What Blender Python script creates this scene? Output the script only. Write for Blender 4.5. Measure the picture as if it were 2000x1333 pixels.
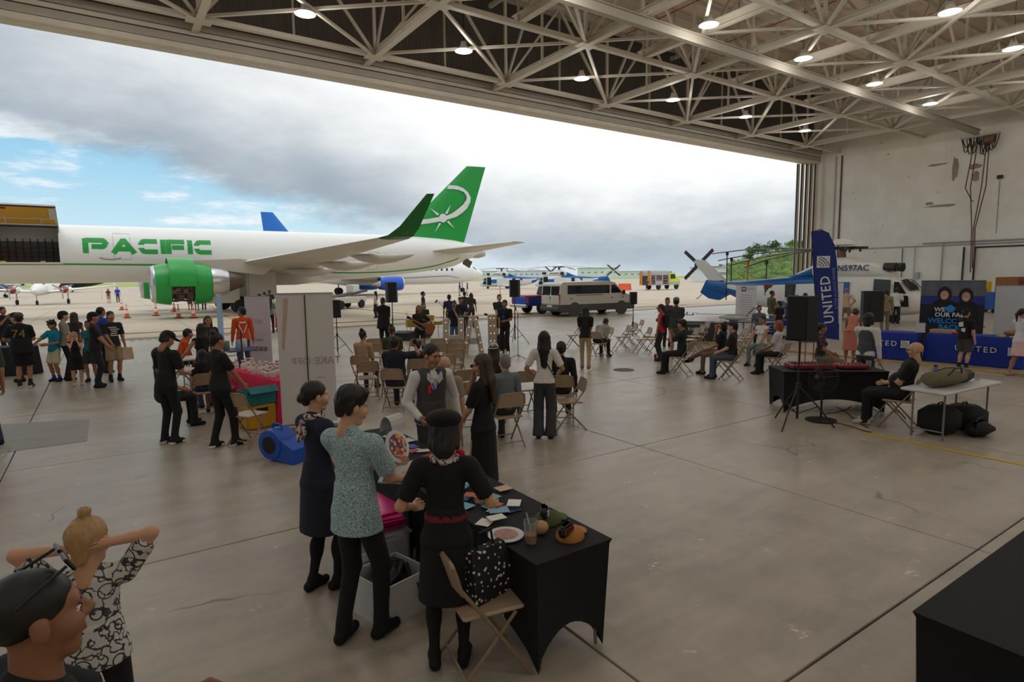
import bpy, math, random
import numpy as np
from mathutils import Vector, Matrix
random.seed(7); np.random.seed(7)
for o in list(bpy.data.objects): bpy.data.objects.remove(o)
SC=bpy.context.scene; COL=SC.collection
# ---------------------------------------------------------------- camera (photo frame 2000x1333)
IW,IH,FPX,CAMH=2000,1333,1165.,2.45
YAW,PITCH,ROLL=math.radians(34.4),math.radians(6.15),math.radians(0.65)
FW=np.array([math.sin(YAW)*math.cos(PITCH),math.cos(YAW)*math.cos(PITCH),-math.sin(PITCH)])
_r=np.array([math.cos(YAW),-math.sin(YAW),0]); _u=np.cross(_r,FW)
RT=_r*math.cos(ROLL)-_u*math.sin(ROLL); UP=_u*math.cos(ROLL)+_r*math.sin(ROLL)
CAM=np.array([0,0,CAMH])
def ray(x,y): return FW+RT*(x-IW/2)/FPX+UP*(IH/2-y)/FPX
def onz(x,y,z=0.):
    d=ray(x,y); return CAM+d*((z-CAMH)/d[2])
def onv(x,y,v):
    d=ray(x,y); return CAM+d*(v/d[1])
def onu(x,y,u):
    d=ray(x,y); return CAM+d*(u/d[0])
def proj(p):
    q=np.array(p,float)-CAM; z=q@FW; return (IW/2+FPX*(q@RT)/z, IH/2-FPX*(q@UP)/z)
cd=bpy.data.cameras.new('camera'); cam=bpy.data.objects.new('camera',cd); COL.objects.link(cam)
cd.sensor_width=36; cd.lens=FPX*36/IW; cd.clip_end=3000; cd.clip_start=.05
m=Matrix(((RT[0],UP[0],-FW[0],0),(RT[1],UP[1],-FW[1],0),(RT[2],UP[2],-FW[2],CAMH),(0,0,0,1)))
cam.matrix_world=m; SC.camera=cam
SC.view_settings.view_transform='Standard'; SC.view_settings.look='None'
SC.view_settings.gamma=1; SC.view_settings.use_curve_mapping=False
SC.view_settings.exposure=0.0
# ---------------------------------------------------------------- sky
def nn(nt,t,**k):
    n=nt.nodes.new(t)
    for a,b in k.items(): setattr(n,a,b)
    return n
def mth(nt,op,a,b=None,c=None,clamp=False):
    n=nt.nodes.new('ShaderNodeMath'); n.operation=op; n.use_clamp=clamp
    for i,v in enumerate((a,b,c)):
        if v is None: continue
        if isinstance(v,(int,float)): n.inputs[i].default_value=v
        else: nt.links.new(v,n.inputs[i])
    return n.outputs[0]
def mixc(nt,f,a,b):
    n=nt.nodes.new('ShaderNodeMix'); n.data_type='RGBA'
    for i,v in ((0,f),(6,a),(7,b)):
        if isinstance(v,(int,float)): n.inputs[i].default_value=v
        elif isinstance(v,tuple): n.inputs[i].default_value=v if len(v)==4 else (*v,1)
        else: nt.links.new(v,n.inputs[i])
    return n.outputs[2]
def sstep(nt,v,a,b):
    n=nt.nodes.new('ShaderNodeMapRange'); n.interpolation_type='SMOOTHSTEP'
    nt.links.new(v,n.inputs[0])
    for i,q in ((1,a),(2,b)):
        if isinstance(q,(int,float)): n.inputs[i].default_value=q
        else: nt.links.new(q,n.inputs[i])
    return n.outputs[0]
def make_sky():
    w=bpy.data.worlds.new('sky'); SC.world=w; w.use_nodes=True; nt=w.node_tree; nt.nodes.clear()
    tc=nn(nt,'ShaderNodeTexCoord'); sp=nn(nt,'ShaderNodeSeparateXYZ'); nt.links.new(tc.outputs['Generated'],sp.inputs[0])
    x,y,z=sp.outputs
    az=mth(nt,'MULTIPLY',mth(nt,'ARCTAN2',x,y),57.2958)      # degrees clockwise from the door normal
    el=mth(nt,'MULTIPLY',mth(nt,'ARCSINE',z),57.2958)
    def noise(scale,sz,detail=6,rough=.55,off=0):
        mp=nn(nt,'ShaderNodeMapping'); nt.links.new(tc.outputs['Generated'],mp.inputs[0])
        mp.inputs['Scale'].default_value=(scale,scale,scale*sz); mp.inputs['Location'].default_value=(off,off*.7,off*.3)
        n=nn(nt,'ShaderNodeTexNoise'); n.inputs['Scale'].default_value=1; n.inputs['Detail'].default_value=detail; n.inputs['Roughness'].default_value=rough
        nt.links.new(mp.outputs[0],n.inputs['Vector']); return n.outputs['Fac']
    n1=noise(5,2.2,7,.58); n2=noise(14,3.,6,.6,3.1); n3=noise(2.6,2.,4,.5,7.7); wz=noise(9,4.5,7,.62,1.3)
    # lower edge of the big cloud deck: falls from left to right
    edge=mth(nt,'SUBTRACT',10.3,mth(nt,'MULTIPLY',az,.235))
    edge=mth(nt,'ADD',edge,mth(nt,'MULTIPLY',mth(nt,'SUBTRACT',n1,.5),7.))
    edge=mth(nt,'ADD',edge,mth(nt,'MULTIPLY',mth(nt,'SUBTRACT',n2,.5),2.5))
    deck=sstep(nt,mth(nt,'SUBTRACT',el,edge),-1.2,1.6)
    base=mth(nt,'MAXIMUM',edge,1.5)
    wid=mth(nt,'MAXIMUM',mth(nt,'SUBTRACT',19.,mth(nt,'MULTIPLY',az,.22)),9.)
    up=mth(nt,'DIVIDE',mth(nt,'SUBTRACT',el,base),wid)
    up=mth(nt,'ADD',up,mth(nt,'MULTIPLY',mth(nt,'SUBTRACT',n3,.5),.9))
    up=mth(nt,'ADD',up,mth(nt,'MULTIPLY',mth(nt,'SUBTRACT',n2,.5),.35))
    bright=sstep(nt,up,-.05,1.05)
    ccol=mixc(nt,bright,(.36,.43,.50),(1.12,1.13,1.12))
    # open sky under the deck with thin wisps
    blue=mixc(nt,sstep(nt,el,0.,14.),(.66,.86,.93),(.27,.60,.86))
    wis=sstep(nt,mth(nt,'ADD',wz,mth(nt,'MULTIPLY',mth(nt,'SUBTRACT',n3,.5),.5)),.46,.68)
    blue=mixc(nt,mth(nt,'MULTIPLY',wis,.9),blue,(.93,.97,1.0))
    pale=sstep(nt,az,14.,26.)
    blue=mixc(nt,mth(nt,'MULTIPLY',pale,.75),blue,(.66,.74,.80))
    col=mixc(nt,deck,blue,ccol)
    # pale haze at the horizon
    hz=mth(nt,'MULTIPLY',sstep(nt,el,3.2,0.),.45)
    col=mixc(nt,hz,col,(.72,.80,.86))
    below=sstep(nt,el,-.3,-1.5)
    col=mixc(nt,below,col,(.30,.29,.26))
    bg=nn(nt,'ShaderNodeBackground'); nt.links.new(col,bg.inputs[0]); bg.inputs[1].default_value=1.0
    out=nn(nt,'ShaderNodeOutputWorld'); nt.links.new(bg.outputs[0],out.inputs[0])
make_sky()
sd=bpy.data.lights.new('sun','SUN'); sd.energy=.8; sd.angle=math.radians(35); sd.color=(1,.95,.88)
so=bpy.data.objects.new('sun',sd); COL.objects.link(so); so.location=(0,60,60)
so.rotation_euler=Vector((.25,.15,-1)).to_track_quat('-Z','Y').to_euler()
# ---------------------------------------------------------------- materials
def lin(c): 
    c=c/255.; return c/12.92 if c<=.04045 else ((c+.055)/1.055)**2.4
_M={}
def mat(name,rgb,rough=.6,metal=0.,var=.10,scale=6.,bump=0.,emit=0.,trans=0.,coords='Object',alpha=1.):
    """plain procedural material: base colour (sRGB 0-255) varied by noise"""
    if name in _M: return _M[name]
    m=bpy.data.materials.new(name); m.use_nodes=True; nt=m.node_tree; b=nt.nodes['Principled BSDF']
    c=tuple(lin(v) for v in rgb)
    tc=nn(nt,'ShaderNodeTexCoord'); no=nn(nt,'ShaderNodeTexNoise'); no.inputs['Scale'].default_value=scale; no.inputs['Detail'].default_value=4
    if coords=='World':
        g=nn(nt,'ShaderNodeNewGeometry'); nt.links.new(g.outputs['Position'],no.inputs['Vector'])
    else: nt.links.new(tc.outputs['Object'],no.inputs['Vector'])
    lo=tuple(v*(1-var) for v in c); hi=tuple(min(1,v*(1+var)) for v in c)
    nt.links.new(mixc(nt,no.outputs['Fac'],lo,hi),b.inputs['Base Color'])
    b.inputs['Roughness'].default_value=rough; b.inputs['Metallic'].default_value=metal
    if bump:
        bp=nn(nt,'ShaderNodeBump'); bp.inputs['Strength'].default_value=bump; bp.inputs['Distance'].default_value=.01
        nt.links.new(no.outputs['Fac'],bp.inputs['Height']); nt.links.new(bp.outputs[0],b.inputs['Normal'])
    if emit: b.inputs['Emission Color'].default_value=(*c,1); b.inputs['Emission Strength'].default_value=emit
    if trans: b.inputs['Transmission Weight'].default_value=trans
    if alpha<1: b.inputs['Alpha'].default_value=alpha
    _M[name]=m; return m
def concrete(name,lo,hi,rough=(.3,.6),stain=.5,joint=None,world=True):
    m=bpy.data.materials.new(name); m.use_nodes=True; nt=m.node_tree; b=nt.nodes['Principled BSDF']
    g=nn(nt,'ShaderNodeNewGeometry'); P=g.outputs['Position']
    def noi(s,d=5,r=.6,st=None):
        n=nn(nt,'ShaderNodeTexNoise'); n.inputs['Scale'].default_value=s; n.inputs['Detail'].default_value=d; n.inputs['Roughness'].default_value=r
        if st:
            mp=nn(nt,'ShaderNodeMapping'); mp.inputs['Scale'].default_value=st; nt.links.new(P,mp.inputs[0]); nt.links.new(mp.outputs[0],n.inputs['Vector'])
        else: nt.links.new(P,n.inputs['Vector'])
        return n.outputs['Fac']
    a=noi(.35,6,.62); s2=noi(2.2,6,.65); fine=noi(22,4,.6); streak=noi(1,5,.6,(.5,3.5,1))
    f=mth(nt,'ADD',mth(nt,'MULTIPLY',a,.45),mth(nt,'MULTIPLY',s2,.3)); f=mth(nt,'ADD',f,mth(nt,'MULTIPLY',streak,.25))
    f=sstep(nt,f,.32,.68)
    col=mixc(nt,f,tuple(lin(v) for v in lo),tuple(lin(v) for v in hi))
    sp=sstep(nt,noi(3.1,3,.7),.63,.72)          # scuffs, worn paler patches
    col=mixc(nt,mth(nt,'MULTIPLY',mth(nt,'MULTIPLY',sp,sstep(nt,fine,.45,.6)),stain),col,tuple(min(1,lin(v)*1.45) for v in hi))
    dk=sstep(nt,noi(.9,5,.7),.60,.74)
    col=mixc(nt,mth(nt,'MULTIPLY',dk,stain*.5),col,tuple(lin(v)*.55 for v in lo))
    vo=nn(nt,'ShaderNodeTexVoronoi'); vo.feature='DISTANCE_TO_EDGE'; vo.inputs['Scale'].default_value=.33
    wv=nn(nt,'ShaderNodeTexNoise'); wv.inputs['Scale'].default_value=1.3; nt.links.new(P,wv.inputs['Vector'])
    va=nn(nt,'ShaderNodeVectorMath'); va.operation='MULTIPLY_ADD'; nt.links.new(wv.outputs['Color'],va.inputs[0]); va.inputs[1].default_value=(.9,.9,0); nt.links.new(P,va.inputs[2])
    nt.links.new(va.outputs[0],vo.inputs['Vector'])
    cr=mth(nt,'MULTIPLY',sstep(nt,vo.outputs['Distance'],.006,.001),sstep(nt,noi(.6,2),.5,.6))
    col=mixc(nt,mth(nt,'MULTIPLY',cr,.55*min(1,stain*2)),col,(.03,.025,.02))
    if joint:   # far slab joints, beyond the slabs that are built
        spx=nn(nt,'ShaderNodeSeparateXYZ'); nt.links.new(P,spx.inputs[0]); js=[]
        for i in (0,1):
            md=mth(nt,'PINGPONG',mth(nt,'ADD',spx.outputs[i],joint[2]),joint[0]/2); js.append(sstep(nt,md,joint[1],joint[1]*.4))
        col=mixc(nt,mth(nt,'MULTIPLY',mth(nt,'MAXIMUM',*js),.5),col,(.05,.045,.04))
    nt.links.new(col,b.inputs['Base Color'])
    r=nn(nt,'ShaderNodeMapRange'); nt.links.new(s2,r.inputs[0]); r.inputs[1].default_value=.3; r.inputs[2].default_value=.7; r.inputs[3].default_value=rough[0]; r.inputs[4].default_value=rough[1]
    nt.links.new(r.outputs[0],b.inputs['Roughness'])
    bp=nn(nt,'ShaderNodeBump'); bp.inputs['Strength'].default_value=.06; bp.inputs['Distance'].default_value=.002; nt.links.new(fine,bp.inputs['Height']); nt.links.new(bp.outputs[0],b.inputs['Normal'])
    _M[name]=m; return m
# ---------------------------------------------------------------- mesh helpers
class MB:
    def __init__(s): s.v=[]; s.f=[]; s.m=[]
    def add(s,vs,fs,mi=0):
        o=len(s.v); s.v+= [tuple(map(float,p)) for p in vs]; s.f+=[tuple(i+o for i in f) for f in fs]; s.m+=[mi]*len(fs); return s
    def box(s,c,d,mi=0,R=None):
        x,y,z=[q/2 for q in d]; vs=[Vector(p) for p in ((-x,-y,-z),(x,-y,-z),(x,y,-z),(-x,y,-z),(-x,-y,z),(x,-y,z),(x,y,z),(-x,y,z))]
        if R is not None: vs=[R@p for p in vs]
        c=Vector(c); return s.add([p+c for p in vs],((0,3,2,1),(4,5,6,7),(0,1,5,4),(1,2,6,5),(2,3,7,6),(3,0,4,7)),mi)
    def bevbox(s,c,d,b,mi=0,R=None):
        x,y,z=[q/2 for q in d]; vs=[];fs=[]
        for zz,ins in ((-z,b),(-z+b,0),(z-b,0),(z,b)):
            X,Y=x-ins,y-ins; k=max(b-ins,0) if ins==0 else 0
            for px,py in ((-X+b,-Y),(X-b,-Y),(X,-Y+b),(X,Y-b),(X-b,Y),(-X+b,Y),(-X,Y-b),(-X,-Y+b)): vs.append(Vector((px,py,zz)))
        for r in range(3):
            for i in range(8): fs.append((r*8+i,r*8+(i+1)%8,r*8+8+(i+1)%8,r*8+8+i))
        fs.append(tuple(range(7,-1,-1))); fs.append(tuple(range(24,32)))
        if R is not None: vs=[R@p for p in vs]
        c=Vector(c); return s.add([p+c for p in vs],fs,mi)
    def cyl(s,a,b,r0,r1=None,n=10,mi=0,cap=True):
        r1=r0 if r1 is None else r1; a=Vector(a);b=Vector(b); d=(b-a); 
        if d.length<1e-9: return s
        q=d.to_track_quat('Z','Y'); vs=[];fs=[]
        for c,r in((a,r0),(b,r1)):
            for i in range(n):
                t=2*math.pi*i/n; vs.append(c+q@Vector((r*math.cos(t),r*math.sin(t),0)))
        for i in range(n): fs.append((i,(i+1)%n,n+(i+1)%n,n+i))
        if cap: fs.append(tuple(range(n-1,-1,-1))); fs.append(tuple(range(n,2*n)))
        return s.add(vs,fs,mi)
    def tube(s,path,r,n=8,mi=0,cap=True):
        P=[Vector(p) for p in path]; rs=r if isinstance(r,(list,tuple)) else [r]*len(P); vs=[];fs=[]; ref=None
        for i,p in enumerate(P):
            t=(P[min(i+1,len(P)-1)]-P[max(i-1,0)]).normalized()
            if ref is None: ref=Vector((0,0,1)) if abs(t.z)<.9 else Vector((1,0,0))
            x=ref-t*ref.dot(t)
            if x.length<1e-4: x=t.orthogonal()
            x.normalize(); y=t.cross(x); ref=x
            for k in range(n):
                a=2*math.pi*k/n; vs.append(p+(x*math.cos(a)+y*math.sin(a))*rs[i])
        for i in range(len(P)-1):
            for k in range(n): fs.append((i*n+k,i*n+(k+1)%n,(i+1)*n+(k+1)%n,(i+1)*n+k))
        if cap: fs.append(tuple(range(n-1,-1,-1))); L=(len(P)-1)*n; fs.append(tuple(range(L,L+n)))
        return s.add(vs,fs,mi)
    def loft(s,rings,mi=0,closed=True,cap=True):
        n=len(rings[0]); vs=[p for r in rings for p in r]; fs=[]
        for i in range(len(rings)-1):
            for k in range(n if closed else n-1): fs.append((i*n+k,i*n+(k+1)%n,(i+1)*n+(k+1)%n,(i+1)*n+k))
        if cap and closed: fs.append(tuple(range(n-1,-1,-1))); L=(len(rings)-1)*n; fs.append(tuple(range(L,L+n)))
        return s.add(vs,fs,mi)
    def lathe(s,prof,c=(0,0,0),n=16,mi=0,R=None,cap=True):
        rings=[]
        for r,z in prof:
            ring=[]
            for k in range(n):
                a=2*math.pi*k/n; p=Vector((r*math.cos(a),r*math.sin(a),z))
                if R is not None: p=R@p
                ring.append(p+Vector(c))
            rings.append(ring)
        return s.loft(rings,mi,True,cap)
    def prism(s,poly,y0,y1,mi=0,R=None,c=(0,0,0)):
        """poly in x,z extruded along y"""
        n=len(poly); vs=[Vector((x,y,z)) for y in(y0,y1) for x,z in poly]
        if R is not None: vs=[R@p for p in vs]
        c=Vector(c); vs=[p+c for p in vs]
        fs=[tuple(range(n)),tuple(range(2*n-1,n-1,-1))]+[(i,n+i,n+(i+1)%n,(i+1)%n) for i in range(n)]
        return s.add(vs,fs,mi)
    def sphere(s,c,r,n=12,mi=0,R=None):
        r=(r,r,r) if isinstance(r,(int,float)) else r; rings=[];h=n//2
        for i in range(h+1):
            t=math.pi*(i+.001*(i==0)-.001*(i==h))/h; ring=[]
            for k in range(n):
                a=2*math.pi*k/n; p=Vector((r[0]*math.sin(t)*math.cos(a),r[1]*math.sin(t)*math.sin(a),-r[2]*math.cos(t)))
                if R is not None:p=R@p
                ring.append(p+Vector(c))
            rings.append(ring)
        return s.loft(rings,mi)
    def mesh(s,name,mats,smooth=False):
        me=bpy.data.meshes.new(name); me.from_pydata(s.v,[],s.f)
        for mm in (mats if isinstance(mats,(list,tuple)) else [mats]): me.materials.append(mm)
        me.polygons.foreach_set('material_index',s.m)
        if smooth: me.shade_smooth() if smooth is True else me.set_sharp_from_angle(angle=math.radians(smooth))
        me.update(); return me
    def build(s,name,mats,parent=None,smooth=False,**k):
        return obj(name,s.mesh(name,mats,smooth),parent,**k)
def obj(name,me,parent=None,loc=None,rot=None,scale=None):
    o=bpy.data.objects.new(name,me); COL.objects.link(o)
    if parent is not None: o.parent=parent
    if loc is not None: o.location=loc
    if rot is not None: o.rotation_euler=rot
    if scale is not None: o.scale=scale
    return o
def thing(name,label,cat,loc=(0,0,0),rz=0.,group=None):
    o=bpy.data.objects.new(name,None); COL.objects.link(o); o.location=loc; o.rotation_euler=(0,0,rz); o.empty_display_size=.1
    return tag(o,label,cat,group)
def tag(o,label,cat,group=None):
    o['label']=label; o['category']=cat
    if group: o['group']=group
    return o
def struct(o): o['kind']='structure'; return o
def copytree(o,parent=None,label=None):
    c=o.copy(); COL.objects.link(c); c.parent=parent
    if label: c['label']=label
    for ch in list(o.children): copytree(ch,c)
    return c
def RZ(a): return Matrix.Rotation(a,3,'Z')
def RX(a): return Matrix.Rotation(a,3,'X')
def RY(a): return Matrix.Rotation(a,3,'Y')
def textmesh(body,size,mt,name='lettering',extrude=.004,align='CENTER',bold=0.,spacing=1.,shear=0.):
    """text as mesh in the XY plane, x right, y up"""
    cu=bpy.data.curves.new(name,'FONT'); cu.body=body; cu.size=size; cu.extrude=extrude; cu.align_x=align; cu.align_y='CENTER'; cu.offset=bold*size; cu.space_character=spacing; cu.shear=shear; cu.resolution_u=2
    t=bpy.data.objects.new(name,cu); COL.objects.link(t); dg=bpy.context.evaluated_depsgraph_get(); dg.update()
    me=bpy.data.meshes.new_from_object(t.evaluated_get(dg)); bpy.data.objects.remove(t); bpy.data.curves.remove(cu)
    me.materials.clear(); me.materials.append(mt); me.name=name; return me
def text_on(body,size,mt,parent,origin,xdir,ydir,name='lettering',**k):
    me=textmesh(body,size,mt,name,**k); o=obj(name,me,parent)
    X=Vector(xdir).normalized(); Y=Vector(ydir); Y=(Y-X*Y.dot(X)).normalized(); Z=X.cross(Y)
    o.matrix_local=Matrix.Translation(Vector(origin))@Matrix((X,Y,Z)).transposed().to_4x4(); return o
# ================================================================ hangar shell
U0,U1,V0,VD=-34.,54.,-14.,29.4      # left wall, right wall, back wall, door line
ZR=18.2                              # roof height
m_conc=concrete('hangar_concrete',(146,137,123),(190,180,164),(.29,.42),.85)
m_apron=concrete('apron_concrete',(166,152,134),(196,181,160),(.55,.8),.35)
m_apron_far=concrete('apron_concrete_far',(166,152,134),(196,181,160),(.6,.85),.3,joint=(7.5,.06,0))
m_dark=mat('joint_dark',(40,36,32),.9)
fl=struct(MB().box(((U0+U1)/2,(V0+VD)/2,-.15),(U1-U0,VD-V0,.2)).build('floor',m_dark))
def slab_mesh(a,b,th,mt,name='slab',g=.014):
    return MB().bevbox((0,0,-th/2),(a-g,b-g,th),.006).mesh(name,mt)
us=[U0]+[-1.2+3.72*k for k in range(-8,16) if U0+.8<-1.2+3.72*k<U1-.8]+[U1]
vs_=[V0]+[1.85+4.05*k for k in range(-3,7) if V0+.8<1.85+4.05*k<VD-.8]+[VD]
cache={}
for i in range(len(us)-1):
    for j in range(len(vs_)-1):
        a,b=us[i+1]-us[i],vs_[j+1]-vs_[j]; k=(round(a,2),round(b,2))
        if k not in cache: cache[k]=slab_mesh(a,b,.06,m_conc)
        obj('slab',cache[k],fl,((us[i]+us[i+1])/2,(vs_[j]+vs_[j+1])/2,random.uniform(-.001,.001)))
# repair patch, drain, painted yellow line
m_patch=concrete('patch_cement',(140,136,130),(156,152,146),(.5,.7),.3)
p=[onz(*q) for q in((0,830),(175,819),(170,862),(0,886))]
obj('cement_patch',MB().add([(q[0],q[1],.004) for q in p]+[(q[0],q[1],-.004) for q in p],((3,2,1,0),(4,5,6,7),(0,1,5,4),(1,2,6,5),(2,3,7,6),(3,0,4,7))).mesh('cement_patch',m_patch),fl)
m_yel=mat('yellow_paint',(205,170,50),.6,var=.25,scale=14,coords='World')
m_yel2=mat('faded_yellow_paint',(190,160,105),.7,var=.3,scale=10,coords='World')
MB().box((9.5,3.1,.003),(.09,2.6,.004)).build('painted_line',m_yel,fl)
q=onz(1218,723); MB().lathe([(.27,0),(.27,.006),(.2,.008),(.2,.004),(.02,.004)],(q[0],q[1],0),20).build('floor_drain',mat('cast_iron',(70,62,55),.6,.3),fl)
# door track: low kerb rails in the floor, dashed grate
m_rail=mat('rail_steel',(120,108,92),.5,.4)
kerb=struct(MB().build('trim_1',m_rail)); 
for dv in(0,.35,.7): MB().box(((U0+U1)/2,VD+.1+dv,.006),(U1-U0,.07,.02)).build('door_rail',m_rail,kerb)
gm=MB().box((0,0,0),(.16,.3,.02)).mesh('grate_bar',mat('grate_yellow',(190,165,110),.7,var=.3))
for k in range(120): obj('grate_bar',gm,kerb,(-6+.3*k,VD-.35,.006))
# raised yellow-edged step along the booths on the right (ledge in the floor)
ledge=struct(MB().box((36.2,8.,.03),(37.,17.,.06)).build('trim_2',m_conc))
MB().box((17.68,8.,.032),(.12,17.,.064)).build('ledge_edge',m_yel2,ledge)
# apron: near slabs built one by one, the far field in one sheet
ap=struct(MB().box((0,900-.0+VD,-.2),(3000,1800,.3)).build('ground',m_apron_far))
sm=slab_mesh(7.5,7.5,.05,m_apron,g=.035)
for i in range(-4,12):
    for j in range(9): obj('apron_slab',sm,ap,(-3.75+7.5*i+3.75,VD+1.0+3.75+7.5*j,-.026+random.uniform(-.002,.002)))
MB().box((25,VD+.5,-.02),(118,1.,.05)).build('door_apron_strip',m_conc,ap)
for (x0,y0,x1,y1,w) in ((-3,33.6,40,32.6,.35),(17.4,29.5,17.0,60,.18),(6.,31,9.5,75,.25),(-20,70,60,71,.3)):
    d=Vector((x1-x0,y1-y0,0)); MB().box(((x0+x1)/2,(y0+y1)/2,.003),(d.length,w,.004),0,RZ(math.atan2(d.y,d.x))).build('taxi_line',m_yel2,ap)
m_grass=mat('airfield_grass',(150,165,70),.9,var=.25,scale=.05,coords='World')
MB().box((200,560,-.02),(2200,480,.08)).build('grass_field',m_grass,ap)
m_rway=mat('runway_asphalt',(150,145,138),.9,var=.1,scale=.05,coords='World')
MB().box((200,470,.03),(2200,24,.04)).build('runway',m_rway,ap)
# walls
def plaster():
    m=bpy.data.materials.new('plaster'); m.use_nodes=True; nt=m.node_tree; b=nt.nodes['Principled BSDF']; g=nn(nt,'ShaderNodeNewGeometry')
    def noi(s,st,d=6):
        mp=nn(nt,'ShaderNodeMapping'); mp.inputs['Scale'].default_value=st; nt.links.new(g.outputs['Position'],mp.inputs[0]); n=nn(nt,'ShaderNodeTexNoise'); n.inputs['Scale'].default_value=s; n.inputs['Detail'].default_value=d; n.inputs['Roughness'].default_value=.65; nt.links.new(mp.outputs[0],n.inputs['Vector']); return n.outputs['Fac']
    c=mixc(nt,sstep(nt,noi(.25,(1,1,1)),.35,.65),tuple(lin(v) for v in(226,220,208)),tuple(lin(v) for v in(240,236,228)))
    run=mth(nt,'MULTIPLY',sstep(nt,noi(1.1,(1,1,.12)),.55,.75),sstep(nt,noi(.2,(1,1,1)),.45,.6))
    c=mixc(nt,mth(nt,'MULTIPLY',run,.45),c,tuple(lin(v) for v in(190,176,150)))
    pe=mth(nt,'MULTIPLY',sstep(nt,noi(1.6,(1,1,1.6)),.66,.69),sstep(nt,noi(.14,(1,1,1),2),.52,.6))
    c=mixc(nt,pe,c,tuple(lin(v) for v in(120,110,96)))
    nt.links.new(c,b.inputs['Base Color']); b.inputs['Roughness'].default_value=.85; return m
m_pl=plaster()
m_sid=mat('dark_siding',(104,97,88),.7,var=.12,scale=2)
struct(MB().box((U1+.2,(V0+VD)/2,ZR/2),(.4,VD-V0,ZR)).build('wall_right',m_pl))
struct(MB().box((U0-.2,(V0+VD)/2,ZR/2),(.4,VD-V0,ZR)).build('wall_left',m_pl))
wb=struct(MB().box(((U0+U1)/2,V0-.2,ZR/2),(U1-U0,.4,ZR)).build('wall_back',m_pl))
# wall above the door: vertical corrugated siding, each sheet a panel
wf=struct(MB().box(((U0+U1)/2,VD+.75,15.2),(U1-U0+2,.12,6.)).build('wall_front',m_sid))
def corr():
    b=MB(); n=8; w=.98
    pts=[]; 
    for i in range(n): 
        x=-w/2+w*i/n; pts+=[(x,0),(x+w/n*.55,0),(x+w/n*.65,-.05),(x+w/n*.95,-.05)]
    pts.append((w/2,0)); vs=[(x,y,z) for z in(-2.95,2.95) for x,y in pts]; k=len(pts)
    return b.add(vs,[(i,i+1,k+i+1,k+i) for i in range(k-1)]).mesh('siding_sheet',m_sid)
cm=corr()
for i in range(int(U0),int(U1)): obj('siding_sheet',cm,wf,(i+.5,VD+.66,15.2))
# door header: stacked steel track beams
m_steel=mat('cream_steel',(210,202,186),.55,.1,var=.15,scale=1.5)
m_steel2=mat('grey_steel',(176,168,154),.55,.1,var=.15,scale=1.5)
m_rust=mat('rust_stain',(120,80,52),.8)
hd=struct(MB().build('trim_3',m_steel))
for z,v,h,d,mt in((12.22,VD+.1,.22,.5,m_steel),(12.5,VD-.1,.3,.12,m_steel2),(12.8,VD+.2,.18,.7,m_steel),(13.05,VD-.2,.28,.1,m_steel2),(12.3,VD+.5,.4,.1,m_steel2),(12.12,VD+.45,.06,.5,m_steel)):
    MB().box(((U0+U1)/2,v,z),(U1-U0,d,h)).build('header_beam',mt,hd)
# door leaves parked at the right end: tall cream posts, shade of the gaps put in as dark strips
dl=struct(MB().build('door_1',m_steel))
for k in range(5):
    MB().box((53.3-.95*k*.42,VD+.15+.18*k,6.05),(.34,.14,12.1)).build('door_leaf',m_steel,dl)
    MB().box((53.3-.95*k*.42-.2,VD+.1+.18*k,6.05),(.06,.08,12.1)).build('gap_shade',mat('dark_gap',(42,40,38),.7),dl)
MB().box((53.9,VD+.35,9.1),(.8,1.3,18.2)).build('door_jamb',m_pl,dl)
# ================================================================ roof: deck, trusses, bracing
m_deck=mat('roof_deck',(222,200,178),.8,var=.1,scale=.6)
ceil=struct(MB().box(((U0+U1)/2,(V0+VD)/2+.4,ZR+.1),(U1-U0,VD-V0+1.,.2)).build('ceiling',m_deck))
UB=[1.0*4.0+7.45*k for k in range(-5,7)]     # truss nodes along the door
VB=[27.9,21.4,14.5,7.6,.7,-6.2,-13.1]
ZB,ZT=12.95,17.6
unit=MB().box((0,0,0),(1,1,1)).mesh('truss_bar',m_steel)
unit2=MB().box((0,0,0),(1,1,1)).mesh('truss_bar',m_steel2)
ib=MB(); 
for c,d in(((0,0,.46),(1,1,.08)),((0,0,-.46),(1,1,.08)),((0,0,0),(1,.1,.84))): ib.box(c,d)
ibm=ib.mesh('i_beam',m_steel); ibm2=ib.mesh('i_beam',m_steel2)
def bar(name,a,b,w,h,parent,me=unit):
    a,b=Vector(a),Vector(b); d=b-a; o=obj(name,me,parent,(a+b)/2); 
    x=d.normalized(); y=Vector((0,0,1)).cross(x)
    if y.length<1e-3: y=Vector((0,1,0))
    y.normalize(); z=x.cross(y)
    o.rotation_euler=Matrix((x,y,z)).transposed().to_euler(); o.scale=(d.length,w,h); return o
plate=MB().bevbox((0,0,0),(.95,.6,.05),.02).mesh('gusset_plate',m_steel)
def part(name,parent): 
    o=bpy.data.objects.new(name,None); COL.objects.link(o); o.parent=parent; o.empty_display_size=.1; return o
vis=lambda u,v: u>-12
for j,v in enumerate(VB):                    # trusses parallel to the door
    t=part('roof_truss',ceil); full=j<5
    bar('chord',(U0,v,ZB),(U1,v,ZB),.26,.2,t); bar('chord',(U0,v,ZT),(U1,v,ZT),.26,.2,t)
    for i,u in enumerate(UB):
        if not vis(u,v) or not full: continue
        obj('gusset_plate',plate,t,(u,v,ZB-.12))
        bar('web',(u,v,ZB),(u,v,ZT),.13,.13,t)
        if i+1<len(UB):
            um=(u+UB[i+1])/2
            bar('web',(u,v,ZB),(um,v,ZT),.12,.12,t); bar('web',(UB[i+1],v,ZB),(um,v,ZT),.12,.12,t); bar('web',(um,v,ZB),(um,v,ZT),.09,.09,t,unit2)
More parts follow.
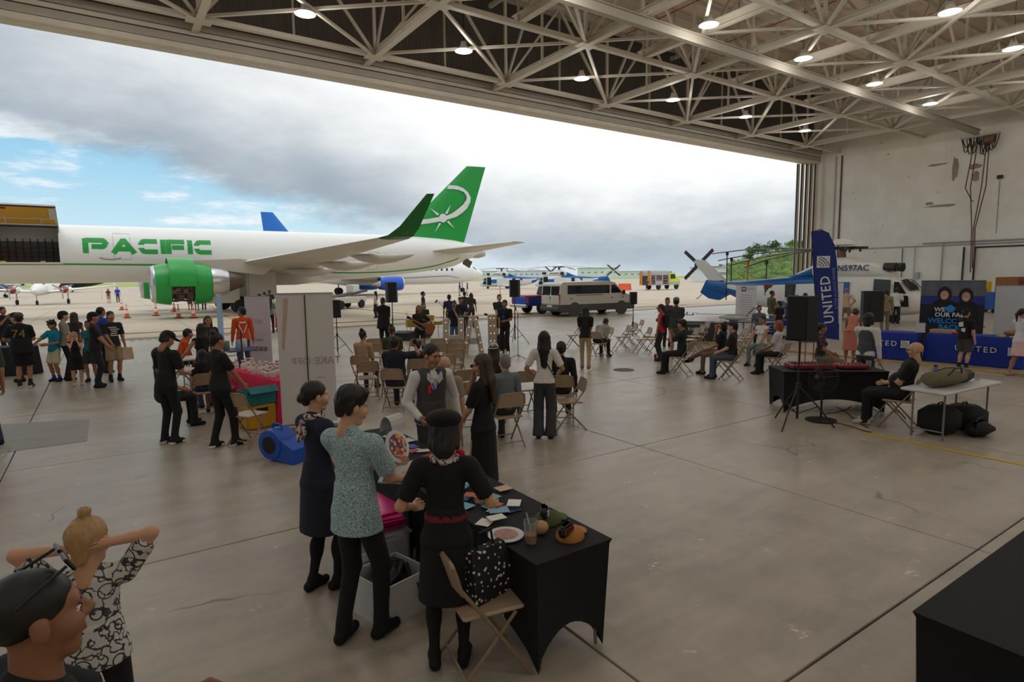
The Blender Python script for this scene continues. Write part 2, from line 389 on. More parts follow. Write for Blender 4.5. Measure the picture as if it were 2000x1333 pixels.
for i,u in enumerate(UB):                    # beams and trusses running in from the door
    if not vis(u,0): continue
    t=part('cross_truss',ceil)
    bar('beam',(u,VB[-1],ZB+.02),(u,VD+.3,ZB+.02),.30,.34,t,ibm); bar('chord',(u,V0,ZT-.2),(u,VD,ZT-.2),.2,.2,t)
    if i+1<len(UB):
        um=(u+UB[i+1])/2; bar('beam',(um,VB[-1],ZB+.2),(um,VB[1]+.3,ZB+.2),.30,.40,t,ibm)
    for j in range(5):
        va,vb=VB[j],VB[j+1]; vm=(va+vb)/2
        bar('web',(u,va,ZB),(u,vm,ZT),.12,.12,t,unit2); bar('web',(u,vb,ZB),(u,vm,ZT),.12,.12,t,unit2); bar('web',(u,vm,ZB),(u,vm,ZT),.1,.1,t)
for j in range(4):                           # flat X bracing of each bay
    t=part('bracing_bay',ceil)
    for i in range(len(UB)-1):
        if not vis(UB[i],0): continue
        bar('brace',(UB[i],VB[j],ZB+.06),(UB[i+1],VB[j+1],ZB+.06),.13,.11,t); bar('brace',(UB[i+1],VB[j],ZB-.06),(UB[i],VB[j+1],ZB-.06),.13,.11,t)
t=part('purlin_set',ceil)
for k in range(24): bar('purlin',(U0,V0+.9+1.83*k,ZT+.3),(U1,V0+.9+1.83*k,ZT+.3),.12,.26,t,ibm)
# red sprinkler pipe, crane rail with festoon
m_red=mat('red_pipe',(150,52,48),.5)
t=part('sprinkler_line',ceil)
bar('pipe',(18,8.5,16.2),(U1,8.5,16.2),.12,.12,t,MB().cyl((-.5,0,0),(.5,0,0),.5,n=8).mesh('pipe',m_red))
pm=MB().cyl((-.5,0,0),(.5,0,0),.5,n=8).mesh('pipe',m_red)
for k in range(6): bar('pipe',(20+6*k,-4,16.3),(20+6*k,26,16.3),.06,.06,t,pm)
t=part('crane_rail',ceil); bar('rail',(U0,17.7,12.55),(U1-.2,17.7,12.55),.26,.42,t,ibm2)
for k in range(10): bar('hanger',(UB[0]+7.45*k,17.7,12.7),(UB[0]+7.45*k,17.7,13.0),.1,.1,t,unit2)
# high-bay lamps, each with an added fill light to brighten the interior
LAMP_FILL=88.
m_shade=mat('lamp_enamel',(225,225,218),.4); m_lens=mat('lamp_lens',(255,250,238),.3,emit=.8)
lm1=MB().lathe([(.05,.42),(.12,.40),(.16,.2),(.38,.02),(.40,0)],n=20,cap=False).mesh('lamp_shade',m_shade,True)
lm2=MB().lathe([(.001,-.03),(.2,-.02),(.38,.01),(.001,.012)],n=20).mesh('lens',m_lens)
lm3=MB().cyl((0,0,.4),(0,0,4.9),.012,n=6).mesh('cord',m_dark)
for v in(24.5,16.6,10.6,4.3,-2.4,-9.2):
    for i in range(-4,5):
        t=thing('ceiling_lamp','white enamel high-bay lamp hanging on a cord among the roof trusses','lamp',(14.3+7.05*i,v,12.65),0,'high-bay lamps of the hangar')
        obj('lamp_shade',lm1,t); obj('lens',lm2,t); obj('cord',lm3,t)
        ld=bpy.data.lights.new('lamp_fill_light','POINT'); ld.energy=LAMP_FILL; ld.shadow_soft_size=.35; ld.color=(1,.965,.92)
        lo=bpy.data.objects.new('lamp_fill_light',ld); COL.objects.link(lo); lo.parent=t; lo.location=(0,0,-.45)
# festoon cable reel at the rail end and its hanging cables
m_cab=mat('black_cable',(38,32,30),.6); m_rc=mat('red_brown_cable',(96,48,42),.6)
ru=53.3; t=thing('hoist','black festoon cable bundle and hoist at the end of the crane rail','hoist',(ru,17.5,11.6))
b=MB()
for k in range(14):
    a=random.uniform(.35,.9); x=random.uniform(-.9,.9); pts=[(random.uniform(-.1,.1),x+(i/8-.5)*.5,.55-a*math.sin(math.pi*i/8)*1.5) for i in range(9)]; b.tube(pts,.035,5)
b.build('cable_loop',m_cab,t); MB().cyl((0,-.9,.3),(0,-.35,.3),.3,n=12).build('hoist_drum',mat('hoist_brown',(110,80,62),.6),t); MB().box((0,0,.65),(.2,2.4,.12)).build('trolley',m_steel2,t)
b=MB()
for k,(dy,zz) in enumerate(((-.6,-8.5),(-.45,-8.9),(.1,-9.2),(.3,-4.)) ): b.tube([(0,dy,.3),(-.05,dy+.12*k,-3),(0,-.1+.1*k,-6 if zz<-6 else zz),(0,.1*k-.2,max(zz,-9.6))],.035,6)
b.build('hanging_cable',m_rc,t)
# conduits on the right wall, wall stains
m_cond=mat('grey_conduit',(176,170,160),.5,.2)
cn=part('conduit_run',bpy.data.objects['wall_right'])
for z,r,v0,v1 in((4.7,.06,-10,21),(4.5,.04,-10,28.5),(4.25,.05,-10,17.5)): MB().cyl((U1-.1,v0,z),(U1-.1,v1,z),r,n=8).build('conduit',m_cond if z!=4.25 else m_cab,cn)
for v,z0,z1,r,mt in((27.6,0,12.6,.06,m_rc),(28.1,0,12.6,.05,m_cond),(18.2,1.2,4.3,.06,m_cab),(17.5,1.2,4.3,.06,m_cab),(19.6,.3,4.7,.05,m_cond),(21.5,2.2,4.5,.03,m_cond),(22.4,1.8,4.4,.03,m_cab),(14.2,.3,12.,.03,m_cond),(16.3,5.2,9.,.015,m_cab)):
    MB().cyl((U1-.1,v,z0),(U1-.1,v,z1),r,n=8).build('conduit',mt,cn)
MB().box((U1-.15,16.3,9.2),(.2,.3,.25)).build('wall_camera',m_cab,cn); MB().box((U1-.12,21.3,2.2),(.2,.4,.5)).build('junction_box',m_cond,cn)
m_stain=mat('exposed_render',(150,140,122),.9,var=.5,scale=3)
for px,py,w,h in((1865,330,.5,2.2),(1840,402,2.6,.25),(1905,325,.9,.5),(1905,345,.6,.8),(1815,398,.7,.3),(1830,322,1.6,.2)):
    q=onu(px,py,U1); poly=[(w/2*math.cos(a)*random.uniform(.6,1.1),h/2*math.sin(a)*random.uniform(.6,1.1)) for a in np.linspace(0,2*math.pi,14)[:-1]]
    o=MB().prism(poly,-.004,.004).build('peeled_patch',m_stain,bpy.data.objects['wall_right']); o.location=(U1-.003,q[1],q[2]); o.rotation_euler=(0,0,math.pi/2)
# ================================================================ aircraft
def recol(b,fn):
    for i,f in enumerate(b.f):
        c=[sum(b.v[k][j] for k in f)/len(f) for j in range(3)]; r=fn(*c)
        if r is not None: b.m[i]=r
    return b
def ell(u,zc,ry,rz,n=40,cy=0.,ex=1.):
    out=[]
    for k in range(n):
        a=2*math.pi*k/n; c,s=math.cos(a),math.sin(a)
        out.append((u,cy+ry*math.copysign(abs(c)**ex,c),zc+rz*math.copysign(abs(s)**ex,s)))
    return out
m_white=mat('aircraft_white',(238,238,235),.32,var=.03,scale=.8); m_green=mat('livery_green',(34,160,68),.35,var=.06,scale=.7)
m_dgreen=mat('winglet_green',(28,104,44),.35); m_wing=mat('wing_grey',(196,190,180),.4,var=.05); m_alu=mat('bare_aluminium',(200,200,202),.25,.8,var=.1)
m_tyre=mat('tyre_rubber',(32,32,33),.85); m_black=mat('black_plain',(22,22,24),.6); m_glass=mat('dark_glass',(30,36,42),.08,var=.02)
m_mech=mat('engine_metal',(92,84,78),.5,.5,var=.5,scale=7); m_nozzle=mat('nozzle_metal',(112,98,88),.45,.6,var=.2)
m_hole=mat('cargo_liner',(120,120,118),.8,var=.2,scale=2); m_ochre=mat('door_primer',(198,152,52),.6,var=.15); m_gear=mat('gear_grey',(176,174,168),.5)
m_blue=mat('airline_blue',(22,84,190),.35,var=.08); m_navy=mat('navy_paint',(24,44,92),.4)
def wheel(b,c,r,w,ax=(0,1,0),mi=0,mh=1):
    a=Vector(ax).normalized(); c=Vector(c); R=a.to_track_quat('Z','Y').to_matrix()
    b.lathe([(r*.55,-w/2),(r*.9,-w/2),(r,-w*.3),(r,w*.3),(r*.9,w/2),(r*.55,w/2)],c,18,mi,R); b.lathe([(.02,-w*.42),(r*.55,-w*.42),(r*.55,w*.42),(.02,w*.42)],c,14,mh,R)
def airfoil(le,te,th,up=(0,0,1),n=7):
    le,te=Vector(le),Vector(te); up=Vector(up); pts=[]
    pr=[(0,0),(.04,.42),(.15,.82),(.35,1.),(.6,.75),(.85,.3),(1,.03)]
    for x,t in pr: pts.append(le.lerp(te,x)+up*th*.55*t)
    for x,t in pr[-2:0:-1]: pts.append(le.lerp(te,x)-up*th*.45*t)
    return pts
# ---------------- cargo jet, parked parallel to the hangar face, nose to the left
JV,ZC=51.5,4.35
jet=thing('cargo_jet','white twin-engine cargo jet with green tail and open main-deck cargo door','airplane',(10,JV,0))
def J(b): # world -> jet local
    b.v=[(x-10,y-JV,z) for x,y,z in b.v]; return b
fus=[(-14.9,3.85,.12,.12),(-14.5,3.9,.6,.55),(-13.6,4.0,1.1,1.05),(-12.,4.15,1.55,1.55),(-9.6,4.3,1.84,1.93),(-8,ZC,1.88,2.0)]
for u in(-5.5,-3.8,-2.1,2,7,12,16.5): fus.append((u,ZC,1.88,2.0))
for u,bt,tp,w in((19,2.45,6.34,1.86),(21,2.62,6.33,1.78),(23,2.8,6.3,1.66),(25,3.0,6.25,1.5),(27,3.26,6.15,1.3),(28.5,3.55,6.02,1.1),(29.6,4.0,5.85,.88),(30.6,4.4,5.6,.6),(31.6,4.75,5.3,.32)): fus.append((u,(bt+tp)/2,w,(tp-bt)/2))
NF=56; b=MB().loft([ell(u,z,ry,rz,NF,JV) for u,z,ry,rz in fus])
DO=lambda x,y,z: -5.45<x<-2.15 and y<JV and 3.7<z<6.2
keep=[i for i,f in enumerate(b.f) if not(len(f)==4 and DO(*[sum(b.v[k][j] for k in f)/4 for j in range(3)]))]
b.f=[b.f[i] for i in keep]; b.m=[0]*len(b.f)
J(b).build('fuselage',m_white,jet,40)
def fus_at(u):
    for a,c in zip(fus,fus[1:]):
        if a[0]<=u<=c[0]: t=(u-a[0])/(c[0]-a[0]); return [a[i]*(1-t)+c[i]*t for i in(1,2,3)]
    return fus[-1][1:]
def skin(u,z,off=.012):
    zc,ry,rz=fus_at(u); s=max(-1,min(1,(z-zc)/rz)); return (u,JV-(ry+off)*math.sqrt(max(0,1-s*s)),z)
# cargo hold seen through the door opening
b=MB(); b.box((-3.8,53.2,4.95),(3.4,.05,2.5)); b.box((-3.8,51.6,3.66),(3.4,3.3,.06)); b.box((-3.8,51.8,6.18),(3.4,2.6,.05)); b.box((-2.08,51.7,4.95),(.05,3.2,2.5)); b.box((-5.55,51.7,4.95),(.05,3.2,2.5))
hold=J(b).build('cargo_hold',m_hole,jet)
b=MB()
for k in range(9): b.box((-5.4+.4*k,53.1,4.95),(.05,.06,2.4))
for k in range(4): b.box((-3.8,53.1,3.9+.3*k),(3.3,.05,.03),1)
for k in range(5): b.box((-5.4+.36*k,52.6,4.4),(.03,.03,1.1),1)
J(b).build('hold_frame',[mat('liner_dark',(84,84,82),.8),mat('net_red',(150,60,66),.8)],hold)
b=MB().box((-3.8,49.75,3.68),(3.7,.35,.12),0)
for k in range(2): b.box((-5.0+2*k,49.7,3.78),(.25,.2,.07),1)
J(b).build('door_sill',[mat('sill_cream',(214,204,188),.5),m_yel],hold)
cdn=MB(); R_=RX(math.atan2(1.1,1.8)); 
for cc,dd,mi in(((0,0,0),(3.5,2.05,.12),0),((0,.0,-.09),(3.2,1.8,.06),1),((0,.25,-.13),(3.2,.08,.06),0),((.9,.45,-.13),(.08,.7,.06),0),((-.9,.45,-.13),(.08,.7,.06),0),((1.5,-.3,-.14),(.3,1.1,.08),0),((0,-.98,-.06),(3.5,.08,.12),2),((-1.2,-.75,-.13),(.9,.16,.05),3)):
    cdn.box(Vector(R_@Vector((cc[0],-cc[1],cc[2])))if 0 else (cc[0],cc[1],cc[2]),dd,mi)
cdn.v=[tuple(RX(-math.radians(31))@Vector(p)+Vector((-3.8,49.45,6.78))) for p in cdn.v]
J(cdn).build('cargo_door',[m_wing,m_ochre,m_black,mat('door_maroon',(120,36,60),.6)],jet)
# green cheat line
sz=lambda u: float(np.interp(u,[-14,-2,3,8,13,18,21,24,26,28,28.8],[3.6,3.62,3.58,3.35,3.02,2.93,3.0,3.25,3.55,4.1,4.4]))
b=MB(); uu=np.linspace(-13.5,28.6,90); r=[]
for u in uu: r.append([skin(u,sz(u)-.055),skin(u,sz(u)+.055)])
b.loft(r,0,False,False); J(b).build('cheat_line',m_green,jet)
# PACIFIC titles, strokes bent on to the fuselage side
def strokes(b,pl,w,x0,z0,sx,sz_):
    for (ax,az),(bx,bz) in pl:
        A=np.array([x0+ax*sx,z0+az*sz_]);B=np.array([x0+bx*sx,z0+bz*sz_]); d=B-A; L=np.hypot(*d); d/=L; nrm=np.array([-d[1],d[0]])*w/2; k=max(1,int(L/.25)); r=[]
        for i in range(k+1):
            p=A+d*L*i/k; r.append([skin(*(p-nrm)),skin(*(p)),skin(*(p+nrm))])
        b.loft(r,0,False,False)
PAC={'P':[((0,0),(0,.98)),((0,.86),(.85,.86)),((.78,.9),(.95,.72)),((.95,.76),(.95,.58)),((.95,.6),(.78,.42)),((.85,.44),(.28,.44))],
'A':[((0,0),(.5,.92)),((.4,.86),(.62,.86)),((.52,.92),(1.02,0)),((.25,.3),(.8,.3))],
'C':[((1,.86),(.22,.86)),((.28,.9),(.08,.7)),((.08,.74),(.08,.26)),((.08,.3),(.28,.1)),((.22,.14),(1,.14))],
'I':[((0,0),(0,1))],'F':[((0,0),(0,1)),((0,.86),(1,.86)),((.2,.46),(.95,.46))]}
b=MB(); x=-.8
for ch,wd in zip('PACIFIC',(1.2,1.22,1.08,.0,1.02,.0,1.05)):
    strokes(b,PAC[ch],.33,x+.13,4.36,wd,1.02); x+=wd+.345
J(b).build('titles',m_green,jet)
for body,u,z,sz2 in(('N757QM',20.65,5.62,.52),('www.asiapacificairlines.com',20.1,4.5,.37)):
    me=textmesh(body,sz2,m_green,'lettering',0.,bold=.012)
    for v in me.vertices: p=skin(u+v.co.x,z+v.co.y,.015); v.co=(p[0]-10,p[1]-JV,p[2])
    obj('lettering',me,jet)
# side doors outline, small fairing marks
b=MB()
for u0,u1,z0,z1 in((.9,1.9,3.95,5.75),(19.2,20,3.2,4.7)):
    for a,c in(((u0,z0),(u1,z0)),((u1,z0),(u1,z1)),((u1,z1),(u0,z1)),((u0,z1),(u0,z0))):
        n=6; b.loft([[skin(a[0]+(c[0]-a[0])*i/n-.012,a[1]+(c[1]-a[1])*i/n-.012,.008),skin(a[0]+(c[0]-a[0])*i/n+.012,a[1]+(c[1]-a[1])*i/n+.012,.008)] for i in range(n+1)],0,False,False)
b.loft([[skin(.05+i*.25,4.0-.12*math.sin(math.pi*i/5),.01),skin(.05+i*.25,4.1-.12*math.sin(math.pi*i/5),.01)] for i in range(6)],0,False,False)
J(b).build('door_outline',mat('seam_grey',(165,163,160),.5),jet)
for sgn,nm in((-1,1),(1,-1)):
    Y=lambda v: JV+(v-JV)*(-sgn)     # given for the port side (v<JV)
    secs=[((5.6,50.6,3.1),(13.9,50.6,3.0),1.1),((6.9,48.2,3.35),(13.9,48.2,3.2),.85),((8.6,44.,3.75),(14.0,44.,3.65),.55),((10.9,38.,4.25),(14.5,38.,4.2),.36),((13.1,32.4,4.72),(14.95,32.4,4.7),.18)]
    b=MB().loft([airfoil((l[0],Y(l[1]),l[2]),(t[0],Y(t[1]),t[2]),th) for l,t,th in secs]); J(b).build('wing',m_wing,jet,30)
    wl=[((13.1,32.4,4.72),(14.95,32.4,4.7),.18,(0,0,1)),((13.5,31.95,4.85),(15.05,31.95,4.83),.14,(0,-.4*-sgn,.9)),((14.1,31.65,5.35),(15.3,31.65,5.3),.1,(0,-1*-sgn,.3)),((15.65,31.3,7.2),(16.15,31.3,7.25),.05,(0,-1*-sgn,.1))]
    b=MB().loft([airfoil((l[0],Y(l[1]),l[2]),(t[0],Y(t[1]),t[2]),th,up) for l,t,th,up in wl]); J(b).build('winglet',m_dgreen,jet,40)
    for k,(v,u0,z) in enumerate(((45.6,11.,3.25),(41.,12.2,3.62),(36.8,13.,3.98))):
        b=MB().loft([ell(u0+x,z-.12-.25*math.sin(math.pi*x/4.4)+.03*x,.26*r,.34*r,12,Y(v)) for x,r in((0,.1),(.7,.7),(1.8,1),(3.,.8),(4.,.4),(4.4,.05))]); J(b).build('flap_fairing',m_wing,jet,40)
    EV=Y(45.0); EZ=2.22
    en=bpy.data.objects.new('engine',None); COL.objects.link(en); en.parent=jet
    ring=lambda u,r,zc=EZ: ell(u,zc,r,r,28,EV)
    b=MB().loft([ring(2.75,1.0),ring(2.62,1.08),ring(2.66,1.16),ring(2.85,1.22)],1,cap=False); b.loft([ring(2.85,1.22),ring(3.3,1.31),ring(3.72,1.36),ring(3.72,1.2)],0,cap=False); b.loft([ring(2.75,1.0),ring(3.4,1.02)],2,cap=False); b.loft([ring(3.4,1.02),ring(3.4,.3)],3,cap=False); b.loft([ring(3.4,.3),ring(3.0,.05)],1)
    J(b).build('intake_cowl',[m_green,m_alu,m_wing,m_black],en,50)
    b=MB().loft([ring(5.05,1.2),ring(5.05,1.37),ring(5.6,1.34),ring(6.1,1.22),ring(6.1,1.1)],0,cap=False); J(b).build('reverser_cowl',m_green,en,50)
    b=MB(); rr=[]
    for u in(3.62,3.8,4.4,5.0,5.12):
        rg=[]
        for k in range(15):
            a=math.radians(12+156*k/14) if sgn>0 else math.radians(12+176*k/14); R=1.66-.05*abs(u-4.4)
            rg.append((u,EV-sgn*-R*math.cos(a)*-1 if 0 else EV+R*math.cos(a)*(1 if sgn>0 else 1),EZ+.08+R*math.sin(a)))
        rr.append(rg)
    b.loft(rr,0,False,False); rr2=[[(p[0],EV+(p[1]-EV)*.96,EZ+(p[2]-EZ)*.96) for p in r] for r in rr]; b.loft([r[::-1] for r in rr2],0,False,False); J(b).build('open_cowl',m_green,en,50)
    b=MB().loft([ring(3.6,.98),ring(5.2,.98)],0)
    for k in range(7): b.loft([ring(3.75+.21*k,1.02+.06*(k%2)),ring(3.83+.21*k,1.02+.06*(k%2))],0)
    for k in range(10):
        a=random.uniform(-2.8,-.3); u=random.uniform(3.8,4.9); b.box((u,EV+1.05*math.cos(a),EZ+1.05*math.sin(a)),(random.uniform(.15,.4),.2,.25),k%2)
    for k in range(5): b.tube([(3.7+.05*k,EV+1.1*math.cos(a),EZ+1.1*math.sin(a)) if 0 else (3.7+i*.32,EV+(1.1+.05*(i%2))*math.cos(-2.6+.45*k),EZ+(1.1+.05*(i%2))*math.sin(-2.6+.45*k)) for i in range(5)],.04,6,1)
    J(b).build('engine_core',[m_mech,m_nozzle],en,40)
    b=MB().loft([ring(5.9,1.02),ring(6.2,1.06,EZ+.08),ring(6.75,.98,EZ+.12),ring(7.2,.8,EZ+.15)],0); b.loft([ring(7.2,.74,EZ+.12),ring(7.75,.55,EZ+.15),ring(8.2,.42,EZ+.18)],1); b.loft([ring(6.1,1.12),ring(6.14,1.12)],2)
    J(b).build('exhaust_cone',[m_alu,m_nozzle,m_black],en,40)
    b=MB().prism([(4.2,EZ+1.2),(9.5,EZ+.55),(10.5,3.55),(8.0,3.9),(5.2,3.75)],EV-.2,EV+.2); J(b).build('pylon',m_wing,en)
    # main gear
    gv=Y(47.8); b=MB(); b.v=[]; b.cyl((9.1,gv,.6),(9.1,gv,3.2),.17,n=12,mi=1); b.cyl((8.3,gv,.55),(9.9,gv,.55),.13,mi=1); b.cyl((9.1,gv,1.6),(10.6,gv,3.),.09,mi=1)
    for u in(8.35,9.85):
        for dv in(-.5,.5): wheel(b,(u,gv+dv,.53),.53,.38)
    J(b).build('main_gear',[m_tyre,m_gear],jet,40)
    b=MB().box((9.9,gv-.75*sgn*-1 if 0 else gv+(-.75 if sgn<0 else .75),2.),(1.9,.06,2.)); b.box((7.2,gv+(-.6 if sgn<0 else .6),1.35),(2.2,.06,1.1)); J(b).build('gear_door',m_wing,jet)
    hs=[((25.3,50.3,4.9),(30.3,50.3,4.85),.42),((30.1,43.9,5.5),(31.7,43.9,5.5),.13)]
    b=MB().loft([airfoil((l[0],Y(l[1]),l[2]),(t[0],Y(t[1]),t[2]),th) for l,t,th in hs]); J(b).build('tailplane',m_wing,jet,30)
b=MB().prism([(5.,2.2),(6.,2.0),(13.,2.0),(15.5,2.3),(14.,3.3),(6.,3.5)],JV-1.75,JV+1.75); J(b).build('wing_fairing',m_wing,jet)
b=MB(); b.cyl((-9.5,JV,.5),(-9.5,JV,2.6),.12,n=10,mi=1)
for dv in(-.25,.25): wheel(b,(-9.5,JV+dv,.45),.45,.25)
J(b).build('nose_gear',[m_tyre,m_gear],jet,40)
b=MB()
for dv in(-1,1): b.add([(-13.3,JV+dv*.35,4.75),(-13.05,JV+dv*.95,4.7),(-12.3,JV+dv*1.25,5.25),(-12.75,JV+dv*.4,5.4)],[(0,1,2,3)])
J(b).build('cockpit_windows',m_glass,jet)
fin=[((22.6,JV,6.2),(29.7,JV,5.85),.55),((30.15,JV,13.2),(32.3,JV,13.3),.16)]
b=MB().loft([airfoil(l,t,th,(0,1,0)) for l,t,th in fin]); fo=J(b).build('tail_fin',m_green,jet,30)
Fp=lambda X,Y,off=.3: onv(760+X/5.333,310+Y/5.333,JV-off)
def finpoly(pts,mt,name,off):
    q=[Fp(x,y,off) for x,y in pts]; b=MB(); b.v=[tuple(p) for p in q]; n=len(q)
    b.f=[tuple(range(n))]; b.m=[0]; J(b).build(name,mt,fo)
out=[(612,278),(700,285),(760,308),(810,350),(840,405),(835,455),(800,522),(750,567),(690,608),(600,636),(500,660),(400,678),(262,694)]
inn=[(305,640),(400,630),(500,612),(580,600),(640,575),(700,532),(760,480),(795,430),(795,390),(770,352),(720,330),(660,320),(592,318)]
m_lw=mat('logo_white',(240,240,238),.4)
def fz(q): # push logo just outside the fin skin
    return q
b=MB(); n=len(out); L=[]
for a,c in zip(out,inn[::-1]): L.append([Fp(*a,.0),Fp(*c,.0)])
def on_fin(p):
    t=(p[2]-5.9)/7.4; half=(.55*(1-t)+.16*t)*.55+.015; return (p[0],JV-half,p[2])
b.loft([[on_fin(p) for p in r] for r in L],0,False,False); J(b).build('fin_swoosh',m_lw,fo)
b=MB(); c=(548,622); b.add([on_fin(Fp(c[0]+42*math.cos(a),c[1]+46*math.sin(a),.0)) for a in np.linspace(0,2*math.pi,21)[:-1]],[tuple(range(20))])
b.v=[(x,y-.012,z) for x,y,z in b.v]
for t,(x1,y1),(x2,y2) in(((412,517),(490,596),(508,578)),((632,480),(570,572),(594,580)),((668,730),(588,664),(604,648)),((460,772),(508,672),(528,678))): b.add([on_fin(Fp(*t,.0)),on_fin(Fp(x1,y1,.0)),on_fin(Fp(x2,y2,.0))],[(0,1,2)])
J(b).build('fin_star',m_lw,fo)
b=MB().loft([ell(30.6,4.85,.42,.5,16,JV),ell(31.3,4.75,.36,.42,16,JV),ell(32.,4.8,.25,.3,16,JV)]); J(b).build('tail_cone',m_wing,jet,40)
b=MB().box((29.7,JV-.55,3.85),(.9,.05,.7),0,RY(.5)); J(b).build('apu_panel',mat('open_panel_brown',(96,78,64),.6),jet)
# ---------------- airliner behind it, nose to the right
A0=onv(943,532,88.); AN=A0[0]; AV=88.
al=thing('airliner','white airliner with blue engines and blue tail parked behind the cargo jet','airplane',(AN,AV,0))
fs=[(0,2.9,.1,.1),(-.4,2.95,.55,.5),(-1.4,3.05,1.05,1.0),(-3,3.25,1.5,1.55),(-5.5,3.4,1.86,1.95),(-12,3.4,1.88,2.0),(-24,3.4,1.88,2.0),(-29,3.7,1.6,1.7),(-34,4.3,1.0,1.1),(-38,4.9,.3,.35)]
MB().loft([ell(u,z,ry,rz,32) for u,z,ry,rz in fs]).build('fuselage',m_white,al,40)
b=MB()
for s in(-1,1):
    b.add([(-1.3,s*.3,3.85),(-1.75,s*1.0,3.75),(-2.6,s*1.25,4.15),(-2.3,s*.35,4.4)],[(0,1,2,3)])
    for k in range(22): b.box((-7-.95*k,s*1.86,3.75),(.3,.06,.4))
b.build('windows',m_glass,al)
b=MB().loft([[(-5.6,-1.85+.0*i,2.3),(-5.6,-1.86,2.36)] if i==0 else [(-5.6-i*2.2,-1.89+(.02 if i<9 else .3*(i-8)),2.75-.08*i if i<6 else 2.3),(-5.6-i*2.2,-1.89+(.02 if i<9 else .3*(i-8)),2.83-.08*i if i<6 else 2.38)] for i in range(9)],0,False,False); b.build('cheat_line',m_navy,al)
for s in(-1,1):
    MB().loft([airfoil((-18.,s*1.6,2.3),(-25.5,s*1.6,2.2),.9),airfoil((-21.3,s*6,2.7),(-26,s*6,2.65),.5),airfoil((-26.5,s*17,3.7),(-28.2,s*17,3.7),.16)]).build('wing',m_wing,al,30)
    MB().loft([airfoil((-26.5,s*17,3.7),(-28.2,s*17,3.7),.16,(0,1,0)),airfoil((-28.2,s*17.5,6.2),(-29.,s*17.5,6.2),.08,(0,1,0))]).build('winglet',m_blue,al,30)
    MB().loft([airfoil((-34,s*.6,4.7),(-37.2,s*.6,4.7),.35),airfoil((-37,s*7,5.5),(-38.4,s*7,5.5),.12)]).build('tailplane',m_wing,al,30)
    b=MB().loft([ell(u,1.65,r,r,24,s*4.9) for u,r in((-17.3,.8),(-17.2,.92),(-17.4,1.0))],1,cap=False); b.loft([ell(u,1.65,r,r,24,s*4.9) for u,r in((-17.4,1.0),(-18.3,1.08),(-19.8,1.02),(-20.8,.8))],0,cap=False); b.loft([ell(u,1.65,r,r,20,s*4.9) for u,r in((-17.6,.8),(-17.6,.1))],2,cap=False); b.loft([ell(u,1.65,r,r,20,s*4.9) for u,r in((-20.7,.6),(-21.9,.3))],1)
    b.build('engine',[m_blue,m_alu,m_black],al,40)
    b=MB().cyl((-24.3,s*2.8,.5),(-24.3,s*2.8,2.2),.12,mi=1)
    for d in(-.4,.4): wheel(b,(-24.3,s*2.8+d,.55),.55,.35)
    b.build('main_gear',[m_tyre,m_gear],al,40)
b=MB().cyl((-4.1,0,.4),(-4.1,0,1.8),.09,mi=1)
for d in(-.2,.2): wheel(b,(-4.1,d,.36),.36,.2)
b.build('nose_gear',[m_tyre,m_gear],al,40)
MB().loft([airfoil((-28.8,0,5.0),(-35.0,0,5.1),.5,(0,1,0)),airfoil((-34.0,0,11.7),(-35.6,0,11.7),.15,(0,1,0))]).build('tail_fin',mat('tail_blue',(40,120,215),.35),al,30)
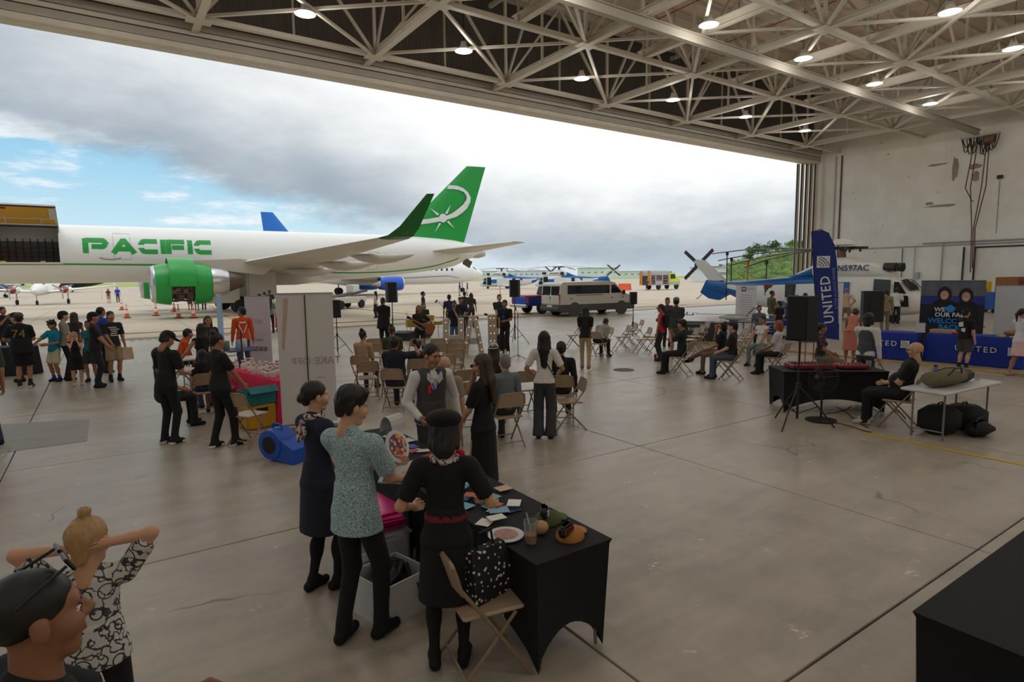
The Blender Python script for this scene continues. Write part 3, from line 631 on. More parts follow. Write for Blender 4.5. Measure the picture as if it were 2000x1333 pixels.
# ---------------- helicopters
m_hw=mat('helicopter_white',(226,224,218),.35,var=.05); m_hb=mat('helicopter_blue',(16,92,160),.3,var=.08); m_rot=mat('rotor_grey',(120,116,108),.5); m_rotd=mat('rotor_dark',(52,48,46),.5); m_redp=mat('red_trim',(190,36,52),.5); m_ex=mat('exhaust_dark',(70,62,56),.5,.5)
def helicopter(label,loc,heading,folded,reg,parked):
    h=thing('helicopter',label,'helicopter',loc,heading)
    rg=[(4.1,.8,1.0,.12),(3.95,.6,1.25,.45),(3.5,.45,1.65,.75),(3.05,.4,2.1,.88),(2.4,.38,2.34,.95),(1.0,.38,2.4,.98),(-.3,.38,2.38,.98),(-1.5,.38,2.34,.97),(-3,.42,2.26,.93),(-4.5,.58,2.14,.82),(-5.6,.86,2.06,.64),(-6.6,1.25,2.03,.42),(-7.4,1.42,2.06,.3),(-8.2,1.5,2.15,.2)]
    b=MB().loft([ell(x,(a+c)/2,w,(c-a)/2,28,0,.72) for x,a,c,w in rg])
    def paint(x,y,z):
        if x<-6.3-.5*(z-1.9): return 1
        if z>1.82 and x<-.4: return 1
        if parked and abs((x-1.6)-(z-1.2)*.9)<.28 and z<2.2: return 1
        return 0
    recol(b,paint).build('fuselage',[m_hw,m_hb],h,50)
    cw=[(2.55,2.2,2.45,.4),(2.2,2.2,2.7,.6),(1.6,2.2,2.95,.72),(.9,2.2,3.0,.76),(.6,2.2,3.26,.74),(-.7,2.2,3.26,.72),(-1.2,2.2,2.95,.62),(-2.2,2.1,2.5,.42),(-3.1,2.05,2.2,.2)]
    b=MB().loft([ell(x,(a+c)/2,w,(c-a)/2,24,0,.7) for x,a,c,w in cw]); recol(b,lambda x,y,z:1 if(x<-1.0 and (parked or z<2.5)) else 0).build('engine_cowling',[m_hw,m_hb],h,50)
    for s in(-1,1):
        b=MB(); b.cyl((2.25,s*.4,2.72),(2.75,s*.4,2.7),.2,.22,14); b.cyl((2.75,s*.4,2.7),(2.78,s*.4,2.7),.16,.16,14,1); b.build('engine_intake',[m_ex,m_black],h,40)
        b=MB().cyl((-.3,s*.6,2.68),(-.45,s*1.02,2.64),.27,.27,16); b.cyl((-.45,s*1.02,2.64),(-.455,s*1.03,2.64),.22,.22,14,1); b.build('exhaust',[m_ex if not(parked and s<0) else m_yel,m_black],h,40)
        # cabin windows
        for x,wd,hh in((-2.2,.5,.62),(-3.55,.5,.62),(-.35,.5,.6),(.6,.5,.6)):
            wy=float(np.interp(x,[-4.5,-3,-1.5,2.4],[.7,.9,.97,.95]))
            b=MB().bevbox((x,s*(wy-.0),1.52),(wd+.1,.06,hh+.1),.02); o=b.build('window_frame',m_redp if x<-3 or x>0 else m_rotd,h)
            MB().bevbox((x,s*(wy+.03),1.52),(wd-.06,.04,hh-.06),.015).build('window_pane',m_glass,o)
        b=MB().box((.12,s*.99,1.25),(1.6,.05,1.5)); recol(b,lambda *a:0); dd=b.build('sliding_door',m_hb if not parked else m_hw,h)
        # cockpit door and windows
        b=MB(); b.add([(2.0,s*.985,.7),(2.75,s*.965,.7),(2.8,s*.955,2.1),(2.05,s*.975,2.15)],[(0,1,2,3)]); b.build('cockpit_door',m_glass,h)
        b=MB(); b.add([(2.9,s*.95,.85),(3.55,s*.78,.85),(3.5,s*.8,1.35),(2.95,s*.93,1.45)],[(0,1,2,3)]); b.add([(2.92,s*.94,1.52),(3.42,s*.79,1.45),(3.1,s*.84,2.0),(2.92,s*.9,2.02)],[(0,1,2,3)]); b.build('cockpit_glass',m_glass,h)
        b=MB().bevbox((-.9,s*1.25,.62),(1.9,.55,.5),.12); b.build('sponson',m_hw,h)
        b=MB().cyl((-1.0,s*1.35,.3),(-1.0,s*1.2,.8),.08,mi=1); wheel(b,(-1.0,s*1.35,.3),.3,.22); b.build('main_wheel',[m_tyre,m_gear],h,40)
        text_on(reg,.42,m_navy if not parked else m_rotd,h,(.95,s*.79,2.68),(-s,0,0) if s>0 else (1,0,0),(0,-s*.12,1),extrude=.004,bold=.01)
    b=MB()
    for s in(-1,1): b.add([(3.08,s*.06,2.12),(3.08,s*.72,2.06),(3.5,s*.66,1.6),(3.62,s*.06,1.62)],[(0,1,2,3)])
    b.v=[(x+.05,y,z+.03) for x,y,z in b.v]; b.build('windscreen',m_glass,h)
    b=MB().cyl((2.6,0,.3),(2.6,0,.7),.07,mi=1)
    for d in(-.16,.16): wheel(b,(2.6,d,.22),.22,.15)
    b.build('nose_wheel',[m_tyre,m_gear],h,40)
    # tail pylon, ventral fin, skid
    MB().prism([(-7.4,2.05),(-8.1,2.1),(-9.3,3.3),(-9.0,3.42),(-8.6,3.35),(-7.0,2.1)],-.16,.16).build('tail_pylon',m_hw,h)
    MB().prism([(-6.3,1.42),(-7.4,.86),(-8.1,.95),(-8.75,1.32),(-8.3,2.12),(-7.0,2.05)],-.12,.12).build('ventral_fin',m_hb,h)
    MB().tube([(-8.6,0,1.3),(-9.0,0,.95),(-9.15,0,.9)],.025,6).build('tail_skid',m_rotd,h)
    MB().loft([airfoil((-8.5,.1,2.95),(-9.2,.1,2.95),.14),airfoil((-8.6,1.9,2.95),(-9.2,1.9,2.95),.1)]).build('stabiliser',m_hw,h)
    tr=bpy.data.objects.new('tail_rotor',None); COL.objects.link(tr); tr.parent=h; tr.location=(-9.25,.3,3.1)
    MB().cyl((0,-.25,0),(0,.08,0),.14,n=12).build('hub',m_rotd,tr)
    for k in range(4):
        a=math.radians(40+90*k+(12 if k%2 else 0)); d=Vector((math.cos(a),0,math.sin(a))); o=MB().box((0,0,.72),(.2,.05,1.05)).box((0,0,.16),(.1,.06,.3)).box((0,0,1.26),(.2,.05,.06),1).build('tail_blade',[m_rotd,m_redp],tr); o.rotation_euler=(0,math.pi/2-a,0); o.scale=(1.1,1,1.1)
    b=MB().cyl((0,0,3.2),(0,0,3.75),.2,.14,14); b.build('rotor_mast',mat('mast_bronze',(120,84,60),.5,.4),h,40)
    b=MB().cyl((0,0,3.66),(0,0,3.8),.35,n=16)
    for k in range(5):
        a=math.radians(20+72*k); b.cyl((.2*math.cos(a),.2*math.sin(a),3.74),(1.15*math.cos(a),1.15*math.sin(a),3.72),.075,.06,8); b.box((.8*math.cos(a),.8*math.sin(a),3.62),(.08,.08,.2))
    b.build('rotor_head',m_rotd,h)
    b=MB().lathe([(.68,3.88),(.66,3.93),(.5,4.08),(.28,4.19),(.01,4.23)],(0,0,0),22); b.build('rotor_dome',m_hw,h,50)
    angs=[172,177,184,190] if folded else [18,95,165,237,309]
    tips=[(-7.6,-.5,3.72),(-7.4,-.15,3.3),(-6.9,.3,2.98),(-6.2,.75,2.85)]
    for k,a in enumerate(angs):
        if folded:
            A_,B_=Vector((-1.05,-.25+.17*k,3.7)),Vector(tips[k]); n=Vector((.1,1,0)); rings=[]
            for t in(0,.3,.65,.93,1):
                c=A_.lerp(B_,t)+Vector((0,0,.18*math.sin(math.pi*t))); w=.17 if t<1 else .1; rings.append([tuple(c-n*w),tuple(c+Vector((0,0,.035))),tuple(c+n*w),tuple(c-Vector((0,0,.03)))])
            MB().loft(rings).build('rotor_blade',m_rot,h); continue
        a=math.radians(a); L=7.3; dr=(-.14*k-.2) if folded else 0; pts=[]; d=Vector((math.cos(a),math.sin(a),0)); n=Vector((-d.y,d.x,0)); rings=[]
        for t in(0,.25,.5,.75,1):
            c=d*(1.1+(L-1.1)*t)+Vector((0,0,3.72+dr*t*1.2-(.55*t*t)+(.1 if not folded else 0))); w=.2 if t<1 else .16
            rings.append([tuple(c-n*w),tuple(c+Vector((0,0,.03))),tuple(c+n*w),tuple(c-Vector((0,0,.02)))])
        MB().loft(rings).build('rotor_blade',m_rot,h)
    if folded:
        for k,(x,y,zt,mi) in enumerate(((-6.6,-.42,3.7,0),(-6.5,-.12,3.35,0),(-5.6,.2,3.1,1),(-4.6,.55,3.1,0))):
            MB().cyl((x,y,.9 if k==0 else 1.9),(x,y,zt),.035,n=6).box((x,y,zt),(.1,.14,.22)).build('blade_support',[m_rotd,mat('support_orange',(225,120,40),.5)][mi],h)
    return h
hp=helicopter('white and blue transport helicopter with folded rotor blades standing inside the hangar door',(31.7,16.0,0),-math.pi/2,True,'N597AC',False)
for px,py,lab in((953,563,'blue-striped helicopter on the apron next to the nose of the airliner'),(1062,562,'blue-striped helicopter with yellow exhaust cover on the apron behind the passenger van')):
    q=onz(px,py); s=(125. if px<1000 else 112.)/float((q-CAM)@FW); q=CAM+(q-CAM)*s; hd_=Vector((-.87,.49,0)); a=math.atan2(hd_.y,hd_.x)
    o=helicopter(lab,(q[0]-hd_.x*2.6*1.12,q[1]-hd_.y*2.6*1.12,0),a,False,'N595AC' if px<1000 else 'N594AC',True); o.scale=(1.12,)*3
# ---------------- small propeller planes on the left
m_pw=mat('prop_plane_white',(236,236,232),.35); m_pr=mat('prop_plane_red',(150,44,48),.4)
def prop_plane(label,loc,rz,body,trim):
    p=thing('propeller_plane',label,'airplane',loc,rz)     # nose toward local +x
    MB().loft([ell(x,z,ry,rz_,20) for x,z,ry,rz_ in((3.6,1.5,.05,.05),(3.2,1.5,.35,.35),(2.2,1.6,.6,.62),(1.2,1.85,.72,.85),(-1,1.95,.75,.9),(-4,2.0,.5,.6),(-6.8,2.3,.12,.2))]).build('fuselage',body,p,40)
    MB().loft([ell(x,2.3,.58,r,16,0,.8) for x,r in((1.75,.1),(1.2,.42),(.6,.5),(.2,.5))]).build('canopy',m_glass,p,40)
    for s in(-1,1):
        MB().loft([airfoil((1.0,s*.5,1.35),(-1.2,s*.5,1.3),.3),airfoil((.5,s*6.6,1.95),(-.7,s*6.6,1.95),.12)]).build('wing',body,p,30)
        MB().box((-.2,s*6.65,2.3),(.7,.05,.8),0).build('wing_fin',body,p)
        e=MB().loft([ell(x,1.62,r,r*.95,16,s*2.3) for x,r in((2.5,.12),(2.35,.3),(1.8,.42),(.4,.45),(-1.1,.2))]); recol(e,lambda x,y,z:1 if x>2.0 else 0).build('engine',[body,trim],p,40)
        b=MB().cyl((2.5,s*2.3,1.62),(2.75,s*2.3,1.62),.14,.02,10)
        for k in range(3):
            a=2.1*k+.5; b.box((2.55,s*2.3+.55*math.cos(a),1.62+.55*math.sin(a)),(.04,.95,.13),0,RX(a))
        b.build('propeller',m_alu,p)
        b=MB().cyl((.4,s*2.3,.3),(.4,s*2.3,1.3),.06,mi=1); wheel(b,(.4,s*2.3,.28),.28,.2); b.build('main_wheel',[m_tyre,m_gear],p,40)
        MB().loft([airfoil((-5.6,s*.1,2.4),(-6.9,s*.1,2.4),.15),airfoil((-6.1,s*2.5,2.5),(-7,s*2.5,2.5),.08)]).build('tailplane',body,p,30)
    MB().loft([airfoil((-5.2,0,2.4),(-6.9,0,2.4),.2,(0,1,0)),airfoil((-6.5,0,4.4),(-7.4,0,4.4),.1,(0,1,0))]).build('tail_fin',trim,p,30)
    b=MB().cyl((2.6,0,.25),(2.6,0,1.2),.05,mi=1); wheel(b,(2.6,0,.25),.25,.16); b.build('nose_wheel',[m_tyre,m_gear],p,40)
    return p
q=onz(88,596); prop_plane('white twin-propeller plane facing the hangar under the cargo jet fuselage',(q[0]-.2,q[1]+2.6,0),math.radians(-100),m_pw,m_pr)
q=onz(20,583); prop_plane('dark blue twin-propeller plane parked beyond the white one',(q[0]-3,q[1]+6,0),math.radians(-35),m_navy,m_navy)
q=onz(118,572); prop_plane('dark propeller plane with red and white star tail parked farther out',(q[0]+2,q[1]+5,0),math.radians(170),m_black,m_pr)
# ================================================================ vehicles on the apron
m_vw=mat('van_silver',(206,202,190),.3,.1); m_vd=mat('van_cladding',(74,74,74),.6); m_tl=mat('tail_light_red',(190,30,34),.3); m_plate=mat('plate_white',(225,225,220),.5)
m_pb=mat('truck_blue',(20,48,128),.25); m_chrome=mat('chrome',(200,200,200),.15,.9); m_hub=mat('wheel_alloy',(170,170,172),.3,.6)
def sidepanel(b,poly,y0,y1,mi): b.prism(poly,y0,y1,mi)
van=thing('passenger_van','silver passenger van with dark side windows parked just outside the hangar door','van',(22.7,28.95,0),math.radians(-3))   # local x forward
prof=[(.05,.42),(.0,.6),(.02,1.2),(.12,1.95),(.25,2.08),(3.9,2.12),(4.35,2.02),(5.05,1.38),(5.75,1.18),(5.93,.95),(5.95,.45)]
MB().prism(prof,-.98,.98).build('body',m_vw,van)
b=MB().prism([(.03,.3),(-.04,.35),(-.04,.72),(5.97,.72),(6.0,.5),(5.97,.3)],-1.0,1.0); b.build('lower_cladding',m_vd,van)
for s in(-1,1):
    b=MB().bevbox((2.25,s*.985,1.62),(3.3,.03,.52),.012); b.build('side_window',m_glass,van)
    MB().prism([(4.05,1.36),(4.05,1.88),(4.35,1.88),(4.92,1.38)],s*.985-.02,s*.985+.02).build('front_window',m_glass,van)
    MB().bevbox((5.0,s*1.1,1.4),(.12,.2,.28),.03).build('wing_mirror',m_black,van)
    b=MB().bevbox((.04,s*.9,1.0),(.08,.16,.75),.02); b.build('tail_light',m_tl,van)
    b=MB()
    for x in(.9,4.1,5.0): b.box((x,s*.99,1.08),(.16,.03,.04))
    b.box((2.3,s*.99,1.28),(2.1,.02,.03)); b.build('door_handle',m_vd,van)
    for x in(1.15,4.9):
        b=MB(); wheel(b,(x,s*.88,.35),.35,.24); b.build('wheel',[m_tyre,m_hub],van,40)
        MB().lathe([(.30,-.02),(.46,-.02),(.46,.02),(.30,.02)],(x,s*.99,.4),20,0,RX(math.pi/2)).build('wheel_arch',m_vd,van)
    b=MB().bevbox((.05,s*.46,1.58),(.05,.78,.55),.015,0,RY(.09)); b.build('rear_window',m_glass,van)
    b=MB().bevbox((.0,s*.47,1.02),(.04,.9,.5),.012); b.build('rear_door_panel',m_vw,van)
MB().prism([(4.42,2.0),(5.08,1.4),(5.12,1.42),(4.46,2.03)],-.85,.85).build('windscreen',m_glass,van)
MB().box((-.05,0,.62),(.03,.5,.14)).build('number_plate',m_plate,van); MB().bevbox((-.03,0,.48),(.2,1.95,.2),.04).build('rear_bumper',m_vd,van)
MB().box((.0,.02,1.12),(.05,.25,.05)).build('rear_handle',m_vd,van)
pk=thing('pickup_truck','dark blue pickup truck with tailgate raised, parked beside the silver van','pickup',(22.6,32.0,0),math.radians(0))
MB().prism([(0,.55),(0,1.12),(2.0,1.12),(2.0,.55)],-.95,.95).build('cargo_bed',m_pb,pk)
MB().prism([(2.0,.5),(2.0,1.15),(5.4,1.1),(5.55,.9),(5.55,.45)],-.95,.95).build('body',m_pb,pk)
MB().prism([(1.95,1.1),(2.25,1.8),(3.6,1.82),(4.4,1.1)],-.85,.85).build('cab',m_pb,pk)
MB().box((2.12,0,1.46),(.3,1.5,.5),0,RY(.38)).build('rear_window',m_glass,pk)
for s in(-1,1):
    MB().prism([(2.35,1.2),(2.5,1.7),(3.5,1.72),(4.1,1.2)],s*.86-.02,s*.86+.02).build('side_window',m_glass,pk)
    MB().bevbox((-.01,s*.86,.92),(.08,.16,.36),.02).build('tail_light',m_tl,pk)
    for x in(1.15,4.4):
        b=MB(); wheel(b,(x,s*.84,.4),.4,.27); b.build('wheel',[m_tyre,m_hub],pk,40)
MB().bevbox((-.03,0,.86),(.06,1.5,.5),.02).build('tailgate',mat('truck_blue_bright',(30,78,180),.25),pk)
MB().bevbox((-.14,0,.55),(.2,1.85,.2),.04).build('rear_bumper',m_chrome,pk); MB().box((.9,0,1.2),(1.9,1.7,.06)).build('rack_bar',m_redp,pk)
# fire engine
ft=thing('fire_engine','lime yellow fire engine with chevron striped rear and open equipment lockers','fire truck',(75.,70.,0),math.radians(4))
m_lime=mat('lime_paint',(208,222,40),.3); m_sil=mat('roller_silver',(178,180,178),.35,.4); m_lk=mat('locker_dark',(72,52,50),.7,var=.5,scale=3); m_or=mat('chevron_yellow',(240,190,40),.4)
MB().bevbox((2.5,0,1.9),(5.0,2.4,2.3),.05).build('body',m_sil,ft)
b=MB().prism([(5.05,.75),(5.05,2.9),(6.6,2.85),(7.0,1.9),(8.0,1.7),(8.1,.75)],-1.15,1.15); b.build('cab',m_lime,ft)
for s in(-1,1):
    for x,w,h,z in((.65,1.0,1.5,1.7),(2.2,1.5,.9,2.0),(3.95,1.4,1.5,1.7)):
        l=MB().box((x,s*1.19,z),(w,.06,h)).build('locker',m_lk,ft)
        b=MB()
        for k in range(3): b.box((x,s*1.22,z-h*.35+h*.33*k),(w,.05,.04),0)
        for k in range(3): b.box((x+random.uniform(-.3,.3)*w,s*1.22,z-h*.25+h*.3*k),(w*.3,.05,h*.16),1)
        b.build('locker_shelf',[m_sil,m_redp],l)
    MB().prism([(5.3,1.8),(5.35,2.6),(6.5,2.6),(6.75,1.85)],s*1.16-.02,s*1.16+.02).build('cab_window',m_glass,ft)
    MB().box((6.5,s*1.17,1.05),(2.9,.04,.5)).build('silver_band',m_sil,ft)
    for x in(2.3,7.2):
        b=MB(); wheel(b,(x,s*1.0,.52),.52,.32); b.build('wheel',[m_tyre,m_hub],ft,40)
for y0 in(-.85,.85):
    ch=MB().box((-.03,y0,1.85),(.04,.55,2.2)).build('chevron_panel',m_or,ft); b=MB()
    for k in range(9):
        z=.85+.25*k; b.add([(-.06,y0-.27,z),(-.06,y0+.27,z+.3 if y0<0 else z-.0),(-.06,y0+.27,z+.42 if y0<0 else z+.12),(-.06,y0-.27,z+.12)] if y0<0 else [(-.06,y0-.27,z+.3),(-.06,y0+.27,z),(-.06,y0+.27,z+.12),(-.06,y0-.27,z+.42)],[(0,1,2,3)])
    b.build('chevron_stripe',m_redp,ch)
MB().box((-.02,0,1.6),(.05,1.0,1.5)).build('rear_locker',m_lk,ft); MB().box((2.5,0,3.1),(4.8,2.,.15)).build('hose_bed',m_sil,ft); MB().box((6.0,0,2.98),(.4,1.6,.16)).build('light_bar',m_redp,ft)
# orange barrier, traffic cones, bollard post
m_or2=mat('safety_orange',(245,96,40),.5); m_wt=mat('reflective_white',(240,240,240),.4)
q=onz(1220,567); bz=thing('barrier','orange plastic water-filled barrier on the apron','barrier',(q[0],q[1],0),.3); MB().prism([(-.35,0),(-.2,.5),(-.12,1.1),(.12,1.1),(.2,.5),(.35,0)],-1.1,1.1).build('barrier_body',m_or2,bz)
cb=MB().bevbox((0,0,.02),(.4,.4,.04),.01).mesh('base',m_black)
cc=MB().lathe([(.15,.04),(.115,.3)],n=16,cap=False).lathe([(.08,.52),(.06,.62)],n=16,cap=False).lathe([(.04,.8),(.03,.9),(.005,.905)],n=16,cap=False).mesh('cone_body',m_or2,True)
cs=MB().lathe([(.115,.3),(.08,.52)],n=16,cap=False).lathe([(.06,.62),(.04,.8)],n=16,cap=False).mesh('reflective_band',m_wt,True)
for px,py in((238,604),(248,619),(305,615),(340,607),(349,619),(378,619)):
    q=onz(px,py); q=CAM+(q-CAM)*.97; t=thing('traffic_cone','orange traffic cone with two white bands standing in front of the jet engine','traffic cone',(q[0],q[1],0),random.random(),'cones around the jet engine')
    for nme,me in(('base',cb),('cone_body',cc),('reflective_band',cs)): obj(nme,me,t)
q=onz(1910,642); t=thing('traffic_cone','orange traffic cone beside the blue lift cart near the wall','traffic cone',(q[0],q[1],.06),0)
for nme,me in(('base',cb),('cone_body',cc),('reflective_band',cs)): obj(nme,me,t)
q=onz(977,575); tag(MB().cyl((0,0,0),(0,0,1.15),.06,n=10).lathe([(.2,0),(.2,.05),(.06,.08)],n=14).build('marker_post',m_or2,None,loc=(q[0],q[1],0)),'slim orange marker post on the apron before the helicopters','post')
# ground support loader behind the banner
q=onz(757,612); t=thing('belt_loader','white and yellow ground support loader on the apron','loader',(q[0],q[1]+9,0),.5)
MB().bevbox((0,0,.7),(3.6,1.6,.5),.05).build('chassis',m_vw,t); MB().box((.3,0,1.15),(4.2,.9,.15),0,RY(-.12)).build('belt',m_vd,t); MB().bevbox((1.4,.3,1.5),(.8,.8,.9),.05).build('cab',m_pw,t); MB().cyl((-1.8,-.5,1.2),(-1.8,.5,1.2),.12).build('yellow_roller',m_yel,t)
for x in(-1.2,1.2):
    for s in(-1,1):
        b=MB(); wheel(b,(x,s*.75,.35),.35,.22); b.build('wheel',[m_tyre,m_hub],t,40)
# ================================================================ far background: hill, trees, terminal
m_hill=mat('hill_green',(84,108,44),.9,var=.45,scale=.12,coords='World'); m_leaf=mat('leaf_green',(98,124,50),.8,var=.45,scale=.5,coords='World'); m_leaf2=mat('leaf_dark',(72,98,42),.8,var=.4,scale=.5,coords='World'); m_trunk=mat('trunk_brown',(92,76,58),.9)
hl=onv(1405,536,150.); hr=onv(1760,536,110.)
HC=np.array(onz(1560,548))*.0; 
def hillpos(px,d): r=ray(px,540); r=r/ (r@FW); p=CAM+r*d; return p[0],p[1]
def hz_(s,t):   # s along (0..1), t depth(0..1)
    ridge=np.interp(s,[0,.12,.3,.5,.7,1],[0,6,11,13.5,15.,16.]); return ridge*min(1,t*1.8)**.8+.8*math.sin(s*23+t*9)*min(1,t*3)+.5*math.sin(s*51)*min(1,t*3)
b=MB(); NS,NT=46,12; rings=[]
def hp_(s,t):
    px=1372+ s*420; d=225+t*80; x,y=hillpos(px,d); return x,y,hz_(s,t)
for j in range(NT): rings.append([hp_(i/(NS-1),j/(NT-1)) for i in range(NS)])
b.loft(rings,0,False,False); hill=struct(b.build('hill',m_hill,None,True))
def blob(rs,n=7):
    b=MB(); rd=random.Random(rs)
    b.sphere((0,0,0),1,10); b.v=[tuple(np.array(v)*(1+.35*math.sin(5*v[0]+rs)*math.sin(6*v[1]+2*rs)+.22*rd.uniform(-1,1))) for v in b.v]; return b
def leafy(rs,n=420,sp=1.):
    """crown as a cloud of small leaf-cluster quads"""
    rd=random.Random(rs); b=MB()
    lobes=[(rd.uniform(-.6,.6),rd.uniform(-.6,.6),rd.uniform(-.4,.5),rd.uniform(.35,.6)) for _ in range(7)]
    for k in range(n):
        lx,ly,lz,r=lobes[k%7]; d=Vector((rd.gauss(0,1),rd.gauss(0,1),rd.gauss(0,1))).normalized()*r*rd.uniform(.6,1.05); c=Vector((lx,ly,lz))+d
        a=Vector((rd.gauss(0,1),rd.gauss(0,1),rd.gauss(0,1))).normalized(); e=a.orthogonal().normalized(); s=rd.uniform(.06,.15)
        b.add([c-a*s,c+e*s*.7,c+a*s,c-e*s*.7],[(0,1,2,3)])
    return b
lf=[leafy(k).mesh('crown',m_leaf if k%2 else m_leaf2) for k in range(4)]
tk=MB().tube([(0,0,0),(.1,.05,.5),(.05,0,1.)],[.05,.035,.015],6).mesh('trunk',m_trunk)
bushes=MB(); LB=[leafy(k,90) for k in range(9)]
for k in range(560):
    s,t=random.random(),random.random()*.6; x,y,z=hp_(s,t); r=random.uniform(.9,2.); lb=LB[k%9]; 
    bushes.add([(x+v[0]*r*1.3,y+v[1]*r*1.3,z+r*.25+v[2]*r) for v in lb.v],lb.f,k%3)
o=bushes.build('hillside_shrubs',[m_leaf,mat('leaf_bright',(138,160,62),.8,var=.4,scale=.5,coords='World'),m_leaf2]); tag(o,'dense light green shrubs covering the hillside beyond the apron','shrubs'); o['kind']='stuff'
for k in range(44):
    s=.08+.92*k/43; t=(.7,.98,.85)[k%3]; x,y,z=hp_(s,t); hh=random.uniform(3.5,7.5) if s>.2 else random.uniform(2,3.2)
    tr=thing('tree','slender green tree growing along the top of the hill','tree',(x,y,z-.3),random.random()*6,'trees on the hill')
    obj('trunk',tk,tr,None,None,(2.5,2.5,hh*.8)); obj('crown',lf[k%4],tr,(0,0,hh*.62),None,(hh*.5,hh*.5,hh*.5))
m_bw=mat('terminal_white',(228,226,222),.7); m_bt=mat('terminal_tan',(196,180,160),.8)
def far_building(label,px0,px1,d,z,floors,mt):
    x0,y0=hillpos(px0,d); x1,y1=hillpos(px1,d); L=math.hypot(x1-x0,y1-y0); t=thing('terminal_building',label,'building',((x0+x1)/2,(y0+y1)/2,0),math.atan2(y1-y0,x1-x0))
    MB().box((0,0,z/2),(L,14,z)).build('wall',mt,t); MB().box((0,0,z+.25),(L+1,15,.5)).build('roof',m_bt,t)
    n=max(3,int(L/5)); wm=MB().box((0,0,0),(2.2,.2,.9)).mesh('window',mat('far_window',(140,146,150),.3))
    for f in range(floors):
        for k in range(n): obj('window',wm,t,(-L/2+L*(k+.5)/n,-7.05,z*(f+.6)/floors))
far_building('long white terminal building beyond the grass with a stepped roof',1130,1205,520,9,1,m_bw)
far_building('low white hangar building at the far edge of the airfield',1190,1262,560,6,1,m_bw)
far_building('distant pale terminal block behind the parked helicopters',930,1085,600,8,1,m_bw)
far_building('square white utility building at the foot of the green hill',1362,1404,205,4.6,1,m_bw)
# ================================================================ people: signed-distance bodies meshed as one surface
def surfnets(D,org,h):
    """naive surface nets: returns verts, quads"""
    S=D<0; nx,ny,nz=D.shape
    c=[(0,0,0),(1,0,0),(0,1,0),(1,1,0),(0,0,1),(1,0,1),(0,1,1),(1,1,1)]
    sl=lambda A,d:A[d[0]:nx-1+d[0],d[1]:ny-1+d[1],d[2]:nz-1+d[2]]
    cs=[sl(S,d) for d in c]; tot=sum(x.astype(np.int8) for x in cs); act=(tot>0)&(tot<8)
    idx=np.argwhere(act); 
    if len(idx)==0: return np.zeros((0,3)),np.zeros((0,4),int)
    vals=[sl(D,d)[act] for d in c]; acc=np.zeros((len(idx),3)); cnt=np.zeros(len(idx))
    for i,j in((0,1),(2,3),(4,5),(6,7),(0,2),(1,3),(4,6),(5,7),(0,4),(1,5),(2,6),(3,7)):
        a,b=vals[i],vals[j]; cr=(a<0)!=(b<0); t=np.where(cr,a/np.where(cr,a-b,1),0)
        p=np.array(c[i])[None]+(np.array(c[j])-np.array(c[i]))[None]*t[:,None]; acc+=p*cr[:,None]; cnt+=cr
    V=(idx+acc/cnt[:,None])*h+org
    vid=-np.ones(act.shape,int); vid[act]=np.arange(len(idx)); Q=[]
    for ax in range(3):
        o=[0,0,0]; o[ax]=1
        A=S[:nx-o[0],:ny-o[1],:nz-o[2]]; B=S[o[0]:,o[1]:,o[2]:]; e=np.argwhere(A!=B)
        u,v=[k for k in range(3) if k!=ax]
        e=e[(e[:,u]>0)&(e[:,v]>0)&(e[:,u]<act.shape[u])&(e[:,v]<act.shape[v])&(e[:,ax]<act.shape[ax])]
        if len(e)==0: continue
        def cell(du,dv): q=e.copy(); q[:,u]-=du; q[:,v]-=dv; return vid[q[:,0],q[:,1],q[:,2]]
        q=np.stack([cell(1,1),cell(0,1),cell(0,0),cell(1,0)],1); flip=S[e[:,0],e[:,1],e[:,2]]
        if ax==1: flip=~flip
        q[~flip]=q[~flip][:,::-1]; Q.append(q[(q>=0).all(1)])
    return V,np.concatenate(Q)
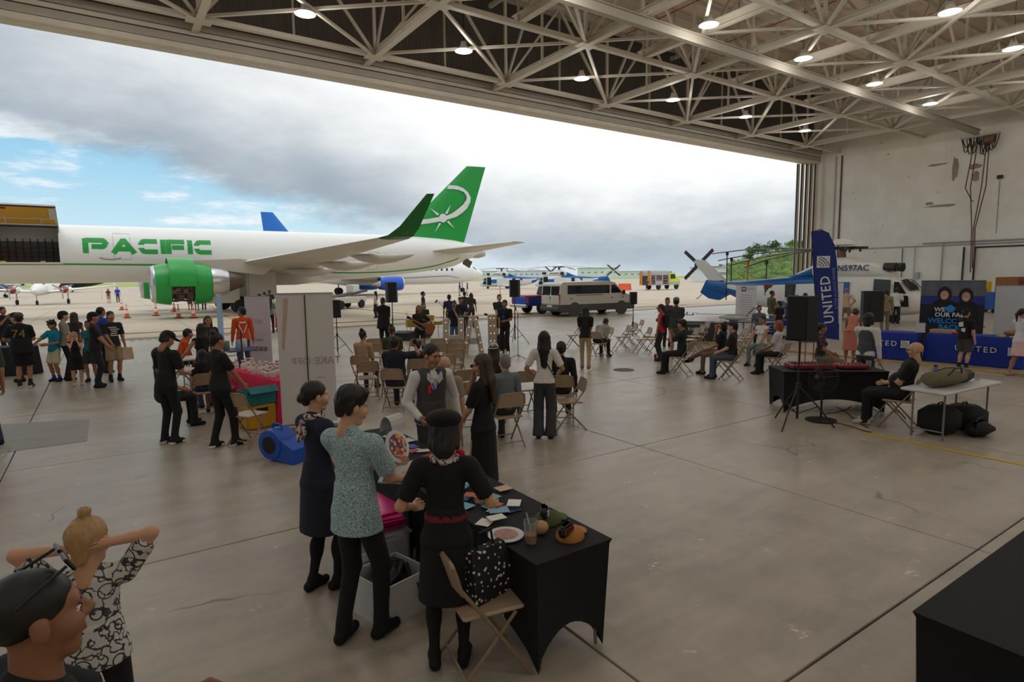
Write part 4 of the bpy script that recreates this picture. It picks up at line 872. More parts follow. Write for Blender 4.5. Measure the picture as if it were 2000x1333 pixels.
class SDF:
    def __init__(s): s.p=[]
    def rc(s,a,b,ra,rb,m=0,k=.02,flat=None): s.p.append(('rc',np.array(a,float),np.array(b,float),ra,rb,m,k,flat)); return s
    def cc(s,a,b,ra,rb,m=0,k=.004,flat=None): s.p.append(('cc',np.array(a,float),np.array(b,float),ra,rb,m,k,flat)); return s
    def el(s,c,r,m=0,k=.015): s.p.append(('el',np.array(c,float),np.array(r,float),0,0,m,k,None)); return s
    def sub(s,c,r): s.p.append(('sub',np.array(c,float),np.array(r,float),0,0,0,0,None)); return s
    def mesh(s,h):
        lo=np.full(3,9.);hi=np.full(3,-9.)
        for t,a,b,ra,rb,m,k,fl in s.p:
            if t=='sub': continue
            if t=='el': lo=np.minimum(lo,a-b);hi=np.maximum(hi,a+b)
            else:
                R=max(ra,rb); lo=np.minimum(lo,np.minimum(a,b)-R);hi=np.maximum(hi,np.maximum(a,b)+R)
        lo-=3*h;hi+=3*h; n=np.ceil((hi-lo)/h).astype(int)+1
        D=np.full(n,.15,np.float32); RAW=np.full(n,9.,np.float32); MT=np.zeros(n,np.int8)
        for t,a,b,ra,rb,m,k,fl in s.p:
            if t in('el','sub'): l,u=a-b-.05,a+b+.05
            else: R=max(ra,rb)+.05+k; l,u=np.minimum(a,b)-R,np.maximum(a,b)+R
            i0=np.clip(np.floor((l-lo)/h).astype(int),0,n); i1=np.clip(np.ceil((u-lo)/h).astype(int)+1,0,n)
            if (i1<=i0).any(): continue
            g=np.meshgrid(*[lo[q]+h*np.arange(i0[q],i1[q]) for q in range(3)],indexing='ij'); P=np.stack(g,-1).astype(np.float32)
            if t in('el','sub'):
                q=(P-a)/b; k0=np.sqrt((q*q).sum(-1))+1e-6; k1=np.sqrt((q*q/(b*b)).sum(-1))**1+1e-6; k1=np.sqrt(((P-a)/(b*b)*((P-a)/(b*b))).sum(-1))+1e-6; d=k0*(k0-1)/k1
            else:
                if fl is not None:
                    nrm,sc=np.array(fl[0],float),fl[1]; P=P+((P-a)@nrm)[...,None]*nrm*(1/sc-1)
                ba=b-a; L2=float(ba@ba)+1e-9; pa=P-a; tt=(pa@ba)/L2; tc=np.clip(tt,0,1)
                if t=='rc': d=np.sqrt(((pa-tc[...,None]*ba)**2).sum(-1))-(ra+(rb-ra)*tc)
                else:
                    rad=np.sqrt(((pa-tt[...,None]*ba)**2).sum(-1)); d=np.maximum(rad-(ra+(rb-ra)*tc),np.maximum(-tt,tt-1)*math.sqrt(L2))
            sl=tuple(slice(i0[q],i1[q]) for q in range(3)); d=d.astype(np.float32)
            if t=='sub': D[sl]=np.maximum(D[sl],-d); continue
            w=d<RAW[sl]; MT[sl]=np.where(w,m,MT[sl]); RAW[sl]=np.minimum(RAW[sl],d)
            D0=D[sl]; hh=np.clip(.5+.5*(D0-d)/max(k,1e-4),0,1); D[sl]=D0*(1-hh)+d*hh-k*hh*(1-hh)
        V,Q=surfnets(D,lo,h)
        ci=np.clip(np.round((V-lo)/h).astype(int),0,n-1); vm=MT[ci[:,0],ci[:,1],ci[:,2]]
        return V,Q,(vm[Q[:,0]] if len(Q) else np.zeros(0,int))
def fin(name,parts,mats,smooth=True):
    """join (V,Q,M) arrays into one mesh"""
    off=0;VV=[];QQ=[];MM=[]
    for V,Q,M in parts: VV.append(V);QQ.append(Q+off);MM.append(M);off+=len(V)
    V=np.concatenate(VV);Q=np.concatenate(QQ);M=np.concatenate(MM).astype(np.int32)
    me=bpy.data.meshes.new(name); me.vertices.add(len(V)); me.vertices.foreach_set('co',V.astype(np.float32).ravel())
    me.loops.add(len(Q)*4); me.loops.foreach_set('vertex_index',Q.astype(np.int32).ravel()); me.polygons.add(len(Q))
    me.polygons.foreach_set('loop_start',np.arange(0,len(Q)*4,4,dtype=np.int32))
    for m in mats: me.materials.append(m)
    me.polygons.foreach_set('material_index',M); me.update(calc_edges=True); me.validate(); me.shade_smooth(); return me
_C={}
def head_sdf(fem,res):   # mats: 0 skin 1 eye white 2 iris/brow 3 lips
    k=('head',fem,res)
    if k in _C: return _C[k]
    s=SDF(); j=.92 if fem else 1.
    s.el((0,-.014,.032),(.076,.096,.086)); s.el((0,.02,-.03),(.062*j,.072,.085)); s.rc((-.02*j,.05,-.098),(.02*j,.05,-.098),.024*j,.024*j,0,.02)
    s.rc((0,.082,.012),(0,.106,-.026),.008,.013,0,.012); s.rc((-.012,.096,-.032),(.012,.096,-.032),.009,.009,0,.008); s.rc((-.04,.074,.024),(.04,.074,.024),.011,.011,0,.02)
    s.el((-.045,.055,-.03),(.026,.03,.03),0,.02).el((.045,.055,-.03),(.026,.03,.03),0,.02)
    s.rc((-.02,.083,-.064),(.02,.083,-.064),.0085,.0085,3,.006)
    for q in(-1,1):
        s.el((q*.031,.0765,.002),(.0125,.009,.0072),1,.002); s.el((q*.031,.0825,.002),(.0078,.006,.0078),2,.001); s.rc((q*.018,.087,.0225),(q*.045,.078,.0225),.0045,.0035,2,.002)
        s.el((q*.079,-.006,-.008),(.011,.02,.031),0,.008)
    s.rc((0,-.016,-.07),(0,-.024,-.175),.05*j,.056*j,0,.02)
    _C[k]=s.mesh(res); return _C[k]
def hand_sdf(curl,res):
    k=('hand',curl,res)
    if k in _C: return _C[k]
    s=SDF(); s.rc((0,0,-.03),(0,0,.02),.025,.03,0,.02,((0,1,0),.75)); s.rc((-.004,0,.02),(0,0,.078),.032,.037,0,.015,((0,1,0),.42))
    for x,l in((.027,.068),(.009,.076),(-.009,.071),(-.026,.056)):
        p=np.array([x,0,.085]); a=0.
        for i,f in enumerate((.42,.32,.26)):
            a+=curl*(.5,.65,.45)[i]; q=p+l*f*np.array([x*.6 if curl<.3 else 0,math.sin(a),math.cos(a)]); s.rc(p,q,.0088-.0008*i,.0082-.0008*i,0,.004); p=q
    s.rc((.024,.006,.02),(.046,.016,.05),.013,.0105,0,.01); s.rc((.046,.016,.05),(.046-.012*curl,.022+.014*curl,.082),.0105,.0085,0,.005)
    _C[k]=s.mesh(res); return _C[k]
def hair_sdf(style,res):
    k=('hair',style,res)
    if k in _C: return _C[k]
    s=SDF()
    if style!='none': s.el((0,-.022,.044),(.083,.1,.088),0)
    if style in('short','curly'): s.rc((-.06,-.03,-.0),(-.055,-.06,-.05),.026,.02).rc((.06,-.03,-.0),(.055,-.06,-.05),.026,.02).rc((0,-.085,.02),(0,-.088,-.055),.05,.035)
    if style=='quiff': s.rc((-.05,.045,.09),(.05,.04,.1),.032,.034).rc((0,-.08,.02),(0,-.08,-.045),.05,.034).rc((-.066,-.03,.02),(-.062,-.045,-.04),.024,.018).rc((.066,-.03,.02),(.062,-.045,-.04),.024,.018).el((0,-.02,.075),(.088,.1,.075))
    if style=='curly':
        for a in range(14): s.el((.075*math.cos(a*2.4),-.02+.085*math.sin(a*2.4),.06+.05*math.sin(a*1.7)),(.03,.03,.03))
    if style in('long','longhair'): s.rc((0,-.07,.03),(0,-.1,-.18),.082,.085,0,.03,((0,1,0),.62)).rc((0,-.1,-.18),(0,-.105,-.42),.085,.05,0,.03,((0,1,0),.5)).rc((-.075,-.02,.03),(-.088,-.04,-.2),.026,.03).rc((.075,-.02,.03),(.088,-.04,-.2),.026,.03)
    if style=='bob': s.rc((0,-.06,.03),(0,-.075,-.1),.085,.075,0,.02,((0,1,0),.7)).rc((-.075,-.01,.03),(-.075,-.02,-.09),.026,.03).rc((.075,-.01,.03),(.075,-.02,-.09),.026,.03)
    if style=='bun': s.rc((0,-.08,.0),(0,-.085,-.04),.04,.03).el((0,-.118,.0),(.042,.036,.04))
    if style=='topbun': s.rc((0,-.08,.0),(0,-.085,-.05),.045,.03).el((0,-.07,.135),(.045,.043,.04))
    if style=='knot': s.p=[]; s.el((0,-.019,.036),(.08,.099,.087)); s.rc((0,-.07,.0),(0,-.078,-.06),.04,.03); s.rc((0,-.02,.115),(0,-.03,.14),.02,.024).el((.008,-.03,.15),(.026,.024,.02))
    if style=='pony': s.rc((0,-.08,.02),(0,-.085,-.03),.04,.03).rc((0,-.11,.05),(0,-.16,-.02),.028,.034).rc((0,-.16,-.02),(0,-.15,-.2),.034,.014)
    if style=='buzz': s.p=[]; s.el((0,-.018,.036),(.079,.099,.086))
    s.sub((0,.098,-.03),(.066,.062,.088)); s.sub((0,.09,-.12),(.1,.1,.1)); s.sub((-.08,.02,-.02),(.014,.026,.03)); s.sub((.08,.02,-.02),(.014,.026,.03))
    V,Q,M=s.mesh(res); a=np.arctan2(V[:,0],V[:,1]+.02); w=1+.016*np.sin(a*19+V[:,2]*14)+.012*np.sin(a*43-V[:,2]*25)+.012*np.sin(V[:,2]*70+a*7)
    if style!='buzz': V=V*w[:,None]
    _C[k]=(V,Q,M); return _C[k]
SKIN={'l':(205,158,128),'m':(172,122,92),'t':(150,102,74),'d':(112,74,54)}
def skin_m(t): return mat('skin_'+t,SKIN[t],.5,var=.06,scale=20)
m_eye=mat('eye_white',(225,220,214),.25); m_iris=mat('eye_dark',(34,24,20),.3); m_lip=mat('lips',(150,82,76),.45)
_cl={}
def cloth(rgb,sc=30.): return mat('cloth_%d_%d_%d'%rgb,rgb,.85,var=.16,scale=sc,bump=.15)
m_hair={'k':mat('hair_black',(24,20,19),.45,var=.4,scale=40),'b':mat('hair_brown',(62,42,30),.45,var=.4,scale=40),'a':mat('hair_auburn',(130,72,40),.45,var=.35,scale=40),'g':mat('hair_grey',(120,116,112),.5,var=.3,scale=40),'y':mat('hair_blond',(176,140,92),.5,var=.3,scale=40)}
def ik(a,t,l1,l2,pole):
    a,t,pole=np.array(a,float),np.array(t,float),np.array(pole,float); d=t-a; L=np.linalg.norm(d); L2=min(L,(l1+l2)*.999); d/=L; t=a+d*L2
    x=(l1*l1-l2*l2+L2*L2)/(2*L2); y=math.sqrt(max(l1*l1-x*x,0)); n=pole-d*(pole@d); n/=np.linalg.norm(n)+1e-9; return a+d*x+n*y,t
ARM={'down':(.26,.05,.85),'fwd':(.12,.30,1.1),'low':(.10,.26,.95),'phone':(.08,.30,1.42),'face':(.055,.14,1.52),'hip':(.20,.03,1.0),'mic':(.03,.16,1.45),'back':(.15,-.18,1.0),'side':(.42,.15,1.0),'reach':(.22,.45,1.08),'lap':(.10,.30,1.02),'lapw':(.16,.34,1.0),'cross':(-.06,.2,1.2),'up':(.2,.3,1.55),'rest':(.24,.22,1.06),'ear':(.085,-.06,1.63),'clasp':(.03,.24,1.02)}
def frame(z,y):
    z=z/np.linalg.norm(z); y=y-z*(y@z); n=np.linalg.norm(y); y=y/n if n>1e-6 else np.array([0,0,1.]); x=np.cross(y,z); return np.stack([x,y,z],1)
PEOPLE={}
def person(label,px=None,py=None,H=1.7,face=0,fem=False,skin='m',hair=('short','k'),top=(40,40,42),sleeve='s',bot='pants',botc=(36,36,40),shoe=(30,30,30),sole=None,arms=('down','down'),sit=0,lean=0,twist=0,head=(0,0),legs=None,fat=1.,res=.02,pos=None,z0=0.,hem=.9,group=None,headk=1.,curl=(.55,.55),belt=None,seat=.47,name='person',cat='person',prints=None,neckc=None,world_face=None,sock=None,topm=None,skirtlen=.5):
    if pos is None: q=onz(px,py,z0); pos=(q[0],q[1],z0)
    pos=np.array(pos,float); v=pos[:2]/np.linalg.norm(pos[:2]); base=math.atan2(v[1],v[0])-math.pi/2   # facing away from the camera
    rz=base-math.radians(face) if world_face is None else world_face
    sc=H/1.75; root=thing(name,label,cat,tuple(pos),rz,group)
    sk=skin_m(skin); mats=[sk,m_eye,m_iris,m_lip,topm or cloth(top),cloth(botc),cloth(shoe),cloth(sole or shoe),cloth(neckc or top),cloth(sock if isinstance(sock,tuple) else (20,19,21)),cloth(belt or (120,20,30))]
    s=SDF(); fy=(0,1,0)
    sw=.165 if fem else .185; hw=.085 if fem else .08
    # torso transform
    hipz=(seat+.09)/sc if sit else .94
    T=Matrix.Translation((0,0,hipz))@Matrix.Rotation(math.radians(-lean),4,'X')@Matrix.Rotation(math.radians(twist),4,'Z')
    def tp(x,y,z): return np.array(T@Vector((x,y,z-.94)))
    tdir=lambda x,y,z: np.array(T.to_3x3()@Vector((x,y,z)))
    F=(tdir(0,1,0),.70/ (fat**.0)); f=fat; ny=tdir(0,1,0)
    dress=bot in('dress','skirt')
    # torso
    cw=.138*f if fem else .148*f; ww=(.112 if fem else .132)*f
    s.rc(tp(0,0,1.12),tp(0,0,1.33),ww,cw,4,.03,(ny,.68)); s.rc(tp(-sw+.03,-.012,1.41),tp(sw-.03,-.012,1.41),.066,.066,4,.04); s.rc(tp(0,-.012,1.42),tp(0,-.02,1.475),.085,.058,4,.03)
    s.rc(tp(0,0,1.0),tp(0,.01*f,1.13),.142*f,ww*1.02,4 if not belt else 4,.03,(ny,.74))
    if fem: s.el(tp(-.065,.085,1.27),(.058,.055,.058),4,.03).el(tp(.065,.085,1.27),(.058,.055,.058),4,.03)
    elif f>1.1: s.el(tp(0,.06*f,1.1),(.14*f,.12*f,.15),4,.04)
    if neckc: s.cc(tp(0,-.012,1.455),tp(0,-.014,1.5),.078,.068,8,.003)
    if not sit: s.cc(tp(0,0,hem),tp(0,0,1.13),.186*f if hem<.9 else .172*f,ww*1.08,4,.006,(ny,.80))
    else: s.rc(tp(0,0,.97),tp(0,0,1.08),.15*f,.14*f,4,.02,(ny,.8))
    if belt: s.cc(tp(0,0,1.055),tp(0,0,1.085),.146*f,.144*f,10,.001,(ny,.75))
    if bot!='dress' or sit: s.rc(tp(-.055,-.005,.92),tp(.055,-.005,.92),.108*f,.108*f,5,.03,(ny,.98))
    # legs
    K=[];A=[]
    for q in(-1,1):
        hip=tp(q*hw,0,.92); 
        if legs and legs[0 if q<0 else 1] is not None: an=np.array(legs[0 if q<0 else 1],float)
        elif sit: an=np.array([q*.13,.44+hip[1],.085])
        else: an=np.array([q*.10,-.01,.085])
        kn,an=ik(hip,an,.43,.425,(q*.12,1,.25 if sit else 0)); K.append(kn);A.append(an)
        tl=.088*f**.6; sh=np.array([0,1.,0]); 
        fd=an-kn; fwd=np.array([q*.15,1,0]) if an[2]<.2 else np.array([q*.1,.9,-.45]); fwd/=np.linalg.norm(fwd)
        if bot in('pants','wide'):
            w=1. if bot=='pants' else 1.75
            s.rc(hip,kn,tl,.066*w**.5*f**.4,5,.03); s.rc(kn,an+(0,0,.03),.064*w**.5*f**.3,.05*w,5,.02); s.cc(kn*.2+an*.8,an+(0,0,-.045),.052*w,.058*w,5,.01)
        else:
            legm=9 if sock=='tights' else 0
            s.rc(hip,kn,tl*.92,.056,legm,.03); s.rc(kn,an,.054,.034,legm,.02); s.el(kn*.62+an*.38+(0,-.015,0),(.052,.055,.1),legm,.03)
            if bot=='shorts': s.rc(hip,hip*.45+kn*.55,tl*1.06,.094*f**.5,5,.02); s.cc(hip*.55+kn*.45,hip*.08+kn*.92,.098*f**.5,.104*f**.5,5,.004)
            if dress and sit: s.rc(hip,kn,.1,.085,5,.04)
            if sock and sock!='tights': s.cc(kn*.25+an*.75,an,.044,.042,9,.004)
        ft=an+fwd*.135; ft[2]=max(an[2]-.05,.035) if an[2]<.2 else ft[2]
        hl=an-fwd*.045+(0,0,-.04 if an[2]<.2 else -.02)
        if an[2]<.2: hl[2]=an[2]-.045
        s.rc(hl,ft,.042,.036,6,.02,None); s.rc(an+(0,0,-.0),an+fwd*.05+(0,0,-.02),.045,.045,6,.02)
        if sole is not None and an[2]<.2: s.cc((hl[0],hl[1],.0),(hl[0],hl[1],.03),.05,.05,7,.002).cc((ft[0],ft[1],.0),(ft[0],ft[1],.03),.046,.046,7,.002)
    if dress and not sit:
        zb=skirtlen; s.cc(tp(0,0,1.08),tp(0,0,.92),ww*1.05,.165*f,5,.02,(ny,.78)); s.cc(tp(0,0,.94),np.array([0,0,zb]),.166*f,.2*f,5,.02,(fy,.78))
    # arms
    W=[];HF=[]
    for q,ar in zip((-1,1),arms):
        shd=tp(q*sw,-.012,1.405); t=ARM[ar] if isinstance(ar,str) else ar
        pole={'hip':(q*1.,-.5,0),'face':(q*.5,.1,-1),'phone':(q*.5,0,-1),'mic':(q*.6,.1,-1),'ear':(q*1,.0,.35),'cross':(q*.6,-.1,-1)}.get(ar if isinstance(ar,str) else '',(q*.5,-.8,-.35))
        el_,wr=ik(shd,tp(q*t[0],t[1],t[2]),.285,.255,tdir(*pole)); W.append(wr)
        am=4 if sleeve=='l' else 0
        s.rc(shd,el_,.052 if not fem else .045,.041 if not fem else .036,am,.03); s.rc(el_,wr,.041 if not fem else .036,.027,am,.02)
        if sleeve=='s': s.rc(shd,shd*.55+el_*.45,.062,.062,4,.03); s.cc(shd*.7+el_*.3,shd*.2+el_*.8,.064,.068 if not fem else .06,4,.004)
        if sleeve=='l': s.rc(shd,el_,.06,.052,4,.03); s.rc(el_,wr,.05,.036,4,.02); s.cc(el_*.3+wr*.7,wr,.04,.04,4,.004)
        fd=wr-el_; inward=tdir(-q,.15,.1) if ar not in('face','ear','phone') else (tdir(-q*.3,-1,0) if ar!='ear' else tdir(-q,.5,0))
        if ar=='ear': fd=tdir(-q*.9,-.35,.25)
        HF.append((wr,frame(fd,inward),q))
    parts=[s.mesh(res)]
    hr=.0065 if res<.012 else .009
    for (wr,Fm,q),cu in zip(HF,curl):
        V,Q,M=hand_sdf(cu,hr); V=V.copy(); V[:,0]*=q*-1
        if -q<0: Q=Q[:,::-1]
        parts.append((V@Fm.T+wr,Q,M))
    # head
    hy,hpit=head; HM=T@Matrix.Translation((0,.015,1.635-.94))@Matrix.Rotation(math.radians(lean*.75),4,'X')@Matrix.Rotation(math.radians(-hy),4,'Z')@Matrix.Rotation(math.radians(hpit),4,'X')@Matrix.Scale(headk,4)
    HMn=np.array(HM); V,Q,M=head_sdf(fem,.006 if res<.012 else .0095); parts.append((V@HMn[:3,:3].T+HMn[:3,3],Q,M))
    me=fin('body',[(V*sc,Q,M) for V,Q,M in parts],mats); body=obj('body',me,root)
    hs=Matrix.Scale(sc,4)@HM
    def onhead(me,name): o=obj(name,me,body); o.matrix_local=hs; return o
    if hair and hair[0]!='none':
        kk=('hm',hair,res<.012)
        if kk not in _C: V,Q,M=hair_sdf(hair[0],.007 if res<.012 else .0105); _C[kk]=fin('hair',[(V,Q,M)],[m_hair[hair[1]]])
        onhead(_C[kk],'hair')
    Rm=Matrix.Translation(Vector(pos))@Matrix.Rotation(rz,4,'Z')
    info=dict(hs=hs,root=root,body=body,onhead=onhead,world=lambda p:Rm@(Vector(p)*sc),hands=[Rm@(Vector(w+F_[:,2]*.07)*sc) for (w,F_,q) in HF],tp=lambda x,y,z:Vector(tp(x,y,z))*sc,rz=rz,sc=sc,T=T)
    return info
def acc_cap(I,rgb,back=False,mesh=False):
    k=('cap',rgb,back)
    if k not in _C:
        s=SDF(); s.el((0,-.012,.065),(.09,.108,.075)); s.sub((0,0,-.035),(.2,.2,.075)); V,Q,M=s.mesh(.009); b=MB(); d=-1 if back else 1
        pts=[(.085*math.cos(a),d*(.07+.13*math.sin(a)),.052+.0*a) for a in np.linspace(0,math.pi,11)]
        n=len(pts); V2=np.array(pts+[(x,y,z-.008) for x,y,z in pts]); Q2=[]
        for i in range(n//2): Q2.append((i,i+1,n-2-i,n-1-i)); Q2.append((n+n-1-i,n+n-2-i,n+i+1,n+i))
        for i in range(n-1): Q2.append((i+1,i,n+i,n+i+1))
        _C[k]=fin('cap',[(V,Q,M),(V2,np.array(Q2),np.zeros(len(Q2),int))],[cloth(rgb)])
    return I['onhead'](_C[k],'cap')
def acc_glasses(I,up=0.,dark=True):
    k=('gl',dark)
    if k not in _C:
        b=MB()
        for q in(-1,1):
            b.bevbox((q*.034,.106,.002),(.052,.008,.034),.003,1); b.cyl((q*.06,.1,.006),(q*.083,-.005,.008),.0035,n=6)
        b.cyl((-.01,.108,.008),(.01,.108,.008),.003,n=6); _C[k]=b.mesh('glasses',[m_black,m_glass if dark else mat('clear_lens',(150,160,165),.1)])
    o=I['onhead'](_C[k],'glasses')
    if up: o.matrix_local=I['hs']@Matrix.Translation((0,-.035,up-.03))@Matrix.Rotation(.45,4,'X')@Matrix.Scale(1.15,4)
    return o
def acc(I,mb,name,mats,smooth=False):
    """accessory in torso coordinates (1.75 m figure, standing frame)"""
    o=mb.build(name,mats,I['body'],smooth); o.matrix_local=Matrix.Scale(I['sc'],4)@I['T']@Matrix.Translation((0,0,-.94)); return o
def held(name,label,cat,mb,mats,loc,rz=0,rx=0,smooth=False):
    o=mb.build(name,mats,None,smooth); o.location=loc; o.rotation_euler=(rx,0,rz); return tag(o,label,cat)
def st(px,ytop,H): q=onz(px,ytop,H); return (q[0],q[1],0.)
def se(px,ytop,H=1.7,lean=0,seat=.47): 
    q=onz(px,ytop,seat+.09+.81*H/1.75*math.cos(math.radians(lean*.8))); return (q[0],q[1],0.)
BK=(26,26,28); NV=(28,34,56); JN=(52,66,92); WH=(225,222,216); GY=(120,120,118); KH=(160,136,100); TAN=(186,160,134)
# ---- the five at the foreground table
P1=person('woman in navy uniform dress with patterned neck scarf and hair bun at the near table',632,1150,1.66,58,True,'l',('bun','k'),(30,34,52),'s','dress',(30,34,52),(16,16,18),arms=('low','low'),head=(15,0),res=.011,sock='tights',skirtlen=.52,legs=((-.06,-.06,.085),(.09,.08,.085)))
b=MB(); b.lathe([(.075,1.46),(.085,1.485),(.07,1.51),(.062,1.49)],(0,-.012,0),16); b.prism([(-.02,1.47),(-.1,1.36),(-.07,1.27),(-.02,1.38)],-.13,-.11); b.prism([(.02,1.47),(.05,1.36),(.0,1.30)],-.135,-.115)
def print_mat(name,base,inks,scale=30,thr=.55):
    m=bpy.data.materials.new(name); m.use_nodes=True; nt=m.node_tree; bs=nt.nodes['Principled BSDF']; tc=nn(nt,'ShaderNodeTexCoord'); c=tuple(lin(v) for v in base)
    for i,ink in enumerate(inks):
        vo=nn(nt,'ShaderNodeTexVoronoi') if i%2==0 else nn(nt,'ShaderNodeTexNoise'); vo.inputs['Scale'].default_value=scale*(1+.6*i)
        mp=nn(nt,'ShaderNodeMapping'); mp.inputs['Location'].default_value=(i*3.1,i,i*2); nt.links.new(tc.outputs['Object'],mp.inputs[0]); nt.links.new(mp.outputs[0],vo.inputs['Vector'])
        if thr<0:
            vo.inputs['Scale'].default_value=scale*(1+.5*i); src=vo.outputs['Distance'] if i%2==0 else vo.outputs['Fac']; ab=mth(nt,'ABSOLUTE',mth(nt,'SUBTRACT',src,.42 if i%2==0 else .5)); c=mixc(nt,sstep(nt,ab,.045,.02),c,tuple(lin(v) for v in ink)); continue
        f=sstep(nt,vo.outputs['Distance'] if i%2==0 else vo.outputs['Fac'],thr*.62 if i%2==0 else .52,thr*.5 if i%2==0 else .56); c=mixc(nt,f,c,tuple(lin(v) for v in ink))
    nt.links.new(c,bs.inputs['Base Color']); bs.inputs['Roughness'].default_value=.85; _M[name]=m; return m
m_scarf=print_mat('scarf_print',(206,196,188),[(176,30,48),(40,40,60)],24); acc(P1,b,'neck_scarf',m_scarf)
m_aloha=print_mat('aloha_print',(150,184,188),[(44,92,130),(212,222,214),(60,110,140)],85,.6)
P2=person('man in pale blue floral print shirt and black trousers holding a booklet',705,1250,1.73,42,False,'l',('quiff','k'),(170,190,190),'s','pants',(20,20,22),(14,14,15),arms=((-.02,.33,1.16),(.14,.34,1.06)),head=(30,-12),res=.010,hem=.80,topm=m_aloha,curl=(.6,1.1),legs=((-.1,-.06,.085),(.1,.1,.085)))
P3=person('woman seen from behind in black dress, red belt and black beret at the near table',878,1300,1.62,4,True,'l',('bob','k'),(20,20,22),'s','dress',(20,20,22),(14,14,15),arms=((.24,.2,1.06),(.25,.22,1.08)),head=(0,-14),res=.010,sock='tights',belt=(120,28,48),skirtlen=.50,legs=((-.1,0,.085),(.1,.01,.085)))
s=SDF(); s.el((0,-.035,.085),(.118,.122,.066)); s.el((0,-.03,.06),(.098,.112,.05)); V,Q,M=s.mesh(.008); P3['onhead'](fin('beret',[(V,Q,M)],[cloth((18,18,20))]),'beret')
b=MB(); b.lathe([(.085,1.45),(.1,1.46),(.098,1.48),(.08,1.49)],(0,-.015,0),18); acc(P3,b,'collar_scarf',m_scarf); b=MB().sphere((.1,.03,1.48),(.035,.03,.03),10); acc(P3,b,'red_rosette',cloth((190,30,50)))
P4=person('person in grey waistcoat over white shirt smiling across the near table',pos=st(838,672,1.74),H=1.74,face=160,skin='m',hair=('bun','k'),top=(222,220,216),sleeve='l',bot='pants',botc=(60,60,64),arms=((.3,.08,.92),(.2,.2,1.02)),head=(-18,-8),lean=6,res=.011)
b=MB(); s=SDF(); s.rc((0,.0,1.1),(0,0,1.34),.155,.168,0,.02,((0,1,0),.72)); s.cc((0,0,.9),(0,0,1.14),.186,.157,0,.01,((0,1,0),.82)); s.rc((-.1,-.012,1.42),(.1,-.012,1.42),.082,.082,0,.02); s.sub((0,.15,1.43),(.06,.13,.17)); s.sub((-.225,0,1.36),(.07,.2,.14)); s.sub((.225,0,1.36),(.07,.2,.14)); s.sub((0,-.02,1.53),(.08,.09,.06)); V,Q,M=s.mesh(.011)
o=obj('waistcoat',fin('waistcoat',[(V,Q,M)],[cloth((74,74,76))]),P4['body']); o.matrix_local=Matrix.Scale(P4['sc'],4)@P4['T']@Matrix.Translation((0,0,-.94))
b=MB().tube([(-.06,.07,1.49),(-.03,.125,1.35),(0,.13,1.26)],.006,6).tube([(.06,.07,1.49),(.03,.125,1.35),(0,.13,1.26)],.006,6); acc(P4,b,'lanyard',mat('lanyard_blue',(30,60,190),.6)); acc(P4,MB().box((.07,.135,1.3),(.03,.01,.09)),'name_tag',mat('tag_red',(225,50,50),.5))
b=MB()
for q in(-1,1): b.prism([(q*.01,1.40),(q*.075,1.47),(q*.085,1.40),(q*.04,1.35)],.075,.125)
acc(P4,b,'shirt_collar',cloth((222,220,216)))
P5=person('woman in black dress and dark glasses resting a hand on her cheek behind the table',pos=st(942,694,1.64),H=1.64,face=-62,fem=True,skin='l',hair=('long','b'),top=(20,20,22),sleeve='s',bot='dress',botc=(20,20,22),arms=('low','face'),head=(-8,-6),res=.011,skirtlen=.3,curl=(.6,.25)); acc_glasses(P5)
# ---- man and child close to the camera
P6=person('man with dark sunglasses pushed up on his shaved head beside the small child',pos=st(48,1122,1.75),H=1.75,face=78,skin='t',hair=('buzz','k'),top=(24,26,28),arms=((.18,.42,1.1),'down'),head=(6,4),res=.010); acc_glasses(P6,.1)
P7=person('small child with blond top knot in black and white print shirt covering both ears',pos=(*onz(172,1062,1.55)[:2],.64),H=.98,face=10,skin='l',hair=('knot','y'),top=(205,205,200),botc=(24,24,30),arms=('ear','ear'),res=.010,headk=1.32,head=(18,-4),topm=print_mat('cartoon_print',(206,204,200),[(36,36,40),(60,60,64)],16,-1),name='child',cat='child',hem=.86,curl=(.25,.25))
# ---- group at the left tables
PL=[]
PL.append(person('person in dark green shirt and jeans passing the black-draped table',pos=(*onz(-16,872)[:2],0),H=1.75,face=-30,top=(54,72,62),botc=JN,res=.014))
person('man in navy shirt behind the black-draped table with one arm raised',pos=st(4,600,1.7),H=1.7,face=150,top=(24,28,44),arms=('down','phone'))
i=person('man in dark cap and sunglasses half hidden behind the jersey man',pos=st(29,612,1.7),H=1.7,face=-90,top=(44,44,48),skin='l'); acc_cap(i,(36,34,32)); acc_glasses(i)
i=person('heavy man in olive cap and black jersey with number 74 on the back',50,757,1.74,12,False,'m',('short','k'),(22,22,24),'s','shorts',(24,24,26),(40,40,42),WH,arms=('rest','fwd'),fat=1.32,hem=.82,sock=(30,30,32)); acc_cap(i,(92,88,62))
t=textmesh('74',.27,mat('jersey_gold',(150,132,84),.7),'jersey_number',.002,bold=-.006); o=obj('jersey_number',t,i['body']); o.matrix_local=Matrix.Scale(i['sc'],4)@i['T']@Matrix.Translation((0,-.168,.33))@Matrix.Rotation(math.pi/2,4,'X')
person('boy in teal football shirt and white shorts with blue socks',112,745,1.5,-130,False,'m',('curly','k'),(10,140,168),'s','shorts',(206,204,170),(34,34,60),arms=('fwd','reach'),sock=(30,60,190),head=(0,-25),headk=1.06)
person('little girl in black vest top with both hands at her mouth',153,754,1.26,178,True,'l',('bob','y'),(24,24,28),'n','shorts',(20,20,24),(190,180,180),arms=('face','face'),headk=1.15,name='child',cat='child')
i=person('man in dark cap and light grey tee behind the boy in teal',pos=st(122,609,1.72),H=1.72,face=80,top=(150,148,144),skin='l'); acc_cap(i,(34,34,38))
